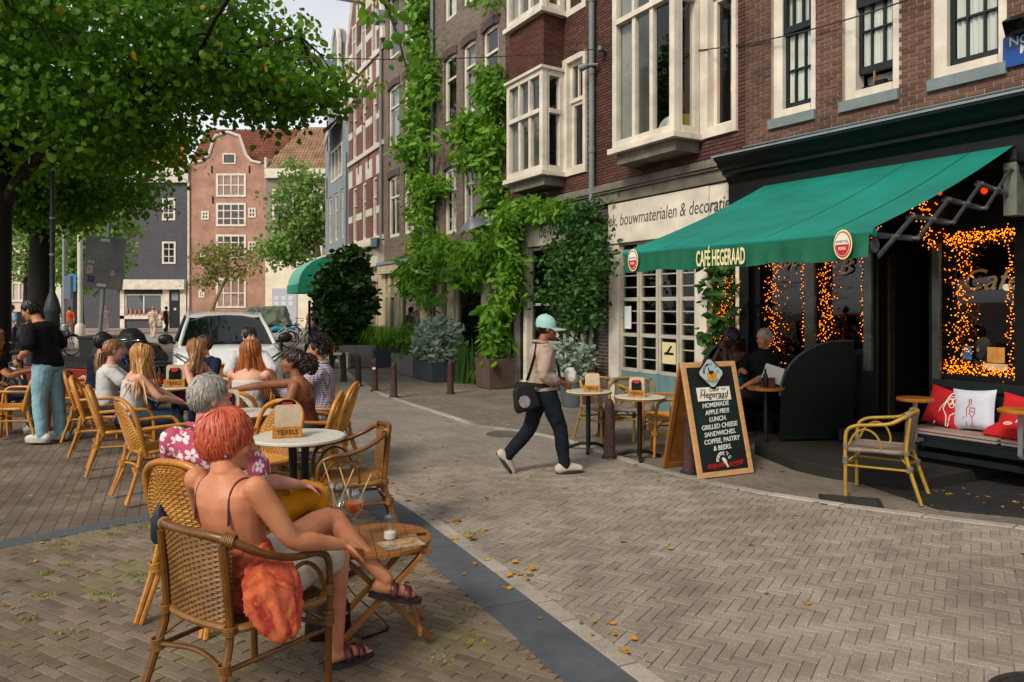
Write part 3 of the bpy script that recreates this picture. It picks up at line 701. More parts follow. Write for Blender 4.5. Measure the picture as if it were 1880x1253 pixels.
zd0, zd1 = 0.02, zs0-.1; n = 4; cx_ = [X(u) for u in (1137, 1171, 1206, 1244, 1277)]
zr = [Z(1137, 677), Z(1137, 614), Z(1137, 550), Z(1137, 497)]
m_bpan = mat('pale_blue_panel', '5f7d80', .5, .12, 3, .05)
for i in range(4):
    a, c = cx_[i]+.006, cx_[i+1]-.006
    dr = MB().bx(a, c, .04, .09, zd0, zr[0]-.02).build('folding_door', m_bpan, red.o, smooth=False, bev=.005)
    f = MB().bx(a, a+.055, .03, .10, zr[0]-.02, zd1).bx(c-.055, c, .03, .10, zr[0]-.02, zd1)
    Zs = [zr[0], zr[1], zr[2], zr[3]+.1, zd1]
    for z in Zs: f.bx(a+.055, c-.055, .032, .098, z-.03, z+.03)
    for z0, z1 in zip(Zs, Zs[1:]):
        for q in (1, 2): f.bx(a+.055, c-.055, .05, .08, z0+(z1-z0)*q/3-.009, z0+(z1-z0)*q/3+.009)
    f.build('door_frame', m_white2, dr, smooth=False)
    for z0, z1 in zip(Zs, Zs[1:]): MB().add([(a+.05, .065, z0+.03), (c-.05, .065, z0+.03), (c-.05, .065, z1-.03), (a+.05, .065, z1-.03)], [(0, 1, 2, 3)]).build('pane', m_gdark, dr, smooth=False)
pr = MB().bx(cx_[0], cx_[4], 1.4, 1.42, 0, zd1).build('shop_room', m_blackin, red.o)
b = MB()
for k in range(26): b.lathe([(.02, 0), (.1, .01), (.11, .03), (.09, .035)], 10, Mx.Translation((cx_[2]+.1+.25*(k % 3), .5, zr[1]+.05+.036*(k//3))))
b.build('stacked_plates', mat('glazed_white', 'b9c0c2', .2), red.o)
MB().bx(cx_[0], cx_[4], .35, .8, zr[1]-.02, zr[1]+.04).bx(cx_[0], cx_[4], .35, .8, .5, .55).build('display_shelf', mat('shelf_wood', '3c2a1c', .6), red.o)
nt_ = MB().bx(cx_[2]+.1, cx_[2]+.42, .025, .03, zr[0]+.16, zr[0]+.5).build('paper_notice', mat('cream_notice', 'cbbd8e', .7, .05, bump=0), red.o)
text('lettering', 'MOOIE FIETS\nBUREAU', .05, m_sign, nt_, Mx.Translation((cx_[2]+.26, .0245, zr[0]+.24)) @ RX) if False else MB().bx(cx_[2]+.15, cx_[2]+.37, .0235, .0245, zr[0]+.30, zr[0]+.34).add([(cx_[2]+.2, .0238, zr[0]+.34), (cx_[2]+.26, .0238, zr[0]+.34), (cx_[2]+.34, .0238, zr[0]+.44), (cx_[2]+.30, .0238, zr[0]+.45)], [(0, 1, 2, 3)]).build('pictogram', m_black, nt_)
MB().bx(cx_[0]+.12, cx_[0]+.30, .02, .025, zr[1]+.1, zr[1]+.48).build('paper_notice', mat('white_paper', 'c9cfce', .7, .04, bump=0), red.o)
MB().bx(xs[7], xs[8], .25, .3, .05, 2.95).build('side_door', mat('dark_olive_door', '24261d', .5, .2), red.o, bev=.01)
MB().bx(xs[7], xs[8], .10, .2, 2.30, 2.42).build('door_transom', m_white, red.o)
# left shop door: sign board 'de Weldaad'
zl0 = Z(960, 456)
sb2 = MB().bx(X(962), xs[2]+.02, -.03, .03, zl0, zbt-.02).build('sign_board', m_white, red.o, smooth=False, bev=.004)
text('lettering', 'de Weldaad', .36, m_sign, sb2, Mx.Translation(((X(962)+xs[2])/2+.25, -.031, (zl0+zbt)/2-.02)) @ RX, shear=.1, sx=.8)
for q_ in ((xs[0], xs[1], -.02, .1, 0, zbt-.02), (X(962), X(968), -.02, .1, 0, zl0), (xs[2]-.08, xs[2], -.02, .1, 0, zl0), (xs[1], X(962), -.0, .1, zl0-.35, zl0-.25), (xs[1], X(962), 0, .1, zbt-.14, zbt-.02)): MB().bx(*q_).build('shop_frame', m_white, red.o, smooth=False, bev=.004)
window(red.o, X(969), xs[2]-.09, .35, zl0-.02, y=.06, fr=.06, rails=[.75, 1.0, 1.75], mul=[X(1030)], mf=m_white2, mg=m_gdark, behind=m_blackin, by=.6, bar=.05)
window(red.o, xs[1], X(961), zl0-.24, zbt-.15, y=.06, fr=.05, mul=[X(953)], mg=m_gdark, behind=m_blackin)
window(red.o, xs[1], X(961), .1, zl0-.36, y=.06, fr=.05, mg=m_gdark, behind=m_blackin)
wl = thing('wall_lamp', 'black swan-neck lamp with shallow grey shade on the red house above the shop door', 'wall lamp', red.o.matrix_world @ V((0, 0, 0)))
wl.location = red.p0+red.d*X(961)+V((0, 0, Z(963, 430))); wl.rotation_euler = (0, 0, red.rz)
MB().bx(-.07, .07, -.06, -.035, -.16, .16).build('mounting_plate', m_black, wl)
MB().tube(bez([(0, -.05, .0), (0, -.3, .25), (-.05, -.7, .5), (-.1, -1.0, .45), (-.12, -1.12, .3)], 20), .028, 8).build('arm', m_black, wl)
MB().lathe([(.0, .1), (.06, .1), (.09, .04), (.30, -.10), (.31, -.13), (.29, -.12), (.0, -.03)], 22, Mx.Translation((-.12, -1.14, .22)) @ Mx.Rotation(.35, 4, 'X')).build('lamp_shade', mat('grey_enamel', '5c6468', .4, .1), wl)
# ---------------- brown house with the climbers
brown = House('brown_brick_house', 'brown brick house overgrown by climbing plants with pale sash windows', PD, PC)
X, Z, W = brown.X, brown.Z, brown.w
cols = [(X(713), X(733)), (X(741), X(759.5)), (X(768), X(788)), (X(815.5), X(838)), (X(849.5), X(873)), (X(886), X(915))]
rows = [(3.76, 5.68, 3.50, 5.26), (6.50, 8.42, 6.30, 8.08), (9.22, 11.2, 8.95, 10.9)]
wins = []; arch = []
for i, (a, c) in enumerate(cols):
    for r in rows: wins.append((a, c, r[0] if i < 3 else r[2], r[1] if i < 3 else r[3]))
zg = 2.98
gl = [(X(704), X(783), 0, 2.95), (X(798), X(905), .0, 2.62), (X(834), X(846), 2.8, 3.2), (X(853), X(878), 2.8, 3.2)]
wall(brown, m_brown, 0, W, 0, 12.6, wins+gl, depth=.16)
m_lint = mat('brick_arch', '57474a', .9, .3, 14, .3, stretch=(14, 1, 1))
for i, (a, c, z0, z1) in enumerate(wins):
    n = 8; q = [(a-.07, z1-.06)]+[(a-.07+(c-a+.14)*k/n, z1+.13+.05*math.sin(PI*k/n)) for k in range(n+1)]+[(c+.07, z1-.06)]+[(c-(c-a)*k/n, z1-.06+.05*math.sin(PI*k/n)) for k in range(n+1)]
    MB().prism(q, .03, Mx.Translation((0, .005, 0)) @ Mx.Rotation(PI/2, 4, 'X')).build('window_arch', m_lint, brown.o, smooth=False, fix=True)
    zm = z0+(z1-z0)*.66
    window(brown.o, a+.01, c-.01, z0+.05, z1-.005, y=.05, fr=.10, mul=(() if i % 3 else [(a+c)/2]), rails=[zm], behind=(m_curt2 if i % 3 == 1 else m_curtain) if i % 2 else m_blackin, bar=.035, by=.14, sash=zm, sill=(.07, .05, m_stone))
# shop fronts
MB().bx(gl[0][0]-.1, gl[0][1]+.15, -.22, .02, 2.98, 3.06).build('canopy_cover', m_lead, brown.o); MB().bx(gl[0][0]-.08, gl[0][1]+.13, -.18, .03, 2.70, 2.975).build('cornice', m_cream2 if 'm_cream2' in globals() else mat('yellowed_cream_paint', 'b0a386', .55, .1, 4, .06), brown.o, bev=.01)
m_cream2 = _M['yellowed_cream_paint']
def post(h, ua, ub, z1, z0=0, y=-.03): return MB().bx(X(ua), X(ub), y, .12, z0, z1).build('shop_post', m_cream2, h.o, bev=.01)
for ua, ub in ((702, 709), (713, 718), (725, 733), (773, 785)): post(brown, ua, ub, 2.70)
MB().bx(X(709), X(725), -.01, .1, 1.98, 2.06).build('door_transom', m_cream2, brown.o)
window(brown.o, X(733), X(773), .75, 2.70, y=.06, fr=.05, mg=m_gdark, mf=m_cream2, behind=mat('green_black_room', '0f1a14', .8), by=.5)
MB().bx(X(718), X(725), .1, .15, .05, 2.0).build('door', m_black, brown.o); MB().bx(X(709), X(713), .08, .12, 0, 2.7).build('side_panel', m_cream2, brown.o)
MB().bx(X(733), X(773), .0, .1, 0, .75).build('plinth_panel', m_black, brown.o)
MB().bx(gl[1][0]-.25, gl[1][1]+.2, -.45, .0, 2.58, 2.66).build('door_canopy', m_cream2, brown.o, bev=.01)
for ua, ub in ((800, 812), (822, 834), (885, 901), (904, 917)): post(brown, ua, ub, 2.58)
MB().bx(X(812), X(822), .1, .14, .05, 2.5).build('door', mat('petrol_door', '23303a', .35, .1), brown.o)
window(brown.o, X(834), X(885), .55, 2.58, y=.06, fr=.05, mg=m_glass, mf=m_cream2, behind=m_blackin, by=.6)
MB().bx(X(834), X(885), .0, .1, 0, .55).build('plinth_panel', m_cream2, brown.o)
for w_ in gl[2:]: window(brown.o, w_[0], w_[1], w_[2], w_[3], y=.04, fr=.06, mul=[(w_[0]+w_[1])/2], mf=m_cream2, behind=m_blackin)
gs = MB(); a = X(744); c = X(763); zz = Z(752, 467)
gs.bx(a, c, -.03, .01, zz, zz+.36); gso = gs.build('gable_stone', mat('carved_sandstone', '9c7a52', .8, .4, 9, .6, 30), brown.o)
b = MB()
for k in range(5): b.ell((a+.12+k*(c-a-.24)/4, -.04, zz+.2+.05*(k % 2)), (.07, .04, .1)); b.tube([(a+.1+k*(c-a-.24)/4, -.04, zz+.16), (a+.08+k*(c-a-.24)/4, -.04, zz+.02)], .025, 6)
b.build('carved_animals', _M['carved_sandstone'], gso)
al = MB().lathe([(.0, .2), (.16, .18), (.12, -.1), (.0, -.12)], 4, Mx.Translation((X(706), -.3, 3.65))).build('wall_lantern', mat('blue_lead', '566a72', .5), brown.o, smooth=False)
MB().tube([(X(798), -.07, 2.7), (X(798), -.07, 12.6)], .05, 8).build('drainpipe', m_pipe, brown.o)
# ---------------- striped house: brick with white stone blocks, neck gable
strp = House('striped_brick_house', 'red brick gabled house with white stone blocks beside each window and a hoist beam', PE, PD)
X, Z, W = strp.X, strp.Z, strp.w
m_wstone = mat('white_stone_block', 'c4bdb0', .7, .1, 4, .15)
m_strip2 = brickmat('dark_red_quoin_brick', '5c2a26', '6e3831', '8a7a70', .21, .062)
cs = [(X(647.5), X(655.5)), (X(665), X(673)), (X(684), X(692.5))]
rs = [(3.98, 5.95), (6.95, 9.05), (9.95, 11.7)]
wn = [(a, c, z0, z1) for a, c in cs for z0, z1 in rs]+[(cs[1][0]-.1, cs[1][1]+.1, 12.55, 13.9)]
wall(strp, m_strip, 0, W, 0, 10.1, wn[:], depth=.2)
gpoly = [(0.0, 10.1), (W, 10.1), (W-.1, 11.2), (W-.75, 12.2), (W-1.25, 13.6), (W-1.35, 15.4), (W-1.9, 16.2), (1.9, 16.2), (1.35, 15.4), (1.25, 13.6), (.75, 12.2), (.1, 11.2)]
gp = MB().prism(gpoly, .3, Mx.Translation((0, .3, 0)) @ Mx.Rotation(PI/2, 4, 'X')).build('gable', m_strip, strp.o, smooth=False, fix=True)
for s in (0, 1):
    ln = [(x if s == 0 else W-x, -.03, z) for x, z in ((.0, 10.1), (.1, 11.2), (.75, 12.2), (1.25, 13.6), (1.35, 15.4), (1.9, 16.2))]
    MB().tube(ln, .11, 6).build('gable_coping', m_wstone, strp.o)
for (a, c, z0, z1) in wn:
    if z0 > 10.2 or z0 > 9.9: yy = -.03
    else: yy = .03
    window(strp.o, a+.005, c-.005, z0, z1, y=yy, fr=.09, rails=[z0+(z1-z0)*.66], behind=m_curt2 if rnd.random() < .5 else m_blackin, by=.12 if yy > 0 else .04, bar=.05, depth=.1 if yy > 0 else .03)
    for e in (a-.30, c):
        pass
for z0, z1 in rs:
    MB().bx(.0, W, -.06, -.004, z0-.16, z0-.01).build('string_course', m_wstone, strp.o, smooth=False)
    for k in range(4):
        xa = 0 if k == 0 else cs[k-1][1]; xb = W if k == 3 else cs[k][0]
        if k in (0, 3): xa, xb = (max(0, xb-.45), xb) if k == 0 else (xa, min(W, xa+.45))
        b = MB().bx(xa, xb, -.02, -.002, z0, z1+.02).build('window_pier', m_strip2, strp.o, smooth=False)
        for f in (.42, 1.06):
            zc_ = z0+(z1-z0)*f; MB().bx(xa-.02, xb+.02, -.035, .0, zc_-.11, zc_+.13 if f < 1 else zc_+.5).build('stone_block', m_wstone, strp.o, smooth=False, bev=.008)
    for k in (1, 2):
        xm = (cs[k-1][1]+cs[k][0])/2; MB().bx(xm-.03, xm+.03, -.06, -.036, z1+.35, z1+.9).build('wall_anchor', m_black, strp.o, bev=.01)
cornice(strp.o, [(-.45, 3.72), (-.45, 3.60), (-.3, 3.45), (-.22, 3.3), (-.22, 2.98), (-.1, 2.9), (0, 2.9), (0, 3.78)], .0, W, m_wstone)
MB().bx(.15, W-.1, -.03, .02, 0, 2.9).build('shop_front', m_cream2, strp.o)
window(strp.o, .6, W-.6, .6, 2.6, y=-.08, fr=.08, mul=[W/2], mg=m_gdark, mf=m_cream2, depth=.04)
hb = MB().bx(W/2-.13, W/2+.13, -1.55, .1, 12.0, 12.32).build('hoist_beam', m_wstone, strp.o, bev=.02)
MB().bx(W/2-.18, W/2+.18, -1.6, .1, 12.32, 12.4).build('beam_cover', m_lead, hb)
MB().tube([(W-.12, -.08, 3.8), (W-.12, -.08, 10.6)], .055, 8).build('drainpipe', m_pipe, strp.o); MB().bx(W-.35, W+.12, -.25, .05, 10.6, 10.95).build('rain_hopper', m_lead, strp.o, bev=.02)
MB().add([(.3, .3, 10.2), (W-.3, .3, 10.2), (W/2+.2, .3, 15.5), (W/2-.2, .3, 15.5), (.3, 8, 10.2), (W-.3, 8, 10.2), (W/2, 8, 15.5)], [(0, 3, 6, 4), (1, 5, 6, 2)]).build('roof', m_otile, strp.o, smooth=False)
# ---------------- grey gabled house
grey = House('grey_gabled_house', 'blue-grey painted house with a tall clock-like gable and small white windows', PF_, PE)
grey.o['label'] = 'blue-grey painted brick house with a rounded neck gable and hoist beam'
X, Z, W = grey.X, grey.Z, grey.w
wn = [(W*.16, W*.30, 4.3, 6.2), (W*.43, W*.57, 4.3, 6.2), (W*.70, W*.84, 4.3, 6.2), (W*.30, W*.76, 6.7, 8.0)]
wall(grey, m_greyb, 0, W, 0, 8.35, wn, depth=.15)
gpoly = [(0, 8.35), (W, 8.35), (W, 8.6), (W-.8, 8.9), (W-1.35, 10.0), (W-1.75, 11.5), (W-1.75, 12.0), (W-2.0, 12.5), (W/2, 12.75), (2.0, 12.5), (1.75, 12.0), (1.75, 11.5), (1.35, 10.0), (.8, 8.9), (0, 8.6)]
MB().prism(gpoly, .3, Mx.Translation((0, .3, 0)) @ Mx.Rotation(PI/2, 4, 'X')).build('gable', m_greyb, grey.o, smooth=False, fix=True)
for s in (0, 1): MB().tube([((x if s == 0 else W-x), -.0, z) for x, z in gpoly[9:][::-1]+[(W/2, 12.75)]][:7], .1, 6).build('gable_coping', m_wstone, grey.o)
for w_ in wn[:3]: window(grey.o, *w_, y=.04, fr=.09, rails=[w_[2]+1.2], behind=m_curt2, bar=.04)
window(grey.o, *wn[3], y=-.02, fr=.1, mul=[wn[3][0]+.75, wn[3][0]+1.5], behind=m_blackin, bar=.1, depth=.12)
window(grey.o, W*.45, W*.6, 9.3, 10.7, y=-.035, fr=.08, behind=None, mg=m_gdark, depth=.03)
aw = MB().add([(W*.26, -.02, 9.0), (W*.8, -.02, 9.0), (W*.8, -.75, 8.35), (W*.26, -.75, 8.35), (W*.8, -.75, 8.15), (W*.26, -.75, 8.15)], [(0, 3, 2, 1), (3, 5, 4, 2)]).build('window_awning', mat('faded_red_awning', '8e6a5f', .8, .2), grey.o, smooth=False)
MB().bx(W/2-.12, W/2+.12, -1.5, .0, 11.1, 11.4).build('hoist_beam', m_lead, grey.o)
for x, z in ((.5, 6.2), (1.2, 8.3), (3.6, 8.6), (4.4, 6.4), (.6, 8.2)): MB().bx(x-.025, x+.025, -.03, -.003, z, z+.9).build('wall_anchor', m_black, grey.o)
MB().tube([(W-.1, -.1, 3.2), (W-.1, -.1, 7.4)], .06, 8).build('drainpipe', m_lead, grey.o)
cornice(grey.o, [(-.4, 3.75), (-.4, 3.6), (-.2, 3.4), (-.1, 3.1), (0, 3.1), (0, 3.8)], 0, W, m_wstone)
MB().bx(.1, W-.1, -.03, .02, 0, 3.1).build('shop_front', m_wstone, grey.o)
for a in (.5, 2.1, 3.6): window(grey.o, a, a+1.1, .7, 2.9, y=-.08, fr=.08, mg=m_gdark, mf=m_wstone, depth=.04)
MB().add([(.1, .3, 8.5), (W-.1, .3, 8.5), (W/2, .4, 12), (.1, 8, 8.5), (W-.1, 8, 8.5), (W/2, 8, 12)], [(0, 2, 5, 3), (1, 4, 5, 2)]).build('roof', m_otile, grey.o, smooth=False)
# round-shouldered green window awning on the grey house
ga = thing('quarter_dome_awning', 'small green quarter-dome awning over the corner shop of the far grey house', 'awning', grey.p0+grey.d*.9, grey.rz)
rings = []
for k in range(9):
    a = PI/2*k/8; rings.append([(x, -1.5*math.sin(a)-.03, 2.55+1.15*math.cos(a)) for x in (-1.0, 2.2)])
m_grn = mat('faded_green_canvas', '63a08f', .75, .1, 3, .1); m_gval = mat('green_valance_canvas', '0f7d63', .7, .12, 6, .15)
b = MB(); b.v = [p for r in rings for p in r]; b.f = [(2*i, 2*i+1, 2*i+3, 2*i+2) for i in range(8)]; b.build('canvas', m_grn, ga)
for e in (0, 1): b = MB(); b.v = [(rings[0][e][0], -.02, 2.55)]+[r[e] for r in rings]; b.f = [(0, i, i+1) for i in range(1, 9)]; b.build('side_canvas', m_gval, ga, smooth=False)
MB().bx(-1.02, 2.22, -1.56, -1.53, 2.22, 2.56).bx(-1.02, -.99, -1.53, 0, 2.22, 2.56).bx(2.19, 2.22, -1.53, 0, 2.22, 2.56).build('valance', m_gval, ga, smooth=False)
# ---------------- houses across the far end
f2 = lambda v, d: HC-(v-HZ)/FP*(58.7+d)
YF = 58.7; fx = lambda u: (u-CX)/FP*YF; fz = lambda v: HC-(v-HZ)/FP*YF
def far_house(name, label, u0, u1, base=0):
    h = House(name, label, (fx(u0), YF), (fx(u1), YF)); return h
def fw(h, u0, u1, v0, v1, nx=2, nz=2, fr=.22, behind=None, mg=None, mf=None, y=-.06, bar=.10):
    a, c, z0, z1 = fx(u0)-h.p0.x, fx(u1)-h.p0.x, fz(v1), fz(v0)
    return window(h.o, a, c, z0, z1, y=y, fr=fr, mul=[a+(c-a)*i/nx for i in range(1, nx)], rails=[z0+(z1-z0)*i/nz for i in range(1, nz)], mf=mf, mg=mg or m_gdark, behind=behind, bar=bar, depth=.10, by=.09)
dg = far_house('dark_grey_house', 'dark grey painted corner house with a white shop front and orange roof', 116, 345)
W = dg.w; zt_ = fz(336)
wall(dg, m_dgrey, 0, W, 0, zt_, depth=.1)
MB().bx(-.1, W+.1, -.25, 6, zt_, fz(305)).build('eaves_board', m_wstone, dg.o); MB().bx(-.2, W+.15, -.4, 6, fz(305), fz(300)).build('gutter_board', m_white, dg.o)
MB().add([(-.2, -.4, fz(300)), (W+.1, -.4, fz(300)), (W-1.6, 3.5, f2(254, 3.5)), (2, 3.5, f2(254, 3.5))], [(0, 1, 2, 3)]).build('roof', m_otile, dg.o, smooth=False)
for r in ((298, 322, 364, 405), (298, 323, 444, 485), (173, 190, 370, 402)): fw(dg, *r, nx=2, nz=3, fr=.14, bar=.06)
fw(dg, 116, 160, 380, 470, 2, 2)
sf = MB().bx(fx(215)-dg.p0.x, fx(343)-dg.p0.x, -.5, .02, fz(532), fz(514)).build('shop_cornice', m_white, dg.o)
MB().bx(fx(222)-dg.p0.x, fx(230)-dg.p0.x, -.15, .02, 0, fz(532)).bx(fx(222)-dg.p0.x, fx(312)-dg.p0.x, -.15, .02, fz(586), fz(580)).build('shop_frame', m_white, dg.o)
for ua, ub in ((300, 312), (332, 343)): MB().bx(fx(ua)-dg.p0.x, fx(ub)-dg.p0.x, -.15, .02, 0, fz(532)).build('shop_pilaster', m_white, dg.o)
MB().bx(fx(230)-dg.p0.x, fx(300)-dg.p0.x, -.18, -.02, fz(539), fz(533)).build('shop_fascia', m_black, dg.o)
swn = fw(dg, 230, 299, 540, 580, 2, 1, fr=.12, behind=mat('shop_display', '6e6a50', .6, .8, 1.2, 0), mg=m_glass)
b = MB()
for k in range(9): b.bx(k*.33, k*.33+.2, -.17, -.12, 0, .18+.3*rnd.random())
so_ = b.build('shop_goods', mat('coloured_goods', 'a04a2c', .6, .9, 1.5, 0, col2='7c8f8a'), swn); so_.location = (fx(231)-dg.p0.x, .06, fz(579))
dd = MB().bx(fx(312)-dg.p0.x, fx(332)-dg.p0.x, -.06, .02, 0.1, fz(533)).build('door', m_dkframe, dg.o)
MB().bx(fx(316)-dg.p0.x, fx(328)-dg.p0.x, -.08, -.06, fz(552), fz(538)).build('door_light', m_greyb, dd); MB().bx(fx(320)-dg.p0.x, fx(324)-dg.p0.x, -.075, -.06, fz(570), fz(566)).build('door_notice', m_white, dd)
pk = far_house('pink_brick_house', 'pink-brown brick house with a curved bell gable and white cross windows', 345, 488)
W = pk.w
wall(pk, m_pink, 0, W, 0, fz(305), depth=.1)
q = [(0, fz(305)), (W, fz(305)), (W-.4, fz(300)), (W-1.1, fz(296)), (fx(452)-pk.p0.x, fz(285)), (fx(444)-pk.p0.x, fz(262)), (fx(440)-pk.p0.x, fz(250)), (fx(418)-pk.p0.x, fz(243)), (fx(396)-pk.p0.x, fz(250)), (fx(391)-pk.p0.x, fz(262)), (fx(384)-pk.p0.x, fz(285)), (1.1, fz(296)), (.4, fz(300))]
MB().prism(q, .3, Mx.Translation((0, .3, 0)) @ Mx.Rotation(PI/2, 4, 'X')).build('gable', m_pink, pk.o, smooth=False, fix=True)
MB().tube([(x, -.02, z) for x, z in q[2:]], .12, 6).build('gable_coping', m_wstone, pk.o)
MB().add([(-.2, .5, fz(305)), (W+.1, .5, fz(305)), (W+1.4, 5, f2(238, 5)), (-.6, 5, f2(238, 5))], [(0, 1, 2, 3)]).build('roof', m_btile, pk.o, smooth=False)
MB().bx(fx(480)-pk.p0.x, fx(497)-pk.p0.x, 1.2, 1.5, fz(309), fz(290)).build('roof_window', m_lead, pk.o)
fw(pk, 409, 433, 282, 302, 1, 1, fr=.1, bar=.06)
for r in ((397, 452, 319, 362, m_curtain), (397, 452, 373, 416, None), (397, 452, 431, 475, None), (397, 452, 511, 566, m_curtain)): fw(pk, *r[:4], nx=4, nz=3 if r[4] is None else 2, fr=.16, behind=r[4], mg=m_glass if r[4] else None, bar=.09)
for r in ((370, 384, 388, 404), (456, 470, 382, 400), (368, 383, 462, 480), (456, 470, 444, 461), (365, 376, 533, 547)): fw(pk, *r, nx=2, nz=2, fr=.12, bar=.08)
MB().tube([(.1, -.1, 0), (.1, -.1, fz(335))], .09, 8).build('drainpipe', m_white, pk.o)
for u, v in ((389, 312), (458, 312), (391, 368)): x_ = fx(u)-pk.p0.x; MB().bx(x_-.05, x_+.05, -.06, -.003, fz(v+6), fz(v-7)).build('wall_anchor', m_black, pk.o)
cr = far_house('cream_house', 'cream and grey house with a white cornice and garage panel behind the far trees', 488, 640)
W = cr.w; wall(cr, mat('taupe_render', '80756a', .85, .08, 3, .1), 0, W, 0, fz(328), depth=.1)
MB().bx(-.0, W, -.3, 5, fz(328), fz(311)).build('cornice', m_white, cr.o); MB().bx(.0, W, -.12, .02, 0, fz(480)).build('shop_front', m_cream, cr.o, bev=.02)
MB().add([(-.2, -.3, fz(311)), (W, -.3, fz(311)), (W, 5, f2(234, 5)), (1.6, 5, f2(234, 5))], [(0, 1, 2, 3)]).build('roof', m_ytile, cr.o, smooth=False)
MB().bx(-.05, .1, -.2, 4.5, fz(320), fz(290)).build('party_wall', m_white, cr.o)
for r in ((500, 540, 348, 405), (555, 592, 348, 405), (500, 540, 425, 480), (555, 592, 425, 478)): fw(cr, *r, nx=2, nz=2, fr=.16)
gp_ = MB().bx(fx(501)-cr.p0.x, fx(546)-cr.p0.x, -.2, -.1, .1, fz(530)).build('garage_panel', mat('pale_grey_panel', 'a9acb4', .6, .05, 3, 0), cr.o)
b = MB()
for i in range(3):
    for j in range(2): b.bx(fx(505+i*13)-cr.p0.x, fx(513+i*13)-cr.p0.x, -.215, -.198, fz(555-j*10)-.25, fz(555-j*10)+.05)
b.build('panel_print', mat('pale_print', 'c5c8d2', .6, .05, bump=0), gp_)
YF = 66.0
pl = House('pale_pink_house', 'pale pink rendered house with ornate white windows behind the tree trunks', (fx(-260), YF), (fx(112), YF)); W = pl.w
wall(pl, m_pale, 0, W, 0, fz(230), depth=.1)
def pfx(u): return fx(u)-pl.p0.x
MB().bx(0, W, -.4, 4, fz(466), fz(456)).build('string_course', m_white, pl.o)
for k, ua in enumerate((-200, -148, -96, -44, 10, 66)):
    MB().bx(pfx(ua), pfx(ua+8), -.3, .0, 0, fz(490)).bx(pfx(ua+44), pfx(ua+50), -.3, .0, 0, fz(490)).build('window_pilaster', m_white, pl.o)
    window(pl.o, pfx(ua+10), pfx(ua+42), fz(555), fz(492), y=-.1, fr=.22, rails=[fz(520)], mul=[pfx(ua+26)], behind=mat('warm_room', '6b5a34', .8, .5, 1, 0), mg=m_glass, bar=.14)
    window(pl.o, pfx(ua+10), pfx(ua+42), fz(450), fz(380), y=-.1, fr=.22, rails=[fz(405)], mul=[pfx(ua+26)], mg=m_gdark, bar=.12)
    window(pl.o, pfx(ua+10), pfx(ua+42), fz(350), fz(270), y=-.1, fr=.22, rails=[fz(305)], mul=[pfx(ua+26)], mg=m_gdark, bar=.12)
MB().add([(0, -.3, fz(230)), (W, -.3, fz(230)), (W, 5, fz(170)), (0, 5, fz(170))], [(0, 1, 2, 3)]).build('roof', m_otile, pl.o, smooth=False)
YF = 58.7
# the far pavement
far_walk = tag(MB().bx(-60, -8, 49, 60, -.03, .0).build('far_pavement', mat('far_pavement_clinker', '9a8478', .85, .12, 2, .1), None, smooth=False), kind='structure')
tag(MB().bx(-60, -13, 36.5, 49, -.03, -.012).build('far_street', mat('far_street_asphalt', '8d8680', .85, .1, 1, .1), None, smooth=False), kind='structure')
# ================================================================ trees and plants
import numpy as np
rs_ = np.random.RandomState(11)
def leaves(name, pts, size, m, parent, elong=1.35, droop=.5, var=.55, out=None, kind=True):
    """many small folded leaves at pts; out = preferred facing per leaf"""
    n = len(pts); pts = np.asarray(pts, dtype=np.float64)
    d = rs_.normal(size=(n, 3)); d[:, 2] = d[:, 2]*.45-droop
    if out is not None: d += np.asarray(out)*.8
    d /= np.linalg.norm(d, axis=1)[:, None]
    r = rs_.normal(size=(n, 3)); r[:, 2] *= .35; s = np.cross(d, r); s /= np.linalg.norm(s, axis=1)[:, None]; nn = np.cross(s, d)
    sz = size*(1+var*rs_.uniform(-1, 1, n))[:, None]; L, Wd = sz*elong, sz*.5
    f = nn*sz*.16
    v = np.stack([pts, pts+d*L*.3+s*Wd+f, pts+d*L*.72+s*Wd*.75+f, pts+d*L, pts+d*L*.72-s*Wd*.75+f, pts+d*L*.3-s*Wd+f], 1).reshape(-1, 3)
    base = np.arange(n)*6
    quads = np.stack([base, base+1, base+2, base+3, base, base+3, base+4, base+5], 1).reshape(-1)
    me = bpy.data.meshes.new(name); me.vertices.add(n*6); me.vertices.foreach_set('co', v.reshape(-1)); me.loops.add(n*8); me.loops.foreach_set('vertex_index', quads.astype(np.int32))
    me.polygons.add(n*2); me.polygons.foreach_set('loop_start', np.arange(n*2, dtype=np.int32)*4); me.update(calc_edges=True); me.validate()
    me.materials.append(m); o = link(name, me, parent)
    if kind: o['kind'] = 'stuff'
    return o
def blob_pts(c, r, n, shell=.35):
    """points in an ellipsoid, denser towards its skin"""
    d = rs_.normal(size=(n, 3)); d /= np.linalg.norm(d, axis=1)[:, None]
    k = rs_.uniform(0, 1, n)**shell
    return np.asarray(c)+d*k[:, None]*np.asarray(r)
def clusters(centers, per, sp, flat=.5):
    c = np.repeat(np.asarray(centers), per, 0); q = rs_.normal(size=c.shape)*sp; q[:, 2] *= flat; return c+q
m_bark = stonemat('lime_bark', '1d1913', '2b251b', sparkle=.4, bs=22)
m_bark2 = stonemat('mossy_bark', '6d6436', '7c7044', sparkle=.3, bs=14)
m_lime = leafmat('lime_leaf', '3a6a15', '6f9c28', 'a89224', .58, .008)
m_lime2 = leafmat('light_tree_leaf', '5f8434', '83a150', None, .4)
m_olive = leafmat('olive_tree_leaf', '6d7a34', '8f8a4c', None, .35)
m_laurel = leafmat('laurel_leaf', '0f2a0c', '2a4a14', None, .12)
m_wist = leafmat('wisteria_leaf', '3f7018', '74a02c', None, .4)
m_rose = leafmat('rose_leaf', '1c4014', '3b6220', None, .25)
m_silver = leafmat('silver_leaf', '76897a', '98a894', None, .2)
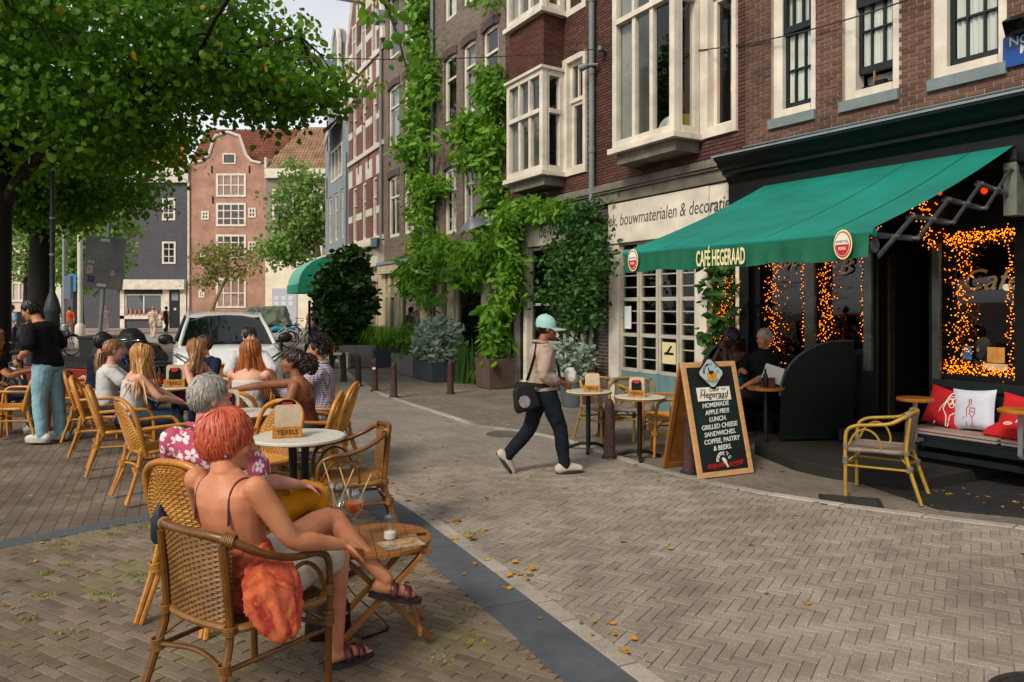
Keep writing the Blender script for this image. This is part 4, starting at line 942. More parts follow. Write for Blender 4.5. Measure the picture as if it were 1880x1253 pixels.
m_hedge = leafmat('hedge_leaf', '4a6d1c', '668826', None, .3)
m_grassb = leafmat('ornamental_grass_blade', '568a1a', '86b032', 'a8a050', .4)
m_stem = mat('vine_stem', '3d3222', .9, .3, 12, .3)
def tree(name, label, base, trunk, rad, limbs, blobs, leaf, size, per, m, mb_, elong=1.2, droop=.55, sp=.34, twigs=1, flat=.5, group=None):
    t = thing(name, label, 'tree', base, group=group); b0 = V(base)
    MB().tube(bez(trunk, 18), [rad[0]+(rad[1]-rad[0])*i/18 for i in range(len(bez(trunk, 18)))], 12).build('trunk', mb_, t)
    for pts, r0, r1 in limbs:
        q = bez(pts, 16); MB().tube(q, [r0+(r1-r0)*i/(len(q)-1) for i in range(len(q))], 8).build('limb', mb_, t)
    ctr = []
    for c, r, n in blobs: ctr.append(blob_pts(c, r, n))
    ctr = np.concatenate(ctr)
    # twigs: each cluster reaches towards the nearest limb point
    lp = [q for pts, _, _ in limbs for q in bez(pts, 10)]+list(trunk)[-1:]
    A_ = np.array([tuple(p) for p in lp]); b = MB()
    for c in ctr[::twigs]:
        j = int(np.argmin(((A_-c)**2).sum(1))); p = V(A_[j]); c = V(c); mid = (p+c)/2+V((rs_.normal()*.1, rs_.normal()*.1, .12)); b.tube([p, mid, c], [.02, .013, .006], 4, cap=False)
    tag(b.build('twigs', mb_, t), kind='stuff')
    leaves('crown', clusters(ctr, per, sp, flat), size, m, t, elong, droop)
    return t
z3 = V((0, 0, 0))
T1 = V((-10.2, 15.0, 0))
tree('lime_tree', 'nearest big dark-trunked lime tree cut off by the photo edge, its crown over the terrace', T1,
    [V((0, 0, -.1)), V((.02, 0, 1.6)), V((.1, -.05, 3.4)), V((.25, -.1, 5.2)), V((.3, -.1, 7.5))], (.31, .2),
    [([V((.12, 0, 3.6)), V((1.0, -.3, 4.5)), V((2.6, -.9, 5.2)), V((4.6, -1.6, 5.9)), V((6.6, -2.1, 6.3))], .15, .03),
     ([V((.2, 0, 4.6)), V((1.2, .2, 5.7)), V((3.0, .4, 6.6)), V((5.2, .2, 7.4))], .15, .04),
     ([V((.1, 0, 4.2)), V((-1.2, -.4, 5.2)), V((-3.2, -.6, 6.2))], .14, .04), ([V((.2, -.05, 4.4)), V((.6, -1.6, 5.3)), V((1.6, -3.2, 6.0)), V((3.2, -4.2, 6.3))], .12, .03),
     ([V((4.6, -1.6, 5.9)), V((6.2, -4.2, 6.1)), V((7.9, -6.4, 5.6)), V((8.75, -7.2, 5.0)), V((9.05, -7.55, 4.45)), V((9.2, -7.7, 3.95))], .04, .006),
     ([V((3.0, .4, 6.6)), V((4.8, 1.4, 6.3)), V((6.2, 1.8, 5.9))], .06, .02)],
    [((2.1, -1.3, 6.6), (3.7, 3.2, 2.2), 320), ((5.2, -1.2, 6.0), (1.6, 1.9, 1.0), 62), ((-2.4, -1, 6.6), (3.6, 3.4, 2.5), 130), ((2.0, -.8, 4.9), (2.6, 2.2, .7), 44), ((6.3, -1.0, 5.65), (1.0, 1.1, .35), 16)],
    None, .092, 76, m_lime, m_bark, twigs=2)
o = leaves('hanging_leaves', clusters([(8.9, -7.35, 4.75), (9.0, -7.45, 4.6), (8.8, -7.3, 4.95), (9.12, -7.6, 4.3), (9.2, -7.68, 4.1), (9.25, -7.7, 3.95), (8.75, -7.35, 4.6), (8.6, -7.3, 5.05), (8.9, -7.5, 4.9)], 7, .11), .085, m_lime, bpy.data.objects['lime_tree'], 1.15, .7)
T2 = V((-13.6, 22.0, 0))
tree('lime_tree', 'second lime tree with dark forked trunk behind the standing man in black', T2,
    [V((0, 0, -.1)), V((0, 0, 1.5)), V((.03, 0, 3.2)), V((.1, 0, 4.4))], (.36, .30),
    [([V((.08, 0, 4.2)), V((.7, -.1, 5.4)), V((2.2, -.3, 6.6)), V((4.3, -.6, 7.4))], .2, .04), ([V((0, 0, 4.2)), V((-.7, .1, 5.4)), V((-1.5, .2, 7))], .22, .06),
     ([V((.1, 0, 3.9)), V((.9, -.3, 4.6)), V((1.8, -.7, 5.6)), V((2.8, -1.4, 6.4))], .13, .04), ([V((-.1, 0, 3.8)), V((-.9, -.2, 4.3)), V((-1.9, -.4, 5.0))], .12, .04), ([V((.1, 0, 4.3)), V((.3, .2, 6)), V((.6, .2, 8))], .2, .07)],
    [((.4, -.6, 6.6), (4.1, 3.6, 2.6), 260), ((-3, -.4, 6.6), (3.2, 3, 2.7), 110), ((1.2, -.6, 5.2), (2.2, 2.2, .9), 50), ((.9, -.9, 4.6), (1.5, 1.4, .7), 30)], None, .105, 70, m_lime, m_bark, twigs=2, sp=.4)
for x_, y_, r_, lab in ((2.5, -13, 1.0, 'lime tree behind the viewer, mirrored in the café windows'), (-9, -8, 2.4, 'lime tree behind the left terrace, mirrored in the bay windows')):
    o = dup(bpy.data.objects['lime_tree.001'], lab); o.location = (x_, y_, 0); o.rotation_euler = (0, 0, r_)
tree('street_tree', 'slender pale-green street tree with mossy trunk before the cream house', (-9.6, 38, 0),
    [V((0, 0, 0)), V((.02, 0, 2)), V((-.1, 0, 4.4)), V((-.6, 0, 6.4)), V((-.8, 0, 8.4))], (.26, .06), [([V((-.1, 0, 4.2)), V((-.9, 0, 5.2)), V((-2, 0, 6))], .08, .02), ([V((-.2, 0, 4.8)), V((.3, 0, 5.8)), V((.6, 0, 6.8))], .07, .02), ([V((0, 0, 3.6)), V((-.8, 0, 4.0)), V((-1.9, 0, 4.3))], .06, .02)],
    [((-.9, 0, 6.6), (1.5, 1.3, 2.4), 90), ((-1.6, 0, 4.6), (1.3, 1, .9), 36), ((.2, 0, 6.2), (.7, .8, 1.6), 20)], None, .15, 30, m_lime2, m_bark2, sp=.3, flat=.6)
tree('small_leaning_tree', 'small leaning olive-coloured tree in front of the pink brick house', (-19.1, 48, 0),
    [V((0, 0, 0)), V((.2, 0, 1.4)), V((.8, 0, 2.8)), V((1.3, 0, 3.8))], (.16, .07), [([V((.9, 0, 3.0)), V((1.8, 0, 4.0)), V((2.6, 0, 4.5))], .06, .02), ([V((.8, 0, 2.8)), V((.3, 0, 3.8)), V((-.5, 0, 4.4))], .05, .02)],
    [((1.1, 0, 4.6), (2.2, 1.5, 1.2), 62), ((-.4, 0, 3.4), (.9, .8, .5), 10)], None, .14, 22, m_olive, m_bark2, sp=.36)
tree('street_tree', 'bright green street tree behind the back of the road sign', (-25.6, 45, 0),
    [V((0, 0, 0)), V((0, 0, 2)), V((0, 0, 5)), V((.2, 0, 7.5))], (.36, .1), [([V((0, 0, 3.6)), V((1, 0, 5)), V((2.2, 0, 6))], .1, .03), ([V((0, 0, 3.8)), V((-1, 0, 5)), V((-2, 0, 6.4))], .1, .03)],
    [((.7, 0, 6), (2.5, 2, 2.9), 150), ((.5, 0, 3.6), (1.8, 1.2, 1), 34)], None, .17, 34, m_lime2, m_bark, sp=.4)
tree('street_tree', 'yellow-green young tree between the two dark lime trunks', (-30.6, 48, 0),
    [V((0, 0, 0)), V((0, 0, 3)), V((.2, 0, 6.5))], (.2, .06), [([V((0, 0, 3)), V((.8, 0, 4.6)), V((1.4, 0, 5.6))], .08, .03)], [((.2, 0, 6), (1.7, 1.5, 2.8), 80)], None, .17, 26, m_lime2, m_bark, sp=.36)
def plant(name, label, cat, base, m, pts, size, elong=1.3, droop=.3, stems=(), planter=None, group=None, rz=0, part='foliage'):
    t = thing(name, label, cat, base, rz, group)
    leaves(part, pts, size, m, t, elong, droop)
    for i, (q, r) in enumerate(stems): MB().tube(bez(q, 14), r, 6).build('stem', m_stem, t)
    if planter:
        x0, x1, y0, y1, h, mm = planter; b = MB(); e = .035
        b.loft([[(x0+.03, y0+.03, 0), (x1-.03, y0+.03, 0), (x1-.03, y1-.03, 0), (x0+.03, y1-.03, 0)], [(x0, y0, h), (x1, y0, h), (x1, y1, h), (x0, y1, h)], [(x0+e, y0+e, h), (x1-e, y0+e, h), (x1-e, y1-e, h), (x0+e, y1-e, h)], [(x0+e, y0+e, h-.06), (x1-e, y0+e, h-.06), (x1-e, y1-e, h-.06), (x0+e, y1-e, h-.06)]])
        b.build('planter', mm, t, smooth=False, bev=.006)
        MB().bx(x0+e, x1-e, y0+e, y1-e, h-.09, h-.055).build('soil', mat('potting_soil', '1f1811', .95, .3, 14, .4), t)
    return t
m_conc = mat('grey_concrete', '6b6862', .85, .14, 5, .25, 60); m_corten = mat('rusty_steel_planter', '5c4a40', .7, .22, 4, .15, 40, col2='473a34'); m_slate = mat('slate_planter', '3a4046', .7, .12, 5, .1)
m_zincp = mat('zinc_pot', '4c5357', .6, .12, 6, .1)
lb = V((-4.75, 21.8, 0))
plant('laurel_bush', 'big dark glossy laurel bush in a concrete planter beside the bollards', 'bush', lb, m_laurel, np.concatenate([clusters(blob_pts((.0, 0, 1.95), (.72, .6, 1.15), 130), 34, .11, .8), clusters(blob_pts((-.12, 0, 1.1), (.6, .5, .5), 36), 26, .1, .8), clusters(blob_pts((.15, 0, 3.0), (.5, .4, .35), 24), 20, .1, .8), clusters(blob_pts((-.45, -.1, 2.2), (.45, .4, .6), 30), 22, .1, .8)]),
    .105, 1.9, -.1, [([(0, 0, .3), (.05, 0, 1.2), (-.1, 0, 2.4)], .05)], (-.10, .95, -.45, .5, .62, m_conc))
MB().bx(-.42, -.12, -.40, -.1, .12, .16).bx(-.42, -.39, -.40, -.1, 0, .12).build('x', m_white) if False else None
def on(h, u, v, off=.15): s_, z_ = h.hp(u, v, off); p = h.p0+h.d*s_-h.n*off; p.z = z_; return p
def vine(name, label, h, blobs, m, size, per=26, sp=.16, stems=(), elong=2.2, droop=.75, off=.22):
    p0 = on(h, *stems[0][0]); p0.z = 0; c = []
    for (u, v, ru, rv, n) in blobs:
        for _ in range(max(2, int(n*.7))):
            a = rnd.uniform(0, 2*PI); k = math.sqrt(rnd.random()); q = on(h, u+ru*k*math.cos(a), v+rv*k*math.sin(a), max(.03, off*rnd.uniform(.1, 1.6))); c.append(tuple(q-p0))
    t = thing(name, label, 'climbing plant', p0)
    leaves('foliage', clusters(c, int(per*1.5), sp*.95, .7), size*.68, m, t, elong*1.1, droop, var=.55)
    for st in stems: MB().tube(bez([on(h, u, v, .08)-p0 for u, v in st], 24), .028, 6).build('stem', m_stem, t)
    return t
vine('wisteria', 'tall wisteria running up the drainpipe of the brown house to the roof', brown, [(772, 10, 18, 50, 24), (776, 100, 17, 55, 28), (776, 180, 17, 60, 28), (772, 245, 22, 42, 24), (752, 275, 18, 18, 8), (780, 330, 20, 48, 24), (776, 388, 20, 30, 14), (800, 335, 14, 18, 6), (745, 262, 16, 22, 5), (775, 445, 12, 20, 5)], m_wist, .115, 26, .17, [[(797, 690), (797, 480), (790, 250), (778, 0)]])
vine('wisteria', 'bright green wisteria spreading over the right-hand windows of the brown house', brown, [(904, 170, 20, 42, 26), (884, 230, 38, 24, 28), (845, 243, 26, 10, 7), (888, 282, 32, 34, 22), (908, 345, 16, 45, 15), (858, 288, 30, 18, 10), (906, 132, 15, 18, 8), (898, 2, 12, 6, 4)], m_wist, .105, 24, .16, [[(912, 690), (912, 520), (905, 350), (890, 180)]])
vine('wisteria', 'wisteria hanging in sprays over the low door canopy of the brown house', brown, [(775, 490, 34, 26, 34), (762, 520, 20, 28, 20), (830, 465, 50, 18, 36), (870, 475, 34, 26, 34), (895, 440, 22, 22, 18), (800, 450, 26, 18, 16), (850, 500, 26, 20, 16), (785, 545, 10, 20, 6)], m_wist, .11, 24, .16, [[(793, 690), (792, 560), (800, 480), (850, 465), (900, 470)]], off=.4)
vine('wisteria', 'wisteria curtain hanging over the left side of the de Weldaad shop door', red, [(932, 475, 20, 40, 34), (938, 530, 18, 34, 26), (925, 545, 12, 25, 8), (942, 420, 16, 20, 10), (975, 385, 40, 16, 26), (930, 395, 26, 14, 16), (1020, 390, 26, 14, 12)], m_wist, .09, 24, .13, [[(940, 715), (940, 560), (938, 440), (960, 395), (1050, 380)]], off=.35)
vine('climbing_rose', 'dark green climbing rose bush filling the wall beside the shop window', red, [(1066, 430, 36, 46, 60), (1052, 500, 44, 48, 66), (1072, 560, 32, 40, 38), (1022, 470, 24, 34, 16), (1008, 553, 30, 12, 10), (1082, 385, 20, 18, 12), (1046, 600, 22, 20, 8), (1098, 470, 12, 50, 12)], m_rose, .075, 26, .13, [[(1078, 735), (1080, 640), (1075, 520), (1060, 420)], [(1086, 735), (1090, 620), (1085, 480)], [(1072, 735), (1066, 640), (1040, 560)]], 1.5, .3, off=.4)
bp_ = brown.rz
pv = red.p0-red.n*.42+red.d*.35; pv.z = 0
plant('potted_wisteria', 'young wisteria in a square rusty planter left of the walking man', 'potted plant', pv, m_wist, clusters(blob_pts((0, 0, 1.2), (.28, .25, .75), 44), 18, .09, .9), .085, 2.2, .8, [([(0, 0, .5), (.05, 0, 1.1), (0, .1, 2.2)], .014), ([(.03, 0, .5), (-.1, .05, 1.5)], .01)], (-.34, .34, -.34, .3, .62, m_corten), rz=red.rz)
def bp(s, off): q = brown.p0+brown.d*s-brown.n*off; return q
def grassy(n, w, d, hmax, m, parent, base=.45, name='grass_blades'):
    b = MB()
    for _ in range(n):
        x, y = rnd.uniform(-w, w), rnd.uniform(-d, d); a = rnd.uniform(0, 2*PI); h = hmax*rnd.uniform(.6, 1.1); l = h*rnd.uniform(.5, 1.1); dx, dy = math.cos(a), math.sin(a)
        p = [V((x, y, base)), V((x+dx*l*.3, y+dy*l*.3, base+h*.75)), V((x+dx*l*.75, y+dy*l*.75, base+h*.85)), V((x+dx*l*1.15, y+dy*l*1.15, base+h*.4))]; wv = V((-dy, dx, 0))*.009
        b.add([p[0]-wv, p[0]+wv, p[1]-wv, p[1]+wv, p[2]-wv*.8, p[2]+wv*.8, p[3]], [(0, 1, 3, 2), (2, 3, 5, 4), (4, 5, 6)])
    return tag(b.build(name, m, parent), kind='stuff')
gs_ = [(X_ := brown.X(712), 'wispy ornamental grass spilling from the long grey trough by the laurel'), (brown.X(745), 'ornamental grass in a dark slate planter in front of the brown house door')]
for i, (s_, lab) in enumerate(gs_):
    t = thing('ornamental_grass', lab, 'potted plant', bp(s_, .75), bp_, 'ornamental grasses in planters')
    grassy(520, .42, .3, .75, m_grassb, t); hh = .5; b = MB(); b.loft([[(-.5, -.35, 0), (.5, -.35, 0), (.5, .35, 0), (-.5, .35, 0)], [(-.52, -.37, hh), (.52, -.37, hh), (.52, .37, hh), (-.52, .37, hh)], [(-.48, -.33, hh), (.48, -.33, hh), (.48, .33, hh), (-.48, .33, hh)], [(-.48, -.33, hh-.05), (.48, -.33, hh-.05), (.48, .33, hh-.05), (-.48, .33, hh-.05)]]); b.build('planter', m_slate if i else m_conc, t, smooth=False, bev=.006)
plant('box_hedge', 'leafy light-green hedge plant in a stone trough beside the bollard', 'potted plant', bp(brown.X(815), .8), m_hedge, clusters(blob_pts((0, 0, .82), (.75, .36, .42), 90), 22, .08, .9), .06, 1.3, -.2, (), (-.8, .8, -.36, .36, .5, m_conc), rz=bp_)
plant('silver_shrub', 'round silver-grey shrub in a trough before the brown house window', 'potted plant', bp(brown.X(866), .85), m_silver, clusters(blob_pts((0, 0, .85), (.72, .5, .52), 120), 24, .07, .9), .055, 2.6, -.4, (), (-.6, .55, -.4, .4, .45, m_slate), rz=bp_)
t = thing('reed_plant', 'clump of upright reed leaves at the right corner of the brown house', 'plant', bp(brown.X(900), .55), bp_); b = MB()
for _ in range(70):
    x, y = rnd.gauss(0, .16), rnd.gauss(0, .1); h = rnd.uniform(.5, 1.15); dx = rnd.gauss(0, .16); wv = V((.014, .006, 0)); b.add([V((x, y, 0))-wv, V((x, y, 0))+wv, V((x+dx*.4, y, h*.6))+wv, V((x+dx*.4, y, h*.6))-wv, V((x+dx, y-.05, h))], [(0, 1, 2, 3), (3, 2, 4)])
b.build('leaf_blades', m_rose, t)
t = plant('silver_bush', 'small silver-leaved bush in a zinc tub behind the walking man', 'potted plant', G(1052, 745), m_silver, clusters(blob_pts((0, 0, .82), (.34, .3, .34), 60), 20, .06, .9), .045, 2.4, -.4)
MB().lathe([(.19, 0), (.24, .42), (.26, .42), (.26, .45), (.22, .45), (.21, .40), (0, .40)], 22).build('tub', m_zincp, t)
t = thing('dry_grass_tuft', 'dry straw-coloured grass tuft growing at the foot of the brown house', 'plant', bp(brown.X(912), .35)); grassy(70, .12, .1, .35, leafmat('dry_grass_blade', '9a7a3c', '7c8a3a', None, .3), t, 0)
# ================================================================ terrace furniture
def rattan(name, a, b, rough=.4):
    t = NT(name); p = t.obj(); r = t.rand()
    col = t.mix(t.ramp(t.noise(7, 5, p), .3, .7), lin(a), lin(b)); col = t.mix(1, col, t.grey(t.ramp(r, 0, 1, .78, 1.15)), 'MULTIPLY')
    col = t.mix(1, col, t.grey(t.ramp(t.noise(60, 3, p), .3, .7, .82, 1.12)), 'MULTIPLY')
    return t.out(t.bsdf(col, rough, .45, nrm=t.bump(t.noise(90, 3, p), .15, .004)))
m_cane = rattan('brown_cane', '55340f', '74491a', .32); m_weave = rattan('brown_rattan_weave', '6a451c', '8a612c', .5)
m_gcane = rattan('golden_cane', 'a2631a', 'c08430', .35); m_gweave = rattan('golden_rattan_weave', 'a06a24', 'c0893c', .5)
m_yalu = rattan('yellow_bamboo_tube', '8a6a20', 'a5842e', .35); m_kweave = rattan('grey_brown_weave', '6a5c4e', '83746a', .6)
def weave(f, nu, nv, r, amp, seg=3):
    """over-and-under strands on the surface f(a, b), a and b from 0 to 1"""
    b = MB(); e = 1e-3
    def nrm(u, v): return (f(min(1, u+e), v)-f(max(0, u-e), v)).cross(f(u, min(1, v+e))-f(u, max(0, v-e))).normalized()
    for j in range(nv):
        v = (j+.5)/nv; n = nu*2
        b.tube([f(i/n, v)+nrm(i/n, v)*amp*math.sin(PI*(i/2+j)) if True else 0 for i in range(n+1)], r, seg, flat=1.0, cap=False)
    for i in range(nu):
        u = (i+.5)/nu; b.tube([f(u, k/8) for k in range(9)], r*1.1, seg, cap=False)
    return b
def wraps(b, p, d, r, n=5, w=.009):
    d = V(d).normalized(); x, y, _ = frame(d)
    for i in range(n): c = V(p)+d*(i-(n-1)/2)*w; b.tube([c+(x*math.cos(a)+y*math.sin(a))*r for a in (2*PI*k/10 for k in range(10))], w*.5, 5, closed=True)
def mirror(pts): return [V((-p[0], p[1], p[2])) for p in reversed(pts)]
def make_chair(label, style, group):
    t = thing('bistro_chair', label, 'chair', group=group)
    mc, mw = {'brown': (m_cane, m_weave), 'gold': (m_gcane, m_gweave), 'grey': (m_yalu, m_kweave)}[style]
    gold = style == 'gold'; hb = .88 if gold else (.78 if style == 'grey' else .81); wr = MB()
    if not gold:
        half = [(.25, .25, 0), (.255, .25, .25), (.26, .25, .46), (.268, .235, .59), (.28, .16, .645), (.285, .02, .665), (.275, -.13, hb-.09), (.205, -.25, hb-.015)]
        rail = bez([V(p) for p in half]+[V((0, -.295, hb))]+mirror(half), 96)
        MB().tube(rail, [.0165 if V(p).y > -.13 else .019 for p in rail], 9).build('arm_rail', mc, t)
        back = lambda u, v: V(((u-.5)*(.40+.05*v), -.215-.075*math.cos((u-.5)*PI)*(.4+.6*v)-.02*v, .425+(hb-.43-.05*abs(u-.5)*v)*v))
    else:
        half = [(.235, -.2, .40), (.262, -.255, .62), (.235, -.31, .80), (.13, -.345, .875)]
        rail = bez([V(p) for p in half]+[V((0, -.352, hb+.01))]+mirror(half), 60)
        MB().tube(rail, .021, 9).build('back_rim', mc, t)
        back = lambda u, v: V(((u-.5)*(.45+.09*math.sin(v*PI)-.12*v*v), -.2-.05*math.cos((u-.5)*PI)-.14*v, .42+(hb-.42-.10*(abs(u-.5)*2)**3)*v))
        for s in (1, -1):
            MB().tube(bez([(s*.255, -.275, .64), (s*.29, -.1, .65), (s*.30, .1, .655), (s*.295, .2, .64), (s*.275, .25, .55), (s*.262, .262, .3), (s*.262, .275, 0)], 30), .0175, 8).tube(bez([(s*.225, .24, .42), (s*.228, .25, .25), (s*.232, .275, 0)], 10), .013, 7).build('arm', mc, t)
            wraps(wr, (s*.248, .26, .27), (0, 0, 1), .036, 6)
    nbar = 22 if gold else 17
    weave(back, nbar, 34, .0055, .0045).build('backrest', mw, t)
    seat = lambda u, v: V(((u-.5)*.47*(1-.12*(1-v)), -.21+.44*v, .435-.022*math.sin(u*PI)*math.sin(v*PI)))
    sb_ = weave(seat, 15, 26, .007, .004); sb_.tube(bez([(-.235, .235, .425), (.235, .235, .425), (.24, 0, .43), (.205, -.215, .43), (-.205, -.215, .43), (-.24, 0, .43)], 36, True), .019, 8, closed=True)
    sb_.build('seat', mw, t)
    for s in (1, -1):
        a = [(s*.205, -.265 if not gold else -.215, hb-.04 if not gold else .5), (s*.212, -.235, .44), (s*.225, -.27, .28), (s*.25, -.36, 0)]
        lg = MB().tube(bez([V(p) for p in a], 20), .017, 8)
        if gold: lg.tube(bez([(s*.18, -.2, .41), (s*.195, -.26, .25), (s*.215, -.36, 0)], 10), .013, 7)
        lg.build('rear_leg', mc, t); wraps(wr, (s*.222 if not gold else s*.208, -.268, .29), (0, -.2, 1), .024 if not gold else .034, 6); wraps(wr, (s*.214, -.237, .43), (0, 0, 1), .023, 4)
        loop = bez([(s*.258, .235, .44), (s*.268, .17, .57), (s*.274, .08, .62), (s*.27, -.01, .57), (s*.255, -.045, .46), (s*.24, -.0, .43)], 24) if not gold else bez([(s*.262, .262, .34), (s*.262, .16, .40), (s*.23, .05, .41)], 12)
        MB().tube(loop, .010, 7).build('arm_loop' if not gold else 'corner_brace', mc, t)
        if not gold: wraps(wr, (s*.256, .25, .33), (0, 0, 1), .022, 7); wraps(wr, (s*.262, .245, .46), (0, 0, 1), .022, 5); wraps(wr, (s*.215, -.24, hb-.02), (-s*.8, -.4, .1), .025, 6)
    st_ = MB()
    zz = .29
    st_.tube(bez([(.25, .25, zz), (0, .2, zz+.015), (-.25, .25, zz)], 12), .011, 7).tube(bez([(.22, -.268, zz), (0, -.23, zz+.01), (-.22, -.268, zz)], 12), .011, 7)
    for s in (1, -1):
        st_.tube([(s*.252, .25, zz-.01), (s*.222, -.265, zz-.01)], .011, 7)
        st_.tube(bez([(s*.25, .245, zz+.02), (s*.18, .16, .38), (s*.1, .1, .415)], 10), .008, 6).tube(bez([(s*.225, -.26, zz+.02), (s*.17, -.2, .37), (s*.1, -.17, .412)], 10), .008, 6)
    st_.build('stretcher', mc, t); tag(wr.build('cane_binding', mw, t), kind='stuff')
    return t
CH = {}
def chair(style, x, y, rz, label, group=None):
    group = group or {'brown': 'brown cane chairs in front', 'gold': 'golden cane terrace chairs', 'grey': 'wicker chairs at the café front'}[style]
    if style not in CH: CH[style] = make_chair(label, style, group); o = CH[style]
    else: o = dup(CH[style], label, group)
    o.location = (x, y, 0); o.rotation_euler = (0, 0, math.radians(rz)); return o
chair('brown', -1.17, 3.34, -33, 'brown cane armchair under the red-haired woman, nearest of all the chairs')
chair('brown', -1.22, 5.72, 108, 'empty brown cane armchair with looped arms beyond the small folding table')
chair('gold', -1.66, 4.36, -24, 'golden cane chair the grey-haired man in the pink shirt sits on')
chair('gold', -2.72, 7.75, -6, 'golden cane chair with the long-haired auburn woman, seen from behind its round back')
chair('gold', -1.98, 7.25, 97, 'golden cane chair under the young woman in the brown strap top')
chair('gold', -2.02, 8.15, 92, 'golden cane chair under the dark curly-haired man in the checked shirt')
chair('gold', -2.15, 6.35, 150, 'empty golden cane chair half hidden behind the round white table')
chair('gold', -3.22, 7.0, -48, 'empty golden cane chair just behind the man in the pink shirt')
chair('gold', -4.08, 8.05, -62, 'golden cane chair under the blonde with long loose hair')
chair('gold', -4.82, 9.05, -66, 'golden cane chair under the blonde with the ponytail and white top')
chair('gold', -5.42, 9.95, -70, 'golden cane chair under the boy in the blue and red track jacket')
chair('gold', -6.2, 10.9, 88, 'empty golden cane chair right of the standing man and turned away from him')
chair('gold', -6.36, 9.75, 100, 'empty golden cane chair directly behind the jeans of the standing man')
chair('gold', -7.05, 10.2, -60, 'golden cane chair at the photo edge under the curly-haired woman in black')
chair('gold', -4.2, 10.5, 170, 'golden cane chair under the short-haired woman laughing before the white car')
chair('gold', -3.5, 10.3, 190, 'golden cane chair under the man in the white shirt before the white car')
chair('gold', -4.05, 9.15+.75, 200, 'golden cane chair under the woman in the dark red top') if False else None
chair('gold', 1.86, 8.95, 96, 'golden cane chair between the café table and the chalkboard', 'golden cane terrace chairs')
chair('grey', 3.37, 6.97, 55, 'single grey wicker chair with yellow bamboo legs in front of the café door')
chair('grey', 1.20, 9.75, -150, 'grey wicker chair behind the first café table with the post behind it')
chair('grey', 1.52, 9.7, 170, 'grey wicker chair between the two café tables, against the pale blue shop doors')
chair('grey', 2.12, 8.55, 100, 'grey wicker chair mostly hidden behind the chalkboard')
# tables
m_top = mat('white_laminate', 'c3bfb4', .3, .05, 4, .03, 40); m_rim = mat('brass_rim', '94702f', .35, .15, 8, .05, metal=.5); m_castb = mat('black_cast_iron', '151515', .45, .2, 12, .1, 50)
m_teak = mat('oiled_teak', '99622c', .45, .28, 5, .2, 40, col2='6f4119', stretch=(1, 7, 1)); m_oak = mat('pale_oak', 'b08a52', .5, .15, 6, .1, 50, stretch=(1, 1, 6))
def round_table(label, x, y, z, r, legs=False, rim=None, group='round white terrace tables', rz=0, nl=3):
    t = thing('round_table', label, 'table', (x, y, 0), rz, group)
    MB().lathe([(0, z-.028), (r-.008, z-.028), (r, z-.02), (r, z-.006), (r-.007, z), (0, z)], 40).build('tabletop', m_top, t)
    if rim: MB().lathe([(r, z-.027), (r+.006, z-.024), (r+.006, z-.008), (r, z-.005)], 40).build('rim', m_rim, t)
    if legs:
        for k in range(4):
            a = PI/4+k*PI/2; c, s = math.cos(a), math.sin(a)
            MB().tube(bez([(c*.07, s*.07, z-.05), (c*.06, s*.06, z*.5), (c*.10, s*.10, .22), (c*.27, s*.27, 0)], 16), .018, 8).build('leg', m_castb, t)
        MB().lathe([(.06, 0), (.13, .02), (.13, .035), (0, .035)], 16, Mx.Translation((0, 0, z-.075))).build('bracket', m_castb, t)
    else:
        MB().tube([(0, 0, .03), (0, 0, z-.03)], .028, 12).build('column', m_castb, t)
        for k in range(nl): a = .4+k*2*PI/nl; c, s = math.cos(a), math.sin(a); MB().tube(bez([(0, 0, .075), (c*.1, s*.1, .07), (c*.24, s*.24, .02), (c*.27, s*.27, .004)], 10), [.026]*4+[.02]*6, 8).build('foot', m_castb, t) if False else MB().tube(bez([(0, 0, .075), (c*.1, s*.1, .07), (c*.24, s*.24, .02), (c*.28, s*.28, .012)], 9), .02, 8).build('foot', m_castb, t)
    return t
round_table('round white table with black splayed legs beside the empty brown chair', -1.61, 5.76, .74, .345, True)
round_table('round white table with a brass rim in front of the auburn woman', -2.5, 7.02, .74, .33, True, True)
round_table('small round table with the bottle between the laughing friends on the left', -4.15, 9.35, .735, .34, False, True)
round_table('round table among the far friends, mostly hidden behind the auburn woman', -3.15, 9.1, .735, .34, False, True)
round_table('first round café table, beside the walking man, with a menu holder', .91, 9.1, .705, .275, False, True, 'round tables at the café front')
round_table('second round café table, between chalkboard and bollard, on a black column', 1.44, 8.6, .70, .287, False, True, 'round tables at the café front')
ft = thing('folding_table', 'low round slatted teak folding table with crossed legs beside the red-haired woman', 'table', (-.69, 3.95, 0), .25)
zt_, R_ = .52, .27; wsl = .0585
for i in range(9):
    x0 = -R_+i*.06; q = []
    n = 6
    xa, xb = x0+.0008, x0+.0592; hA = lambda x: math.sqrt(max(0, R_*R_-x*x))
    q = [(xa+(xb-xa)*k/n, hA(xa+(xb-xa)*k/n)+.002) for k in range(n+1)]+[(xb-(xb-xa)*k/n, -hA(xb-(xb-xa)*k/n)-.002) for k in range(n+1)]
    MB().prism(q[::-1], .022, Mx.Translation((0, 0, zt_-.022))).build('slat', m_teak, ft, smooth=False, bev=.003, fix=True)
b = MB(); b.bx(-R_+.02, R_-.02, -.17, -.13, zt_-.05, zt_-.023); b.build('top_rail', m_teak, ft, bev=.003); MB().bx(-R_+.02, R_-.02, .13, .17, zt_-.05, zt_-.023).build('top_rail', m_teak, ft, bev=.003)
for y_, s in ((-.19, 1), (.10, 1), (-.10, -1), (.19, -1)): MB().bar((-s*.26, y_, .012), (s*.2, y_, zt_-.04), .022, .042, V((0, 1, 0))).build('leg', m_teak, ft, bev=.003)
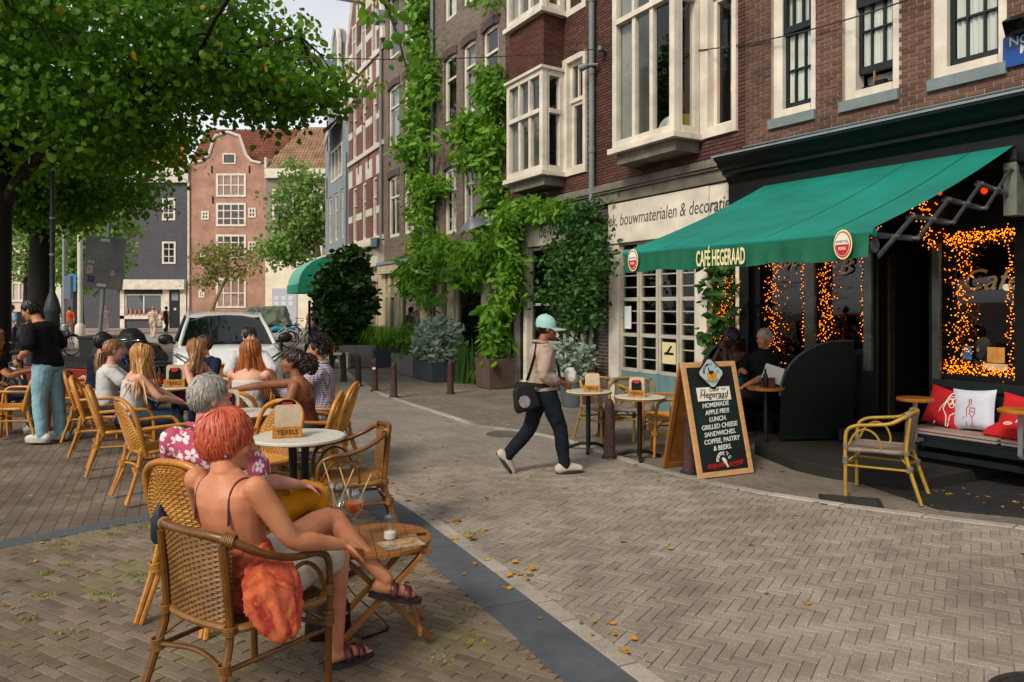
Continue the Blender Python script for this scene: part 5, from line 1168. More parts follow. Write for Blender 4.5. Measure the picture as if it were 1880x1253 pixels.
for s in (1, -1): MB().bar((s*.19, -.2 if s > 0 else -.11, .09), (s*.19, .11 if s > 0 else .2, .09), .02, .04).build('cross_bar', m_teak, ft, bev=.003)
MB().bx(.195, .245, -.02, .02, zt_+.0005, zt_+.002).build('table_plate', m_black, ft)
# menu holders
m_card = mat('menu_card', 'b8a68a', .6, .1, 12, 0); m_holder = mat('oak_holder', 'a9702c', .5, .2, 8, .15, 50, stretch=(5, 1, 1)); m_print = mat('black_print', '17120d', .7, 0, bump=0); m_redp = mat('red_print', 'b01f1c', .5, .1, bump=0); m_wprint = mat('white_print', 'd8d4c8', .6, .04, bump=0)
def holder(label, loc, rz, kind, s=1.0):
    t = thing('menu_holder', label, 'menu holder', loc, math.radians(rz), 'wooden menu holders on the tables', s)
    bx_ = MB().bx(-.095, .095, -.05, -.038, 0, .075).bx(-.095, .095, .038, .05, 0, .06).bx(-.095, -.083, -.038, .038, 0, .075).bx(.083, .095, -.038, .038, 0, .075).bx(-.083, .083, -.038, .038, 0, .012)
    bo = bx_.build('box', m_holder, t, smooth=False, bev=.003)
    text('lettering', 'TEXELS', .042, m_print, bo, Mx.Translation((0, -.0505, .038)) @ RX, ext=.0008, off=.0006)
    cb = MB()
    q = [(-.085, 0), (.085, 0), (.085, .175), (.07, .195), (-.07, .195), (-.085, .175)]
    c1 = cb.prism(q, .006, Mx.Translation((.004, -.002, .02)) @ Mx.Rotation(PI/2-.08, 4, 'X')).build('menu_card', m_card, t, smooth=False)
    if kind == 'board':
        c2 = MB().prism([(-.055, 0), (.055, 0), (.055, .12), (.04, .15), (-.04, .15), (-.055, .12)], .004, Mx.Translation((.0, -.014, .035)) @ Mx.Rotation(PI/2-.08, 4, 'X')).build('black_card', m_black, t, smooth=False)
        MB().lathe([(.0, 0), (.034, 0), (.034, .003), (0, .003)], 16, Mx.Translation((0, -.026, .168)) @ Mx.Rotation(PI/2-.08, 4, 'X') @ Mx.Diagonal((1, .6, 1, 1))).build('red_emblem', m_redp, c2)
    else:
        b = MB()
        for k in range(9): b.bx(-.06, -.06+rnd.uniform(.05, .12), -.0135, -.0125, .055+k*.014, .057+k*.014, Mx.Translation((0, .0045, 0)) @ Mx.Rotation(-.08, 4, 'X'))
        b.build('menu_print', m_redp, c1)
        c2 = MB().lathe([(0, 0), (.06, 0), (.06, .006), (0, .006)], 20, Mx.Translation((-.0, .03, .215)) @ Mx.Rotation(PI/2, 4, 'X') @ Mx.Diagonal((1, .55, 1, 1))).build('black_card', m_black, t); MB().bx(-.034, .034, .022, .0235, .205, .23).build('red_emblem', m_redp, c2)
    return t
holder('oak menu holder with a pale card on the nearest round white table', (-1.68, 5.70, .74), 18, 'card', 1.12)
holder('oak menu holder with black card on the small table of the laughing friends', (-4.1, 9.28, .735), 14, 'board', 1.25)
holder('oak menu holder half hidden behind the grey-haired man on the rimmed table', (-2.58, 6.95, .74), 12, 'board')
holder('oak menu holder with red card on the first café table beside the walking man', (.95, 9.05, .705), -4, 'card')
holder('oak menu holder with black card on the second café table by the bollard', (1.40, 8.58, .70), -10, 'board')
# small things on the tables
def beer(label, loc):
    t = thing('beer_bottle', label, 'bottle', loc)
    MB().lathe([(.0, 0), (.031, 0), (.032, .01), (.032, .13), (.026, .16), (.014, .19), (.013, .235), (.0, .235)], 16).build('bottle', mat('brown_bottle_glass', '2b1206', .12, .1, bump=0, spec=.6), t); MB().lathe([(.0325, .04), (.0325, .11)], 16).build('bottle_label', m_redp, t)
beer('brown beer bottle with red label next to the menu holder on the left table', (-4.3, 9.3, .735))
m_clear = glass('clear_glassware', (.93, .95, .95), .07)
def spritz(label, loc, full=True):
    t = thing('wine_glass', label, 'glass', loc, s=1.18)
    MB().lathe([(.0, 0), (.034, .001), (.034, .004), (.005, .008), (.0045, .085), (.012, .095), (.036, .125), (.044, .165), (.041, .205), (.036, .225), (.0345, .225), (.0395, .203), (.042, .165), (.034, .128), (.0, .1)], 24).build('bowl', m_clear, t)
    if full:
        k = NT('orange_spritz'); e = k.bsdf(lin('e84a08'), .15, .5); k.l(k.mix(k.ramp(k.noise(40, 2), .4, .6), lin('ff8420'), lin('f5600c')), e.inputs['Base Color']); e.inputs['Transmission Weight'].default_value = .35
        md = k.out(e); MB().lathe([(0, .101), (.033, .129), (.0412, .160), (0, .160)], 24).build('drink', md, t)
        for dx, dy, rr in ((.012, .008, .012), (-.014, -.006, .011)): MB().bx(-rr, rr, -rr, rr, -rr, rr, Mx.Translation((dx, dy, .157)) @ Mx.Rotation(.5, 4, 'Z')).build('ice_cube', m_clear, t, bev=.003)
    for a, ln in ((2.6, .2), (.2, .17)): MB().tube([V((0, 0, .11)), V((math.cos(a)*.075, math.sin(a)*.02, .11+ln))], .003, 6).build('straw', mat('bamboo_straw', 'c9a26a', .5, .1), t)
spritz('big wine glass of orange spritz with two straws on the teak folding table', (-.815, 3.93, .52)); spritz('empty tall wine glass standing just behind the orange spritz', (-.93, 4.06, .52), False)
t = thing('sugar_shaker', 'glass sugar shaker with steel spout on the teak folding table', 'sugar shaker', (-.63, 3.93, .52))
MB().lathe([(0, 0), (.032, 0), (.035, .01), (.031, .06), (.024, .085), (.026, .095), (0, .095)], 20).build('jar', m_clear, t); MB().lathe([(0, .003), (.030, .004), (.031, .035), (0, .042)], 20).build('sugar', m_wprint, t)
MB().lathe([(.027, .09), (.028, .115), (.015, .122), (.005, .126), (.005, .155), (0, .155)], 18).build('spout_lid', mat('steel', '9a9c9e', .25, .1, metal=.9), t)
t = thing('menu_leaflet', 'glossy printed leaflet lying flat on the teak folding table', 'leaflet', (-.56, 3.84, .5215), .5)
MB().bx(-.105, .105, -.07, .07, 0, .0025).build('sheet', mat('leaflet_print', 'b9a88f', .3, .8, 14, 0, col2='3b2a22'), t); MB().bx(-.02, .07, -.03, .03, .0027, .0032).build('photo_print', mat('leaflet_photo', '8c3a20', .3, .6, 25, 0, col2='d0b070'), t)
def bag(label, loc, rz, m, w, h, d, strap=True):
    t = thing('handbag', label, 'handbag', loc, rz); b = MB(); R = []
    for z, k in ((0, .86), (.03*h/.25, 1), (h*.6, .96), (h*.9, .7), (h, .5)): R.append([(w*.5*math.cos(a)*(abs(math.cos(a))**-.35 if abs(math.cos(a)) > .05 else 1)*.8*k, d*.5*math.sin(a)*k*(1 if z < h*.9 else .4), z) for a in (2*PI*i/20 for i in range(20))])
    b.loft(R).build('bag_body', m, t); MB().tube([(-w*.3, -d*.5, h*.55), (0, -d*.53, h*.5), (w*.3, -d*.5, h*.55)], .008, 6).build('zip', m_rim, t)
    if strap: MB().tube(bez([(-w*.4, 0, h*.9), (0, .02, h+.14), (w*.45, .02, h*.8), (w*.9, -.02, .06), (w*1.0, -.06, .006), (w*.5, -.12, .006)], 26), .011, 6, flat=.35).build('strap', m, t)
    return t
bag('dark brown leather handbag with a loose strap on the ground by the sandalled foot', (-.96, 3.98, 0), .4, mat('brown_leather', '2a1714', .4, .25, 12, .25, 50), .30, .24, .15)
bag('black shoulder bag with blue-grey edge hanging beside the chair of the pink-shirted man', (-1.88, 4.18, .44), 1.1, mat('black_nylon', '0d1116', .5, .2, 12, .2, col2='1f2c36'), .26, .22, .12, False)
# ================================================================ cafe front
# awning
aw = thing('awning', 'wide green canvas awning with white café lettering over the black café front', 'awning', cafe.p0, cafe.rz)
wl_ = [cafe.hp(1330, 347, .08), cafe.hp(1856, 262, .08)]
# front bar: choose an outward reach so that its height agrees at both ends
best = min((abs(cafe.hp(1148, 462, t_)[1]-cafe.hp(1600, 420, t_)[1]), t_) for t_ in [k*.02 for k in range(40, 130)])
reach = best[1]; (f0, zf0), (f1, zf1) = cafe.hp(1148, 462, reach), cafe.hp(1600, 420, reach); zf = (zf0+zf1)/2
s0, s1 = f0+.02, f1; zw = (wl_[0][1]+wl_[1][1])/2
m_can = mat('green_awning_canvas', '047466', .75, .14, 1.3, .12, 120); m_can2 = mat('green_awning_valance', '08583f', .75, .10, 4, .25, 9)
nS = 14; b = MB()
for i in range(nS+1):
    s_ = s0+(s1-s0)*i/nS
    for k in range(7):
        f = k/6; y = -.06-(reach-.06)*f; z = zw+(zf-zw)*f-.05*math.sin(PI*f)*(1+.1*math.sin(i*1.7)); b.v.append((s_, y, z))
    b.v.append((s_, -reach-.03, zf-.04)); 
b.f = [(i*8+k, i*8+k+1, (i+1)*8+k+1, (i+1)*8+k) for i in range(nS) for k in range(7)]
b.build('canvas', m_can, aw)
zv = cafe.Z(1600, 473, reach); drop = zf-zv
b = MB(); nV = 80
for k in (.2, .42, .64, .86): MB().tube([V((s0+(s1-s0)*k, -.06-(reach-.06)*f, zw+(zf-zw)*f-.05*math.sin(PI*f)+.001)) for f in [i/10 for i in range(11)]], .008, 5, flat=.3).build('canvas_seam', m_can2, aw)
for i in range(nV+1):
    s_ = s0+(s1-s0)*i/nV; q = (s_-s0)/(s1-s0); fold = .035*math.exp(-((q-.30)/.02)**2)+.035*math.exp(-((q-.68)/.02)**2)
    for k in range(5): f = k/4; b.v.append((s_, -reach-.032-(.022*math.sin(i*.42)+.012*math.sin(i*1.3)+fold)*f, zf-.03-(drop-.02+.012*math.sin(i*.3))*f))
b.f = [(i*5+k, i*5+k+1, (i+1)*5+k+1, (i+1)*5+k) for i in range(nV) for k in range(4)]
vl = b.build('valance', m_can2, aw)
MB().tube([(s0-.03, -reach, zf-.03), (s1+.03, -reach, zf-.03)], .035, 10).build('front_bar', m_can, aw)
MB().tube([(s0, -.1, zw), (s1, -.1, zw)], .05, 10).build('roller', m_black, aw); MB().bx(s0, s1, -.16, -.02, zw+.06, zw+.09).build('roller_cover', m_black, aw)
m_gold = mat('cream_awning_print', 'd9cb96', .7, .05, bump=0)
sx_ = (cafe.X(1288, reach)+cafe.X(1377, reach))/2; wtx = cafe.X(1377, reach)-cafe.X(1288, reach)
text('lettering', 'CAFÉ HEGERAAD', .22, m_gold, aw, Mx.Translation((sx_, -reach-.074, zf-.03-drop*.56)) @ RX, ext=.0012, off=.004, sx=wtx/1.72*1.02)
def oval(par, s_, z, w_, h_, y):
    T = Mx.Translation((s_, y, z)) @ RX
    disc = lambda k, d, m, n: MB().lathe([(0, 0), (k, 0), (k, .003), (0, .003)], 28, T @ Mx.Translation((0, 0, d)) @ Mx.Diagonal((w_, h_, 1, 1))).build(n, m, par)
    disc(1, 0, m_gold, 'emblem'); disc(.88, .003, m_redp, 'emblem_ring'); disc(.78, .006, m_wprint, 'emblem_field')
    q = [(math.cos(a)*.74, math.sin(a)*.74) for a in [PI+PI*k/12 for k in range(13)]]; MB().prism([(x*w_, y_*h_) for x, y_ in q], .002, T @ Mx.Translation((0, 0, .0095))).build('emblem_half', m_redp, par, smooth=False)
    text('lettering', 'AMSTEL', .40*w_, m_print, par, T @ Mx.Translation((0, h_*.18, .0095)), ext=.001); text('lettering', 'BIER', .44*w_, m_wprint, par, T @ Mx.Translation((0, -h_*.28, .012)), ext=.001)
oval(aw, cafe.X(1557, reach), zf-drop*.5, .085, .125, -reach-.07); oval(aw, cafe.X(1171, reach), zf-drop*.5, .085, .125, -reach-.07)
# scissor arms
m_arm = mat('grey_awning_arm', '55585a', .4, .15, 10, .05, metal=.4); m_bolt = mat('steel_bolt', 'a6a8a8', .3, .1, metal=.8, bump=0)
def scissor(s_):
    a = V((s_, -.18, zw-.42)); e = V((s_, -reach+.10, zf-.13)); n = 4; up = V((0, 0, 1)); arm = None
    pts = [a.lerp(e, i/n) for i in range(n+1)]; d = (e-a).normalized(); pn = V((0, -d.z, d.y)); h_ = .26
    b1 = MB(); b2 = MB(); bo = MB()
    for i in range(n):
        p, q = pts[i], pts[i+1]; hh = h_*(1-.35*i/n)
        for sgn, bb, ox in ((1, b1, -.018), (-1, b2, .018)): bb.bar(p+pn*hh*sgn*.5+V((ox, 0, 0)), q-pn*hh*sgn*.5+V((ox, 0, 0)), .014, .05, V((1, 0, 0))) if False else bb.tube([p+pn*hh*sgn*.5+V((ox, 0, 0)), q-pn*hh*sgn*.5+V((ox, 0, 0))], .026, 6, flat=.35, up=V((1, 0, 0)))
        for c in ((p+q)/2, p+pn*hh*.5, p-pn*hh*.5): bo.lathe([(0, -.04), (.017, -.04), (.017, .04), (0, .04)], 10, Mx.Translation(c) @ Mx.Rotation(PI/2, 4, 'Y'))
    arm = b1.build('scissor_arm', m_arm, aw); b2.build('arm_bar', m_arm, arm); tag(bo.build('arm_bolts', m_bolt, arm), kind='stuff')
    MB().lathe([(0, -.03), (.06, -.03), (.06, .03), (0, .03)], 16, Mx.Translation(e+V((0, -.03, 0))) @ Mx.Rotation(PI/2, 4, 'Y')).build('arm_joint', m_arm, arm)
    MB().bx(s_-.06, s_+.06, -.2, .0, zw-.75, zw-.1).build('wall_bracket', mat('galvanised_bracket', '7c8078', .5, .15, metal=.4), arm)
scissor(s1-.04); scissor(s0+.5)
# fairy lights
m_led = emit('warm_led', 'ff7a12', 3.2)
def lights(name, label, segs, dens, par=cafe):
    """tangled strings of tiny warm bulbs; segs: (s0, z0, s1, z1, half width, outward, count)"""
    t = thing(name, label, 'fairy lights', par.p0, par.rz); b = MB(); wr = MB()
    for (a, z0, c, z1, hw, off, n) in segs:
        d = V((c-a, 0, z1-z0)); L_ = d.length; d.normalize(); px = V((-d.z, 0, d.x)); pts = []
        for k in range(n):
            f = rnd.random() if k % 2 else k/n; p = V((a, -off-rnd.uniform(0, .06), z0))+d*L_*f+px*rnd.gauss(0, hw*.55); pts.append(p)
            r = rnd.uniform(.0045, .0085); b.add([p+V(q)*r for q in ((1, 0, 0), (-1, 0, 0), (0, 1, 0), (0, -1, 0), (0, 0, 1), (0, 0, -1))], [(0, 2, 4), (2, 1, 4), (1, 3, 4), (3, 0, 4), (2, 0, 5), (1, 2, 5), (3, 1, 5), (0, 3, 5)])
        pts.sort(key=lambda p: (p-V((a, 0, z0))).dot(d)); wr.tube(pts[::3], .003, 4, cap=False)
    tag(b.build('bulbs', m_led, t, smooth=False), kind='stuff'); tag(wr.build('wire', m_black, t), kind='stuff')
X, Z = cafe.X, cafe.Z
sx0, sx1, zz0, zz1 = winr
lights('fairy_lights', 'string of warm fairy lights framing the right café window with the lettering', [(sx0+.16, zz0+.05, sx0+.16, zz1, .17, -.10, 300), (sx0, zz1-.06, sx1, zz1-.02, .10, -.08, 260), (sx1-.05, zz0, sx1-.05, zz1, .05, -.09, 90), (sx0, zz0+.05, sx1, zz0+.03, .07, -.09, 230)], 1)
xa, xb = door[0], door[1]; zd = door[3]; xm = (xa+xb)/2
arch_ = [(xa-.04, 2.35), (xa+.02, 2.72), (xa+.3, 2.98), (xm, 3.06), (xb-.2, 2.95), (xb-.02, 2.72), (xb+.04, 2.3)]
lights('fairy_lights', 'arch of warm fairy lights around the top of the open café door', [(*p, *q, .10, .06, 60) for p, q in zip(arch_, arch_[1:])], 1)
lights('fairy_lights', 'column of warm fairy lights in the middle café window beside the stone pier', [(winl2[0]+.12, winl2[2], winl2[0]+.12, winl2[3], .13, -.06, 330), (winl2[1]-.04, 1.3, winl2[1]-.04, 2.8, .03, -.05, 70)], 1)
lights('fairy_lights', 'column of warm fairy lights in the café window behind the seated couple', [(winl1[0]+.22, winl1[2], winl1[0]+.22, winl1[3], .2, -.06, 320), (winl1[1]-.05, 1.2, winl1[1]-.05, 2.8, .02, -.05, 70), (winl1[0], winl1[2]+.04, winl1[1], winl1[2]+.04, .05, -.06, 90)], 1)
XR = red.X
lights('fairy_lights', 'fairy lights wound through the plant in the pale shop doorway', [(XR(1340)-.03, 1.0, XR(1340)-.03, 2.15, .2, .06, 300)], 1, red)
pp = red.p0+red.d*XR(1330)-red.n*.06; pp.z = 0
plant('doorway_plant', 'leafy green plant climbing in the pale shop doorway among fairy lights', 'plant', pp, m_rose, clusters([(rnd.gauss(0, .12), rnd.gauss(-.05, .05), rnd.uniform(.9, 2.35)) for _ in range(46)], 9, .08), .065, 2.0, .2, [([(0, 0, 0), (.05, 0, 1), (-.05, 0, 2.2)], .012)], rz=red.rz)
# gilded window lettering
m_gild = mat('gilded_script', '9c8560', .35, .1, metal=.5, bump=0)
def script(body, s_, z, size, h=cafe, y=.115, sh=.35): return text('window_script', body, size, m_gild, h.o, Mx.Translation((s_, y, z)) @ RX, shear=sh, ext=.001)
script('Café', (sx0+sx1)/2+.08, Z(1805, 515), .32); script('Tapperij', (winl1[0]+winl1[1])/2+.1, 2.32, .24); script('B', (winl2[0]+winl2[1])/2-.02, 2.2, .3)
for k in (0, 1): MB().lathe([(0, 0), (.035, 0), (.035, .003), (0, .003)], 14, Mx.Translation((sx0+.60+k*.1, .118, Z(1812, 528))) @ RX).build('round_sticker', m_wprint, cafe.o)
bust = thing('bust', 'grey plaster head standing on the sill inside the right café window', 'bust', cafe.p0+cafe.d*(sx0+.30)+cafe.n*.28+V((0, 0, zz0+.06)), cafe.rz)
remesh(MB().ell((0, 0, .22), (.085, .10, .12)).ell((.0, -.09, .2), (.03, .04, .04)).tube([(0, 0.02, 0), (0, .01, .14)], [.1, .055], 12).ell((0, -.06, .14), (.05, .05, .05)), 'head', mat('grey_plaster', '6f7377', .7, .1), .012, 4, parent=bust)
MB().bx(-.12, .12, -.1, .1, -.06, .01).build('base', mat('grey_plaster', '6f7377'), bust)
for s_, w_, h_, mm, lab in ((sx0+.17, .09, .14, mat('blue_sticker', '2f6f9e', .5, .1), 0), (sx1-.3, .17, .16, mat('orange_notice', 'b5813a', .6, .15), 0), (sx1-.34, .24, .07, mat('cream_notice2', 'b3a27e', .6, .15), 0)):
    MB().bx(s_, s_+w_, .112, .118, zz0+(.16 if w_ < .1 else (.14 if w_ < .2 else .06)), zz0+(.16 if w_ < .1 else (.14 if w_ < .2 else .06))+h_).build('window_sticker', mm, cafe.o)
for s_, z, r in ((sx0+.5, 3.02, .09), (sx0+.05, 3.05, .06), (sx1-.1, 3.0, .07)):
    t = thing('red_lamp', {.09: 'glowing red lamp above the right café window, largest of the three', .06: 'dim red lamp above the left corner of the right café window', .07: 'glowing red lamp above the far right corner of the café window'}[r], 'lamp', cafe.p0+cafe.d*s_-cafe.n*.12+V((0, 0, z-.12)), cafe.rz, 'red lamps above the café window')
    MB().ell((0, 0, 0), (r*.35, r*.35, r*.4)).build('globe', emit('red_lamp_glow', 'ff3510', .8), t); MB().bx(-.02, .02, -.02, .12, r*.5, r*.5+.05).build('bracket', m_black, t)
# screens, benches, cushions
def screen(label, a, b_, zt, rz0=.13):
    a, b_ = V((*a, 0)), V((*b_, 0)); d = b_-a; L_ = d.length; t = thing('curved_screen', label, 'screen', (a.x, a.y, rz0), math.atan2(d.y, d.x), 'curved black terrace screens')
    h_ = zt-rz0; q = [(0, 0), (0, h_*.45)]+[(L_*.82*(1-math.cos(a_)), h_*.45+h_*.55*math.sin(a_)) for a_ in [PI/2*k/12 for k in range(1, 13)]]+[(L_, h_), (L_, 0)]
    MB().prism(q[::-1], .05, Mx.Translation((0, .025, 0)) @ Mx.Rotation(PI/2, 4, 'X')).build('panel', m_black, t, smooth=False, bev=.008, fix=True)
    MB().tube([(x-.004, 0, z+.006) for x, z in q[1:-1]], .02, 8, flat=1).build('edge_rail', mat('worn_metal_edge', '4d5a55', .35, .2, metal=.5), t)
screen('curved black screen left of the café door, nearest of the two', (3.18, 9.05), (4.10, 9.15), 1.29)
screen('curved black screen behind the chalkboard at the far end of the café front', (2.42, 9.95), (3.18, 10.42), 1.27)
def cp(s_, off, z=0): q = cafe.p0+cafe.d*s_-cafe.n*off; q.z = z; return q
def bench(label, s_, L_, off, dep, zs, m, slats=4, z0=0.0):
    t = thing('bench', label, 'bench', cp(s_, off, z0), cafe.rz)
    for k in range(slats): MB().bx(0, L_, k*dep/slats+.004, (k+1)*dep/slats-.004, zs-.03, zs).build('seat_slat', m, t, bev=.004)
    for x in (.12, L_/2, L_-.12):
        for y in (.04, dep-.06): MB().bx(x-.035, x+.035, y-.03, y+.03, 0, zs-.03).build('leg', m, t, bev=.004)
        MB().bx(x-.02, x+.02, .07, dep-.09, .16, .22).build('leg_rail', m, t)
    MB().bx(.155, L_-.155, .03, .05, .17, .23).build('stretcher', m, t); MB().bx(.02, L_-.02, .0, .03, zs-.11, zs-.03).build('apron', m, t)
    for k in range(4): MB().bx(.02, L_, dep-.02+k*.02, dep+.01+k*.02, zs+.06+k*.125, zs+.16+k*.125).build('back_slat', m, t, bev=.004)
    return t
m_bench = mat('black_green_bench_paint', '10191a', .4, .2, 8, .15, 40)
sb0 = X(1712)+.05
bench('long black slatted bench with cushions against the right side of the café', sb0, 2.9, .66, .46, .40, m_bench)
bench('black bench inside the curved screens where the couple sits', .25, 1.12, .50, .40, .42, m_bench, z0=.13)
m_cush = mat('taupe_cushion', '8d7b74', .9, .12, 6, .2, 60)
def pad(label, s_, off, L_, dep, z):
    b = MB(); n = 14; R = []
    o = thing('seat_pad', label, 'cushion', cp(s_, off, z), cafe.rz, 'taupe seat pads on the café bench')
    for lay in range(2):
        z0 = lay*.03; b = MB().bx(0, L_, 0, dep, z0+.002, z0+.030); x = b.build('pad_layer', m_cush, o, bev=.012)
    return o
for k, lab in enumerate(('taupe seat pad under the red pillow at the left end of the bench', 'taupe seat pad under the white pillow in the middle of the bench', 'taupe seat pad under the folded red pillow at the photo edge')): pad(lab, sb0+.02+k*.93, .67, .90, .44, .402)
m_redc = mat('red_cotton', 'b3161a', .85, .1, 5, .25, 50); m_whc = mat('white_cotton', 'b9bccb', .85, .06, 5, .25, 50)
def pillow(label, m, s_, off, z, sz, tilt, roll, prints, pm):
    o = thing('pillow', label, 'pillow', cp(s_, off, z), cafe.rz, 'printed pillows on the café bench'); n = 14; b = MB()
    for side in (-1, 1):
        o_ = len(b.v)
        for i in range(n+1):
            for j in range(n+1):
                u, v = i/n*2-1, j/n*2-1; k = (1-u**4)*(1-v**4); pin = 1-.07*(1-v*v)*abs(u)**3; pin2 = 1-.07*(1-u*u)*abs(v)**3
                b.v.append((u*sz/2*pin2 if False else u*sz/2*(1-.08*(1-v*v)), side*(.075*k**.6+.006*mn.noise(V((u*3, v*3, side)))), sz/2+v*sz/2*(1-.08*(1-u*u))))
        for i in range(n):
            for j in range(n): q = (o_+i*(n+1)+j, o_+(i+1)*(n+1)+j, o_+(i+1)*(n+1)+j+1, o_+i*(n+1)+j+1); b.f.append(q if side < 0 else q[::-1])
    M = Mx.Rotation(tilt, 4, 'X') @ Mx.Rotation(roll, 4, 'Y'); c = b.build('cover', m, o, M=M)
    pb = MB()
    for pts, r in prints:
        q = []
        for x, z_ in pts: u, v = x*2, z_*2-1; k = max(0, (1-u**4)*(1-v**4)); q.append((x*sz*(1-.08*(1-v*v)), -.075*k**.6-.004, z_*sz*(1-.0)))
        pb.tube(q, r, 5)
    if prints: tag(pb.build('line_print', pm, c), kind='stuff')
    return c
ring = lambda cx, cz, r, n=16: [(cx+r*math.cos(2*PI*k/n), cz+r*math.sin(2*PI*k/n)) for k in range(n+1)]
P1 = [([(-.12, .03), (-.02, .45), (.05, .6), (.12, .85), (.2, .95)], .006), ([(.2, .05), (.18, .3), (.05, .45), (.1, .8), (.38, .82), (.42, .5), (.27, .32), (.25, .05)], .006), (ring(.18, .66, .07), .005), (ring(.28, .7, .07), .005), (ring(.24, .58, .06), .005), ([(.08, .74), (.4, .78)], .005)]
c = pillow('red pillow with white bottle drawing leaning at the left end of the café bench', m_redc, sb0+.24, .40, .47, .41, -.28, .18, P1, m_wprint)
text('lettering', 'A', .07, m_wprint, c, Mx.Translation((-.02, -.06, .09)) @ RX, shear=.2, ext=.002); text('lettering', 'BIER\nIJS', .035, m_wprint, c, Mx.Translation((-.16, -.045, .1)) @ RX, ext=.002) if False else None
P2 = [([(-.08, .1), (-.08, .5), (-.02, .58), (-.02, .72), (.03, .72), (.03, .58)], .004), ([(.0, .5), (.0, .38), (.06, .3), (.12, .38), (.12, .52), (0, .52)], .004), ([(.06, .3), (.06, .12), (.0, .1), (.12, .1)], .004), ([(.02, .45), (.1, .42)], .004)]
c = pillow('white pillow with a small red glass drawing in the middle of the café bench', m_whc, sb0+.57, .40, .47, .42, -.22, -.06, P2, m_redp)
text('lettering', 'A', .04, m_redp, c, Mx.Translation((-.06, -.07, .12)) @ RX, ext=.002)
c = pillow('upright red pillow at the right end of the café bench, cut by the photo edge', m_redc, sb0+.96, .38, .47, .40, -.25, .12, [([(.0, .3), (.1, .5), (.1, .9)], .006)], m_wprint)
text('lettering', 'PETROL', .05, m_wprint, c, Mx.Translation((-.12, -.05, .24)) @ RX @ Mx.Rotation(.5, 4, 'Z'), ext=.002)
pillow('red pillow lying flat before the upright one at the right end of the bench', m_redc, sb0+.90, .60, .48, .34, -1.35, .1, [(ring(.0, .5, .1), .006)], m_wprint)
m_woodt = mat('varnished_wood', 'a86a26', .35, .2, 5, .08, 40, stretch=(1, 6, 1))
for (s_, off, lab) in ((sb0+.20, .78, 'small round wooden side table on a steel post at the left end of the bench'), (sb0+1.20, .84, 'small round wooden side table on a steel post cut off by the photo edge')):
    t = thing('side_table', lab, 'side table', cp(s_, off), cafe.rz, 'round wooden side tables at the café bench')
    MB().lathe([(0, .755), (.17, .755), (.175, .762), (.175, .782), (.168, .79), (0, .79)], 30).build('tabletop', m_woodt, t); MB().bx(-.02, .02, -.012, .012, .36, .755).build('post', mat('brushed_steel', '8c8f90', .35, .1, metal=.6), t, bev=.003); MB().bx(-.02, .02, .013, .2, .34, .37).build('bracket', mat('brushed_steel', '8c8f90'), t)
t = thing('side_table', 'small round wooden table before the seated couple, holding a menu box', 'side table', (3.0, 9.02, .13), cafe.rz, 'round wooden side tables inside the screens')
MB().lathe([(0, .60), (.21, .60), (.215, .61), (.215, .628), (0, .632)], 30).build('tabletop', m_woodt, t); MB().tube([(0, 0, 0), (0, 0, .6)], .025, 10).build('post', m_castb, t)
t = thing('condiment_caddy', 'wooden caddy with a brown bottle and white menu on the small table before the couple', 'caddy', (3.02, 9.0, .762), -.3)
MB().bx(-.08, .08, -.05, .05, 0, .11).build('box', mat('dark_red_box', '4e1d12', .5, .2), t, bev=.004); MB().lathe([(0, .02), (.028, .02), (.028, .14), (.012, .18), (.012, .22), (0, .22)], 14, Mx.Translation((-.03, -.08, 0))).build('bottle', m_black, t)
MB().bx(-.1, .12, .055, .06, .06, .26, Mx.Rotation(.3, 4, 'Y')).build('menu_sheet', m_wprint, t); MB().lathe([(0, 0), (.03, 0), (.032, .1), (0, .1)], 14, Mx.Translation((-.12, -.02, 0))).build('glass', m_clear, t)
b = MB()
cu_ = thing('folded_cushions', 'stack of folded pale cushions on the bench beside the near curved screen', 'cushion', cp(.98, .5, .555), cafe.rz)
for k in range(3): MB().bx(0, .35, .02, .36, k*.035+.001, k*.035+.034).build('cushion', m_cush, cu_, bev=.01)
# chalkboard
bl, br_ = V((1.86, 7.57, 0)), V((2.50, 7.87, 0)); d_ = (br_-bl).normalized(); wb = (br_-bl).length
bd = thing('chalkboard', 'wooden A-frame chalkboard advertising homemade apple pie and lunch', 'chalkboard', bl, math.atan2(d_.y, d_.x))
tilt = -math.atan2(.29, 1.14); Mf = Mx.Rotation(tilt, 4, 'X'); hb_ = 1.17; fw_ = .055
m_frame = mat('pale_birch_frame', 'bd9160', .5, .12, 6, .1, 40, stretch=(1, 1, 5)); m_slatb = mat('blackboard', '16181b', .5, .15, 5, .05); m_slatg = mat('green_blackboard', '0e211f', .5, .1, 5, .05)
fp_ = MB().bx(0, fw_, 0, .03, 0, hb_, Mf).bx(wb-fw_, wb, 0, .03, 0, hb_, Mf).bx(fw_, wb-fw_, 0, .03, 0, fw_, Mf).bx(fw_, wb-fw_, 0, .03, hb_-fw_, hb_, Mf); fp_.build('front_frame', m_frame, bd, smooth=False, bev=.004)
pn = MB().bx(fw_, wb-fw_, .008, .022, fw_, hb_-fw_, Mf).build('board', m_slatb, bd, smooth=False)
def rr(x0, x1, z0, z1, r=.03, n=5): return [(cx_+r*math.cos(a), cz_+r*math.sin(a)) for cx_, cz_, a0 in ((x1-r, z1-r, 0), (x0+r, z1-r, PI/2), (x0+r, z0+r, PI), (x1-r, z0+r, 3*PI/2)) for a in [a0+PI/2*k/n for k in range(n+1)]]
TF = lambda x, z, y: Mf @ Mx.Translation((x, y, z)) @ RX
MB().prism(rr(fw_+.03, wb-fw_-.03, .26, .92), .002, TF(0, 0, .0075)).build('writing_field', m_slatg, pn, smooth=False)
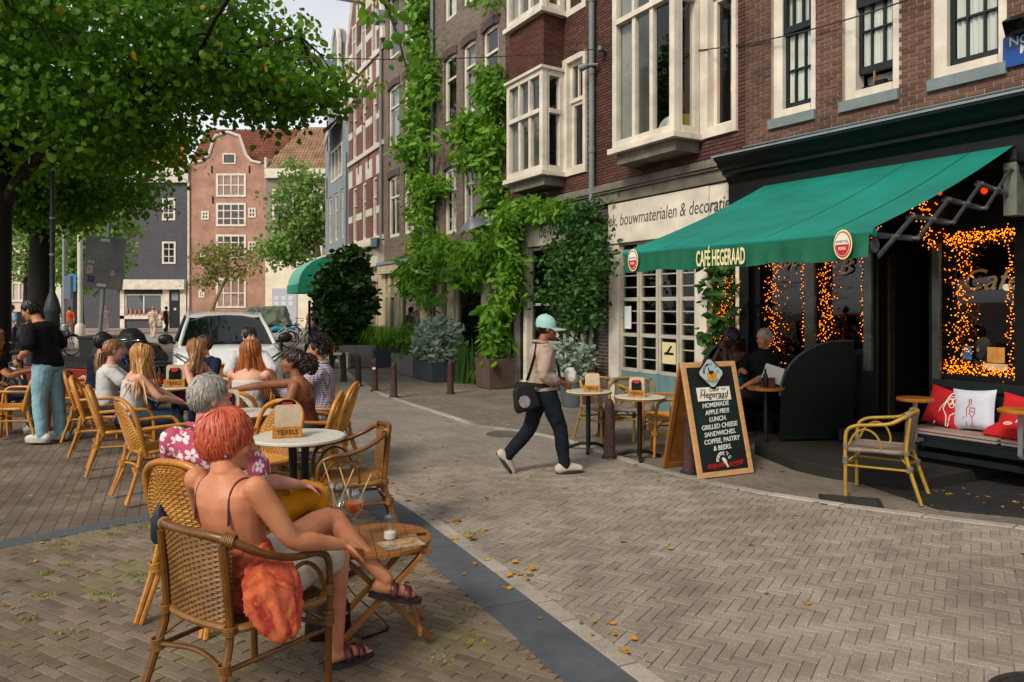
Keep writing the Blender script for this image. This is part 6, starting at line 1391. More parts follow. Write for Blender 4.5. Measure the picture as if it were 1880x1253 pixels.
cxm = wb/2; dm = .148; TE = lambda x, z, y: TF(x, z+.05, y)
dia = lambda r, e=.0: [(cxm+r*math.cos(a), 1.0+r*.98*math.sin(a)) for a in [PI/2*k+s_*.12 for k in range(4) for s_ in (-1, 1)]]
MB().prism(dia(dm+.026), .012, TE(0, 0, .006)).build('emblem_back', m_slatb, bd, smooth=False); em = MB().prism(dia(dm), .004, TE(0, 0, -.0065)).build('emblem_diamond', mat('pale_blue_enamel', 'a9b6b8', .35, .04, bump=0), bd, smooth=False)
yl = .003; MB().prism([(cxm+.066*math.cos(a), 1.0+.085*math.sin(a)) for a in [2*PI*k/24 for k in range(24)]], .002, TE(0, 0, -.011)).build('emblem_oval', mat('sky_print', '9fb0b5', .5, .1, bump=0), em, smooth=False)
MB().prism([(cxm+.066*math.cos(a), 1.0+.085*math.sin(a)) for a in [PI*1.0+PI*k/12 for k in range(13)]], .001, TE(0, 0, -.0135)).build('emblem_field', mat('ochre_print', 'c08f22', .5, .1, bump=0), em, smooth=False)
bird = MB().prism([(cxm-.03, .99), (cxm-.005, .985), (cxm+.03, 1.0), (cxm+.03, 1.02), (cxm+.0, 1.025), (cxm-.02, 1.018), (cxm-.025, 1.06), (cxm-.034, 1.062), (cxm-.034, 1.0)], .001, TE(0, 0, -.015)); bird.prism([(cxm+.0, .985), (cxm-.003, .95), (cxm+.003, .95), (cxm+.008, .985)], .001, TE(0, 0, -.015)); bird.build('emblem_bird', m_print, em, smooth=False, fix=True)
arc_text('lettering', "BROUWERIJ 'T IJ", .035, .093, PI*.98, PI*.02, m_print, em, TE(cxm, 1.0, -.012), ext=.001, off=.001); arc_text('lettering', 'AMSTERDAM', .025, .100, PI*1.25, PI*1.75, m_print, em, TE(cxm, 1.0, -.012), ext=.001)
pl_ = MB().bx(.14, wb-.14, -.004, .004, .765, .905, Mf @ Mx.Translation((0, 0, 0))).build('name_plate', m_wprint, bd, smooth=False)
text('lettering', 'Café', .07, m_print, pl_, TF(cxm, .880, -.0055), shear=.4, ext=.001); text('lettering', 'Hegeraad', .095, m_print, pl_, TF(cxm-.01, .825, -.0055), shear=.3, ext=.001, off=.001); text('lettering', 'AMSTERDAM', .024, m_print, pl_, TF(cxm+.09, .783, -.0055), ext=.001); text('lettering', 'xxx', .045, m_redp, pl_, TF(cxm-.14, .880, -.0055), ext=.001); text('lettering', 'xxx', .045, m_redp, pl_, TF(cxm+.13, .885, -.0055), ext=.001)
m_chalk = mat('chalk_white', 'c9cbc6', .8, .08, 20, 0)
for k, (a, b_) in enumerate((('H', 'OMEMADE'), ('A', 'PPLE PIE!!!'), ('L', 'UNCH.'), ('G', 'RILLED CHEESE'), ('S', 'ANDWICHES.'), ('C', 'OFFEE, PASTRY'), ('&', ' BEERS.'))):
    text('lettering', a+b_, .066, m_chalk, pn, TF(cxm+.008*(k % 2), .722-k*.073, .0035) @ Mx.Rotation(.05, 4, 'Z'), shear=.22, ext=.001, off=.0012, sx=.95)
arc_text('lettering', "BROUWERIJ 'T IJ", .044, .085, PI*.95, PI*.12, m_chalk, pn, TF(cxm, .145, .0055), ext=.001, off=.0012)
text('lettering', 'Proef onze', .055, m_redp, pn, TF(cxm-.11, .115, .005), shear=.5, ext=.001, off=.001) if False else text('lettering', 'Drink niet', .052, m_redp, pn, TF(cxm-.12, .115, .005) @ Mx.Rotation(.08, 4, 'Z'), shear=.5, ext=.001, off=.001)
text('lettering', 'te weinig', .052, m_redp, pn, TF(cxm+.14, .125, .005) @ Mx.Rotation(.08, 4, 'Z'), shear=.5, ext=.001, off=.001)
MB().tube([V((cxm-.02, .0, .18)), V((cxm+.0, 0, .15)), V((cxm+.015, 0, .12)), V((cxm+.03, 0, .085))], [.012, .022, .012, .01], 6).build('ostrich_print', m_chalk, pn, M=Mf)
MB().tube(bez([(cxm-.24, .003, .10), (cxm-.15, .003, .085), (cxm-.05, .003, .10), (cxm+.1, .003, .09), (cxm+.24, .003, .11)], 20), .003, 5).build('flourish', m_redp, pn, M=Mf)
Mb = Mx.Translation((0, .62, 0)) @ Mx.Rotation(-tilt, 4, 'X')
MB().bx(0, fw_, -.03, 0, 0, hb_, Mb).bx(wb-fw_, wb, -.03, 0, 0, hb_, Mb).bx(fw_, wb-fw_, -.03, 0, 0, fw_, Mb).bx(fw_, wb-fw_, -.03, 0, hb_-fw_, hb_, Mb).build('rear_frame', m_teak, bd, smooth=False, bev=.004); MB().bx(fw_, wb-fw_, -.02, -.01, fw_, hb_-fw_, Mb).build('rear_board', m_teak, bd, smooth=False)
# street sign and floodlights
q = on(cafe, 1874, 90, .03); sg = thing('street_name_sign', 'blue enamel street name sign with white capitals at the photo edge', 'sign', q, cafe.rz)
m_blue = mat('blue_enamel', '0c3f86', .3, .08, 4, .03); ps = (on(cafe, 1874, 60, .03)-on(cafe, 1874, 118, .03)).z
MB().prism(rr(-.16, .62, -ps/2, ps/2, .03), .012, RX).build('plate', m_blue, sg, smooth=False)
text('lettering', 'NOORDER', .125, m_wprint, sg, Mx.Translation((.2, -.0125, ps*.27)) @ RX, ext=.001, off=.0015); text('lettering', 'MARKT', .125, m_wprint, sg, Mx.Translation((.2, -.0125, -.01)) @ RX, ext=.001, off=.0015); text('lettering', 'C', .06, m_wprint, sg, Mx.Translation((.2, -.0125, -ps*.36)) @ RX, ext=.001)
fl_ = thing('floodlight', 'black floodlight fixed above the blue street name sign', 'floodlight', on(cafe, 1868, 45, .12), cafe.rz)
MB().bx(-.1, .1, -.08, .08, -.08, .08, Mx.Rotation(.5, 4, 'X')).build('housing', m_black, fl_, bev=.01); MB().tube([(0, .05, 0), (0, .14, .08)], .015, 8).build('bracket', m_black, fl_); MB().bx(-.085, .085, -.088, -.081, -.07, .07, Mx.Rotation(.5, 4, 'X')).build('front_glass', m_gdark, fl_)
# overhead wires
def wire(label, a, b_, sag, r=.009):
    a, b_ = V(a), V(b_); q = [a.lerp(b_, i/40)-V((0, 0, sag*4*(i/40)*(1-i/40))) for i in range(41)]
    o = thing('overhead_wire', label, 'wire', a); MB().tube([p-a for p in q], r, 6).build('cable', mat('black_cable', '35332f', .6, .1), o)
wp = on(red, 1100, 90, .14)
wire('thin overhead cable from the tree crown to the drainpipe across the street', P(-60, 36, 11.5), wp, .36)
wire('overhead cable pair from the drainpipe to the upper café windows', wp, on(cafe, 1700, -12, .1), .28)
t = thing('wire_bracket', 'small grey insulator bracket on the drainpipe holding the overhead cables', 'bracket', wp, red.rz); MB().bx(-.03, .06, -.02, .14, -.04, .0).build('arm', m_pipe, t); MB().lathe([(0, 0), (.04, 0), (.045, .05), (.03, .07), (.045, .09), (0, .11)], 12, Mx.Translation((.06, -.02, -.05))).build('insulator', m_pipe, t)
t = thing('security_light', 'small grey spotlight on an arm left of the drainpipe', 'spotlight', on(red, 1085, 120, .12), red.rz); MB().tube([(.15, .05, -.02), (-.02, -.05, 0)], .025, 8).build('arm', m_pipe, t); MB().tube([(-.02, -.05, 0), (-.17, -.12, -.03)], [.05, .07], 12).build('lamp_head', m_pipe, t)
# ================================================================ bollards, signs, lamp post
m_boll = stonemat('bollard_paint', '35211f', '46302c', sparkle=.3, bs=40)
def make_bollard(label):
    t = thing('bollard', label, 'bollard', group='dark red cast iron bollards along the kerb')
    MB().lathe([(.078, 0), (.078, .03), (.066, .05), (.060, .32), (.056, .34), (.062, .36), (.055, .40), (.050, .56), (.056, .58), (.05, .60), (.044, .635), (.028, .658), (0, .664)], 14).build('post', m_boll, t)
    MB().lathe([(.092, -.02), (.092, .012), (.078, .014)], 14).build('base_ring', m_iron, t); return t
bl_ = None
for u, v, lab in ((1119, 840, 'scuffed bollard between the two café tables, nearest of the row to the camera'), (1268, 879, 'bollard standing under the open A-frame chalkboard'), (1106, 800, 'bollard behind the first café table against the shop front'),
    (827, 723, 'lone bollard in front of the silver shrub on the pavement'), (723, 730, 'front bollard of the kerb row, left of the lone one'), (688, 718, 'bollard with a small white sticker, second of the kerb row'), (658, 709, 'third bollard of the kerb row counting from the front'), (631, 700, 'fourth bollard of the kerb row, right of the yellow panniers'), (608, 692, 'bollard directly before the yellow panniers of the parked bicycle'), (586, 686, 'bollard left of the yellow panniers, behind the curly-haired man'),
    (516, 666, 'bollard just behind the head of the curly-haired man, towards the white bicycle'), (501, 657, 'far bollard in front of the white bicycle wheel'), (485, 655, 'far bollard at the right edge of the white car'), (476, 648, 'farthest bollard close to the roof of the white car'), (562, 676, 'bollard hidden mostly behind the curly-haired man')):
    g_ = G(u, v) if u != 1268 else V((1.83, 7.88, 0))
    if bl_ is None: bl_ = make_bollard(lab); bl_.location = g_
    else:
        o = dup(bl_, lab, loc=g_, rz=rnd.uniform(0, 3))
        if 'sticker' in lab: MB().bx(-.03, .03, -.064, -.056, .44, .48).build('sticker', m_wprint, o); o.rotation_euler = (0, 0, -.1)
m_steel = mat('galvanised_steel', '8b9092', .45, .12, 5, .05, metal=.4); m_signb = mat('weathered_sign_back', '6a6660', .55, .25, 3, .1, 30, col2='4a4844', metal=.2)
sp = thing('road_sign', 'back of a tilted grey road sign with stickers on a leaning steel pole', 'road sign', (-8.75, 16, 0))
MB().tube([(0, 0, 0), (.30, 0, 3.45)], .04, 12).build('pole', m_steel, sp)
Ms = Mx.Translation((.24, -.075, 2.62)) @ Mx.Rotation(.09, 4, 'Y')
sgp = MB().prism(rr(-.41, .41, -.53, .53, .04), .02, Ms @ RX).build('sign_panel', m_signb, sp, smooth=False)
MB().tube([Ms @ V((x, 0, z)) for x, z in ((-.41, -.53), (.41, -.53), (.41, .53), (-.41, .53))], .014, 6, closed=True).build('panel_rim', m_steel, sp)
for z in (.47, -.47): MB().bx(-.1, .1, -.04, .12, z-.03, z+.03, Ms).build('clamp', m_steel, sp)
for x, z, w_, h_, c in ((-.30, .0, .06, .04, 'b9b2b8'), (-.22, .0, .05, .05, 'a9a4ab'), (-.28, -.16, .13, .16, 'a98a8c'), (-.24, -.36, .14, .14, '2a2740'), (.2, -.2, .09, .1, '9a8e8e'), (.2, -.42, .13, .11, '7d6a3c')): MB().bx(x-w_/2, x+w_/2, -.024, -.0205, z-h_/2, z+h_/2, Ms).build('sticker', mat('sticker_'+c, c, .6, .5, 30, 0), sgp)
k = NT('soot_stain'); MB().bx(-.2, .3, -.0228, -.0212, -.4, .2, Ms).build('grime_patch', mat('soot_grime', '57524b', .8, .5, 6, .1, col2='3a352f'), sgp) if False else None
lp_ = thing('lamp_post', 'dark green cast iron lamp post with fluted base in front of the lime trunk', 'lamp post', (-8.8, 14.6, 0))
MB().lathe([(.15, 0), (.15, .9), (.125, 1.0), (.12, 1.55), (.145, 1.6), (.145, 1.66), (.10, 1.85), (.05, 1.98), (.045, 2.1)], 12).build('base', m_boll if False else mat('dark_green_iron', '2a3230', .5, .2, 10, .1), lp_)
MB().tube([(0, 0, 2.0), (0, 0, 5.0)], [.045, .035], 10).tube(bez([(0, 0, 5.0), (.15, 0, 5.5), (.45, 0, 5.75), (.72, 0, 5.7)], 14), .025, 8).build('pole', _M['dark_green_iron'], lp_)
for z in (2.7, 3.4): MB().lathe([(.05, -.02), (.055, 0), (.05, .02)], 10, Mx.Translation((0, 0, z))).build('pole_ring', m_steel, lp_)
MB().lathe([(.0, .12), (.12, .10), (.19, .0), (.19, -.03), (.0, -.02)], 18, Mx.Translation((.74, 0, 5.66))).build('lamp_head', mat('pale_lamp_shell', 'aeb4b8', .4, .05), lp_)
for u, y, h_, r, lab, mm in ((118, 30, 7.2, .07, 'slim silver street pole with a grey box behind the lamp post', m_steel), (147, 31, 4.6, .10, 'thicker white pole with a blue sign left of the tilted road sign', m_white), (583, 32, 3.4, .05, 'thin steel pole beside the far green awning', m_steel)):
    t = thing('street_pole', lab, 'pole', ((u-CX)/FP*y, y, 0)); MB().tube([(0, 0, 0), (0, 0, h_)], r, 10).lathe([(r*1.9, 0), (r*1.9, .9), (r*1.2, 1.0)], 10).build('pole', mm, t)
    if u == 118: MB().bx(.05, .3, -.1, .1, 2.0, 2.9).build('signal_box', mat('blue_grey_box', '5c6a7c', .5, .1), t)
    if u == 147: MB().bx(-.42, -.1, -.14, -.11, 2.3, 3.0).build('blue_panel', mat('bright_blue_panel', '1f86b4', .4, .05), t)
# ================================================================ bicycles
m_tyre = mat('black_rubber', '121212', .8, .15, 12, .1); m_chrome = mat('worn_chrome', '9a9c9d', .25, .15, 10, .02, metal=.9)
def make_bike(label, col, rack=True, step=False, group='parked bicycles'):
    """along local +X, front wheel at +X"""
    t = thing('bicycle', label, 'bicycle', group=group); m = mat('bike_paint_'+col, col, .35, .15, 8, .02); r = .345
    for x in (-.53, .55):
        w_ = MB(); w_.tube([(x+r*math.cos(a), 0, r+r*math.sin(a)) for a in [2*PI*k/36 for k in range(36)]], .02, 7, closed=True); wo = w_.build('wheel', m_tyre, t)
        rm = MB(); rm.tube([(x+(r-.025)*math.cos(a), 0, r+(r-.025)*math.sin(a)) for a in [2*PI*k/30 for k in range(30)]], .012, 6, closed=True)
        for k in range(18): a = 2*PI*k/18; rm.tube([(x, .02*(-1)**k, r), (x+(r-.03)*math.cos(a), 0, r+(r-.03)*math.sin(a))], .0018, 3, cap=False)
        rm.tube([(x, -.05, r), (x, .05, r)], .022, 8); rm.build('rim', m_chrome, wo)
        MB().tube([(x+(r+.035)*math.cos(a), 0, r+(r+.035)*math.sin(a)) for a in [PI*(.1 if x < 0 else .25)+PI*.75*k/16 for k in range(17)]], .026, 6, flat=.4, up=V((0, 1, 0))).build('mudguard', m, t)
    hd, bb, st_ = V((.36, 0, .88)), V((-.06, 0, .29)), V((-.20, 0, .80)); fr = MB()
    fr.tube([bb, st_+V((-.02, 0, .06))], .017, 8).tube([hd+V((.03, 0, -.10)), bb], .019, 8).tube([hd, V((-.17, 0, .74)) if not step else V((-.11, 0, .48))], .016, 8).tube([hd+V((-.015, 0, .06)), hd+V((.05, 0, -.16))], .021, 8)
    for s in (-.055, .055): fr.tube([bb+V((0, s*.6, 0)), V((-.53, s, r))], .010, 6).tube([V((-.18, s*.4, .70)), V((-.53, s, r))], .009, 6).tube(bez([hd+V((.05, s*.7, -.15)), V((.47, s, .55)), V((.55, s, r))], 8), .012, 6)
    fr.build('frame', m, t)
    hb_ = MB(); hb_.tube([hd+V((-.01, 0, .05)), hd+V((-.03, 0, .17))], .014, 8).tube(bez([(.14, -.30, 1.06), (.26, -.29, 1.08), (.35, -.16, 1.06), (.34, 0, 1.05), (.35, .16, 1.06), (.26, .29, 1.08), (.14, .30, 1.06)], 26), .012, 7); hb_.build('handlebar', m_chrome, t)
    for s in (-1, 1): MB().tube([(.13, s*.30, 1.06), (.25, s*.292, 1.08)], .017, 8).build('grip', m_tyre, t)
    MB().loft([[(-.33, y*k, z) for y, z in ((-.1, .93), (0, .95), (.1, .93), (0, .89))] if i == 0 else [(x, y*k, z) for y, z in ((-.1, .93), (0, .945), (.1, .93), (0, .90))] for i, (x, k) in enumerate(((-.33, .7), (-.27, 1), (-.16, .55), (-.04, .25)))]).build('saddle', m_tyre, t)
    MB().lathe([(0, -.01), (.085, -.01), (.085, .01), (0, .01)], 20, Mx.Translation((-.06, .04, .29)) @ RX).tube([(-.06, .05, .29), (.06, .06, .17)], .010, 6).tube([(-.06, -.05, .29), (-.18, -.06, .41)], .010, 6).bx(.03, .09, .05, .14, .155, .175).bx(-.21, -.15, -.14, -.05, .405, .425).build('crank', m_chrome, t)
    MB().ell((.44, 0, .80), (.05, .045, .045)).build('headlight', m_chrome, t)
    if rack:
        b = MB()
        for s in (-.06, 0, .06): b.tube([(-.22, s, .72), (-.78, s, .72)], .007, 5)
        for s in (-.06, .06): b.tube([(-.62, s, .72), (-.53, s, r)], .006, 5)
        b.build('luggage_rack', m_tyre, t)
    return t
bk = make_bike('dark bicycle parked closest behind the standing man, its handlebar left of him', '1c1c1e')
bk.location = (-8.3, 13.2, 0); bk.rotation_euler = (.06, 0, 2.7)
bw = make_bike('white-framed bicycle parked far away behind the curly-haired man', 'c9cbc8', True, True); bw.location = (-9.6, 31.0, 0); bw.rotation_euler = (.05, 0, .35)
bb_ = make_bike('blue bicycle in the rack behind the boy in the track jacket', '23406e', True, True); bb_.location = (-7.1, 14.1, 0); bb_.rotation_euler = (.05, 0, 2.5)
for lab, src, x, y, rz in (('black bicycle leaning at the photo edge behind the curly-haired woman', bk, -9.6, 13.0, 2.9), ('black bicycle between the lamp post and the blue one', bk, -7.7, 14.6, 2.2), ('dark bicycle behind the red cargo box', bk, -6.7, 13.3, 3.5), ('second white bicycle, just right of the far white-framed one', bw, -8.9, 32.0, .7), ('dark bicycle carrying yellow panniers beside the bollards', bk, -5.35, 22.6, 1.9), ('black bicycle under the laurel bush, behind the pannier one', bk, -5.7, 24.6, .4), ('pale bicycle leaning left of the tarpaulin cargo bike', bw, -13.5, 36, .2), ('dark bicycle parked before the pink brick house', bk, -17.5, 44, .3), ('dark bicycle near the rental poster panel', bb_, -11.0, 40, 2.9), ('bicycle beside the thick white pole far behind the sign', bk, -15.5, 26, 1.2), ('silver bicycle in the rack behind the standing man', bw, -8.9, 12.4, 3.3)):
    o = dup(src, lab); o.location = (x, y, 0); o.rotation_euler = (.06, 0, rz)
m_yel = mat('yellow_pannier', 'c8860f', .6, .12, 5, .2, 30)
for s, lab in ((-1, 'left yellow pannier bag on the bicycle by the bollards'), (1, 'right yellow pannier bag on the bicycle by the bollards')):
    t = thing('pannier_bag', lab, 'pannier', (-5.28+s*.19, 21.98+s*.06, .33), .3); R = [[(x*k, y*k2, z) for x, y in ((-.16, -.06), (.16, -.06), (.16, .06), (-.16, .06))] for z, k, k2 in ((0, .75, .7), (.05, .95, 1), (.3, 1, 1), (.38, .8, .6))]
    MB().loft(R).build('bag_body', m_yel, t, bev=.02); MB().bx(-.15, .15, -.075, -.06, .25, .29).build('closing_strap', m_tyre, t)
# bike racks
t0 = None
for k in range(5):
    lab = 'steel hoop bike stand nearest the standing man' ; x, y = -8.2-.55*k, 11.9+.12*k
    if t0 is None: t0 = thing('bike_stand', lab, 'bike stand', group='row of identical steel hoop bike stands'); MB().tube(bez([(0, -.35, 0), (0, -.34, .55), (0, -.2, .74), (0, .2, .74), (0, .34, .55), (0, .35, 0)], 30), .024, 8).build('hoop', m_steel, t0); o = t0
    else: o = dup(t0, ('second', 'third', 'fourth', 'leftmost')[k-1]+' steel hoop bike stand counting left from behind the standing man')
    o.location = (x, y, 0); o.rotation_euler = (0, 0, .9)
# red cargo bike
cg = thing('cargo_bike', 'red box cargo bike with white lettering parked behind the terrace chairs', 'cargo bike', (-6.9, 12.3, 0), .06)
m_rbox = mat('red_cargo_box', '8e2412', .5, .12, 4, .05)
b = MB(); b.loft([[(-.62, -.3, .3), (.42, -.3, .3), (.42, .3, .3), (-.62, .3, .3)], [(-.75, -.36, .78), (.62, -.36, .70), (.62, .36, .70), (-.75, .36, .78)]]); cb_ = b.build('cargo_box', m_rbox, cg, smooth=False, bev=.012)
MB().loft([[(-.75, -.37, .785), (.63, -.37, .705), (.63, .37, .705), (-.75, .37, .785)], [(-.6, -.3, .93), (.4, -.3, .80), (.4, .3, .80), (-.6, .3, .93)]]).build('rain_cover', m_tyre, cg, smooth=False, bev=.02)
text('lettering', 'okd sc', .13, m_wprint, cb_, Mx.Translation((.28, -.352, .60)) @ Mx.Rotation(PI/2-.12, 4, 'X') @ Mx.Rotation(-.06, 4, 'Z'), ext=.002, shear=.2, off=.002)
for x, r in ((.95, .25), (-1.35, .33)):
    wo = MB().tube([(x+r*math.cos(a), 0, r+r*math.sin(a)) for a in [2*PI*k/32 for k in range(32)]], .024, 7, closed=True).build('wheel', m_tyre, cg); rm = MB()
    for k in range(16): a = 2*PI*k/16; rm.tube([(x, 0, r), (x+r*math.cos(a), 0, r+r*math.sin(a))], .002, 3, cap=False)
    rm.build('spokes', m_chrome, wo)
MB().tube([(-.7, 0, .35), (-1.35, 0, .33)], .025, 8).tube([(.5, 0, .4), (.85, 0, .55), (.95, 0, .25)], .022, 8).tube([(-.9, 0, .35), (-1.0, 0, .95)], .02, 8).build('frame', m_tyre, cg); MB().ell((-1.02, 0, .98), (.14, .09, .04)).build('saddle', m_tyre, cg)
MB().tube(bez([(-.72, -.32, 1.02), (-.6, -.2, 1.05), (-.58, 0, 1.05), (-.6, .2, 1.05), (-.72, .32, 1.02)], 14), .014, 7).build('handlebar', m_chrome, cg)
# covered scooter and the grey box
m_tarp = mat('black_tarpaulin', '141415', .55, .2, 4, .35, 9, spec=.5)
sc_ = thing('covered_scooter', 'scooter under a black tarpaulin beside the dark grey container', 'scooter', (-8.05, 16.0, 0))
remesh(MB().ell((0, 0, .75), (.55, .4, .30)).ell((.05, 0, .98), (.3, .33, .28)).ell((-.45, 0, .6), (.3, .3, .45)).ell((.5, 0, .6), (.3, .28, .35)).ell((0, 0, .35), (.75, .32, .35)), 'tarpaulin', m_tarp, .035, 6, parent=sc_, disp=.05, dscale=4)
for x in (-.5, .55): MB().tube([(x+.24*math.cos(a), 0, .25+.24*math.sin(a)) for a in [2*PI*k/24 for k in range(24)]], .05, 7, closed=True).build('wheel', m_tyre, sc_)
gx = thing('grey_container', 'dark grey lidded container standing behind the boy in the track jacket', 'container', (-8.75, 16.4, 0), .12)
MB().loft([[(-.36, -.3, 0), (.36, -.3, 0), (.36, .3, 0), (-.36, .3, 0)], [(-.41, -.35, 1.02), (.41, -.35, 1.02), (.41, .35, 1.02), (-.41, .35, 1.02)]]).build('body', mat('dark_grey_plastic', '3a3c3b', .6, .12, 4, .05), gx, smooth=False, bev=.02); MB().bx(-.43, .43, -.37, .37, 1.02, 1.08).build('lid', _M['dark_grey_plastic'], gx, bev=.02)
# tarpaulin cargo trike far away
cf = thing('cargo_bike', 'cargo bike under a grey-green tarpaulin with turquoise wrap far behind the car', 'cargo bike', (-11.6, 36.5, 0), .1)
remesh(MB().loft([[(-1.25, -.5, .75), (1.0, -.5, .75), (1.0, .5, .75), (-1.25, .5, .75)], [(-1.0, -.4, 1.65), (.75, -.4, 1.7), (.75, .4, 1.7), (-1.0, .4, 1.65)]]), 'tarpaulin', mat('grey_green_tarpaulin', '57604e', .7, .2, 3, .4, 8), .06, 5, parent=cf, disp=.08, dscale=3)
remesh(MB().ell((-1.5, 0, 1.1), (.4, .4, .35)).ell((.2, -.2, .62), (1.1, .4, .18)), 'turquoise_wrap', mat('turquoise_plastic', '1d7f8c', .5, .2, 3, .3, 9), .06, 4, parent=cf, disp=.08, dscale=5)
for x, y in ((-.7, -.5), (-.7, .5), (1.2, 0)): MB().tube([(x+.33*math.cos(a), y, .34+.33*math.sin(a)) for a in [2*PI*k/28 for k in range(28)]], .03, 6, closed=True).build('wheel', m_tyre, cf)
# ================================================================ white car
car = thing('parked_car', 'white family car with big dark windscreen parked behind the seated friends', 'car', (-5.55, 14.7, 0), 0)
car.rotation_euler = (0, 0, math.radians(-66))       # front along local +X
m_carp = mat('white_car_paint', 'd4d5d3', .18, .04, 2, 0, spec=.6, Coat_Weight=.6); m_cglass = mat('car_glass', '0a1110', .04, .1, 2, 0, spec=.8); m_cblk = mat('black_car_plastic', '0d0e0f', .45, .1, 10, .05)
def sect(x, hw, z0, z1, rnd_=.12, n=6, ztop=None):
    """half profile of the body at station x, mirrored"""
    pts = [(hw*.80, z0), (hw*.96, z0+.08), (hw, z0+.22), (hw*.995, z0+(z1-z0)*.6), (hw*.955, z1-.05), (hw*.86, z1-.005), (hw*.5, z1+.018), (0, z1+.026)]
    return [(x, y, z) for y, z in pts]+[(x, -y, z) for y, z in pts[:-1][::-1]]
St = [(-2.16, .72, .42, .82), (-2.10, .82, .30, .98), (-1.7, .90, .24, 1.04), (-.9, .92, .2, 1.05), (.2, .92, .2, 1.05), (.9, .92, .21, 1.04), (1.35, .915, .22, 1.00), (1.75, .89, .24, .93), (2.0, .83, .26, .84), (2.14, .72, .30, .74), (2.19, .58, .36, .62)]
b = MB(); b.loft([sect(*s_) for s_ in St]); b.build('body', m_carp, car, ang=1.0)
def cab(x, hw, z, n=0): return [(x, y, z+dz) for y, dz in ((hw, 0), (hw*.93, .03), (hw*.6, .055), (0, .065), (-hw*.6, .055), (-hw*.93, .03), (-hw, 0))]
# glasshouse: windscreen, side glass, roof
b = MB(); b.add([(1.12, .78, 1.02), (1.22, .4, 1.045), (1.25, 0, 1.05), (1.22, -.4, 1.045), (1.12, -.78, 1.02), (.30, .62, 1.515), (.36, .32, 1.545), (.38, 0, 1.55), (.36, -.32, 1.545), (.30, -.62, 1.515)], [(0, 1, 6, 5), (1, 2, 7, 6), (2, 3, 8, 7), (3, 4, 9, 8)]); b.build('windscreen', m_cglass, car, fix=True)
b = MB(); b.loft([[(x, hw*k, z+dz) for k, dz in ((1, 0), (.92, .045), (.5, .07), (0, .075), (-.5, .07), (-.92, .045), (-1, 0), (-.5, -.02), (.5, -.02))] for x, hw, z in ((.38, .63, 1.505), (-.2, .66, 1.55), (-1.0, .65, 1.54), (-1.75, .60, 1.45), (-1.9, .56, 1.38))]); b.build('roof', m_carp, car, fix=True)
for s in (1, -1):
    q = [(1.02, .80), (.25, .66), (-1.0, .68), (-1.75, .63), (-1.95, .80), (-.4, .875)]
    MB().add([(1.0, s*.83, 1.03), (.26, s*.655, 1.50), (-1.0, s*.67, 1.53), (-1.72, s*.62, 1.44), (-1.95, s*.83, 1.04)], [(0, 1, 2, 3, 4)]).build('side_glass', m_cglass, car, smooth=False)
    MB().tube([(1.14, s*.80, 1.02), (.72, s*.72, 1.29), (.30, s*.635, 1.515), (-.2, s*.67, 1.555)], .035, 7).build('windscreen_pillar', m_carp, car); MB().tube([(-.4, s*.86, 1.04), (-.45, s*.665, 1.54)], .035, 6).build('door_pillar', m_cblk, car)
    MB().tube(bez([(.1, s*.60, 1.60), (-.3, s*.61, 1.655), (-1.3, s*.60, 1.63), (-1.6, s*.57, 1.56)], 16), .018, 7).build('roof_rail', m_steel, car)
    mi = MB().ell((.92, s*1.02, 1.13), (.07, .13, .095)).build('wing_mirror', m_cblk, car); MB().tube([(.95, s*.86, 1.06), (.93, s*.97, 1.1)], .03, 6).build('mirror_stalk', m_cblk, mi)
    hl = MB(); hl.loft([[(2.135, s*.52, .70), (2.135, s*.52, .76), (2.13, s*.53, .77)], [(2.03, s*.72, .72), (2.0, s*.70, .86), (1.98, s*.70, .87)], [(1.80, s*.865, .78), (1.70, s*.86, .92), (1.68, s*.85, .93)]], False); hl.build('headlight', mat('headlight_glass', '5a6468', .06, .4, 14, 0, spec=.9), car)
    MB().tube(bez([(2.15, s*.50, .73), (2.05, s*.71, .79), (1.75, s*.875, .90)], 10), .016, 6).build('headlight_trim', m_chrome, car)
    MB().tube(bez([(2.195, s*.34, .76), (2.21, s*.22, .56), (2.215, s*.1, .50)], 10), .024, 6).build('grille_chrome', m_chrome, car)
    MB().lathe([(0, -.02), (.055, -.02), (.06, .02), (0, .03)], 14, Mx.Translation((2.10, s*.66, .45)) @ Mx.Rotation(PI/2, 4, 'Y')).build('fog_light', m_cglass, car)
    for x in (1.38, -1.35):
        MB().tube([(x+.31*math.cos(a), s*.82, .335+.31*math.sin(a)) for a in [2*PI*k/32 for k in range(32)]], .095, 10, closed=True, flat=1.0).build('wheel', m_tyre, car)
        MB().lathe([(0, 0), (.22, 0), (.22, .03), (0, .05)], 24, Mx.Translation((x, s*.87, .335)) @ Mx.Rotation(-s*PI/2, 4, 'X')).build('wheel_rim', m_steel, car)
MB().loft([[(2.17, y*k, z) for y, z in ((-.52, .74), (.52, .74), (.36, .42), (-.36, .42))] if i == 0 else [(2.205, y, z) for y, z in ((-.44, .72), (.44, .72), (.3, .45), (-.3, .45))] for i, k in ((0, 1), (1, 1))]).build('grille', m_cblk, car, smooth=False, bev=.01)
MB().bx(2.19, 2.215, -.26, .26, .40, .50).build('number_plate', mat('yellow_number_plate', 'c79a1c', .5, .05, bump=0), car); MB().lathe([(0, 0), (.06, 0), (.06, .015), (0, .015)], 18, Mx.Translation((2.2, 0, .62)) @ Mx.Rotation(PI/2, 4, 'Y')).build('badge', m_chrome, car)
MB().bx(1.98, 2.2, -.7, .7, .24, .34).build('lower_bumper', m_cblk, car, bev=.03)
for y in (-.35, .3): MB().tube([(1.2, y-.25, 1.075), (1.2, y+.3, 1.085)], .012, 5).build('wiper', m_cblk, car)
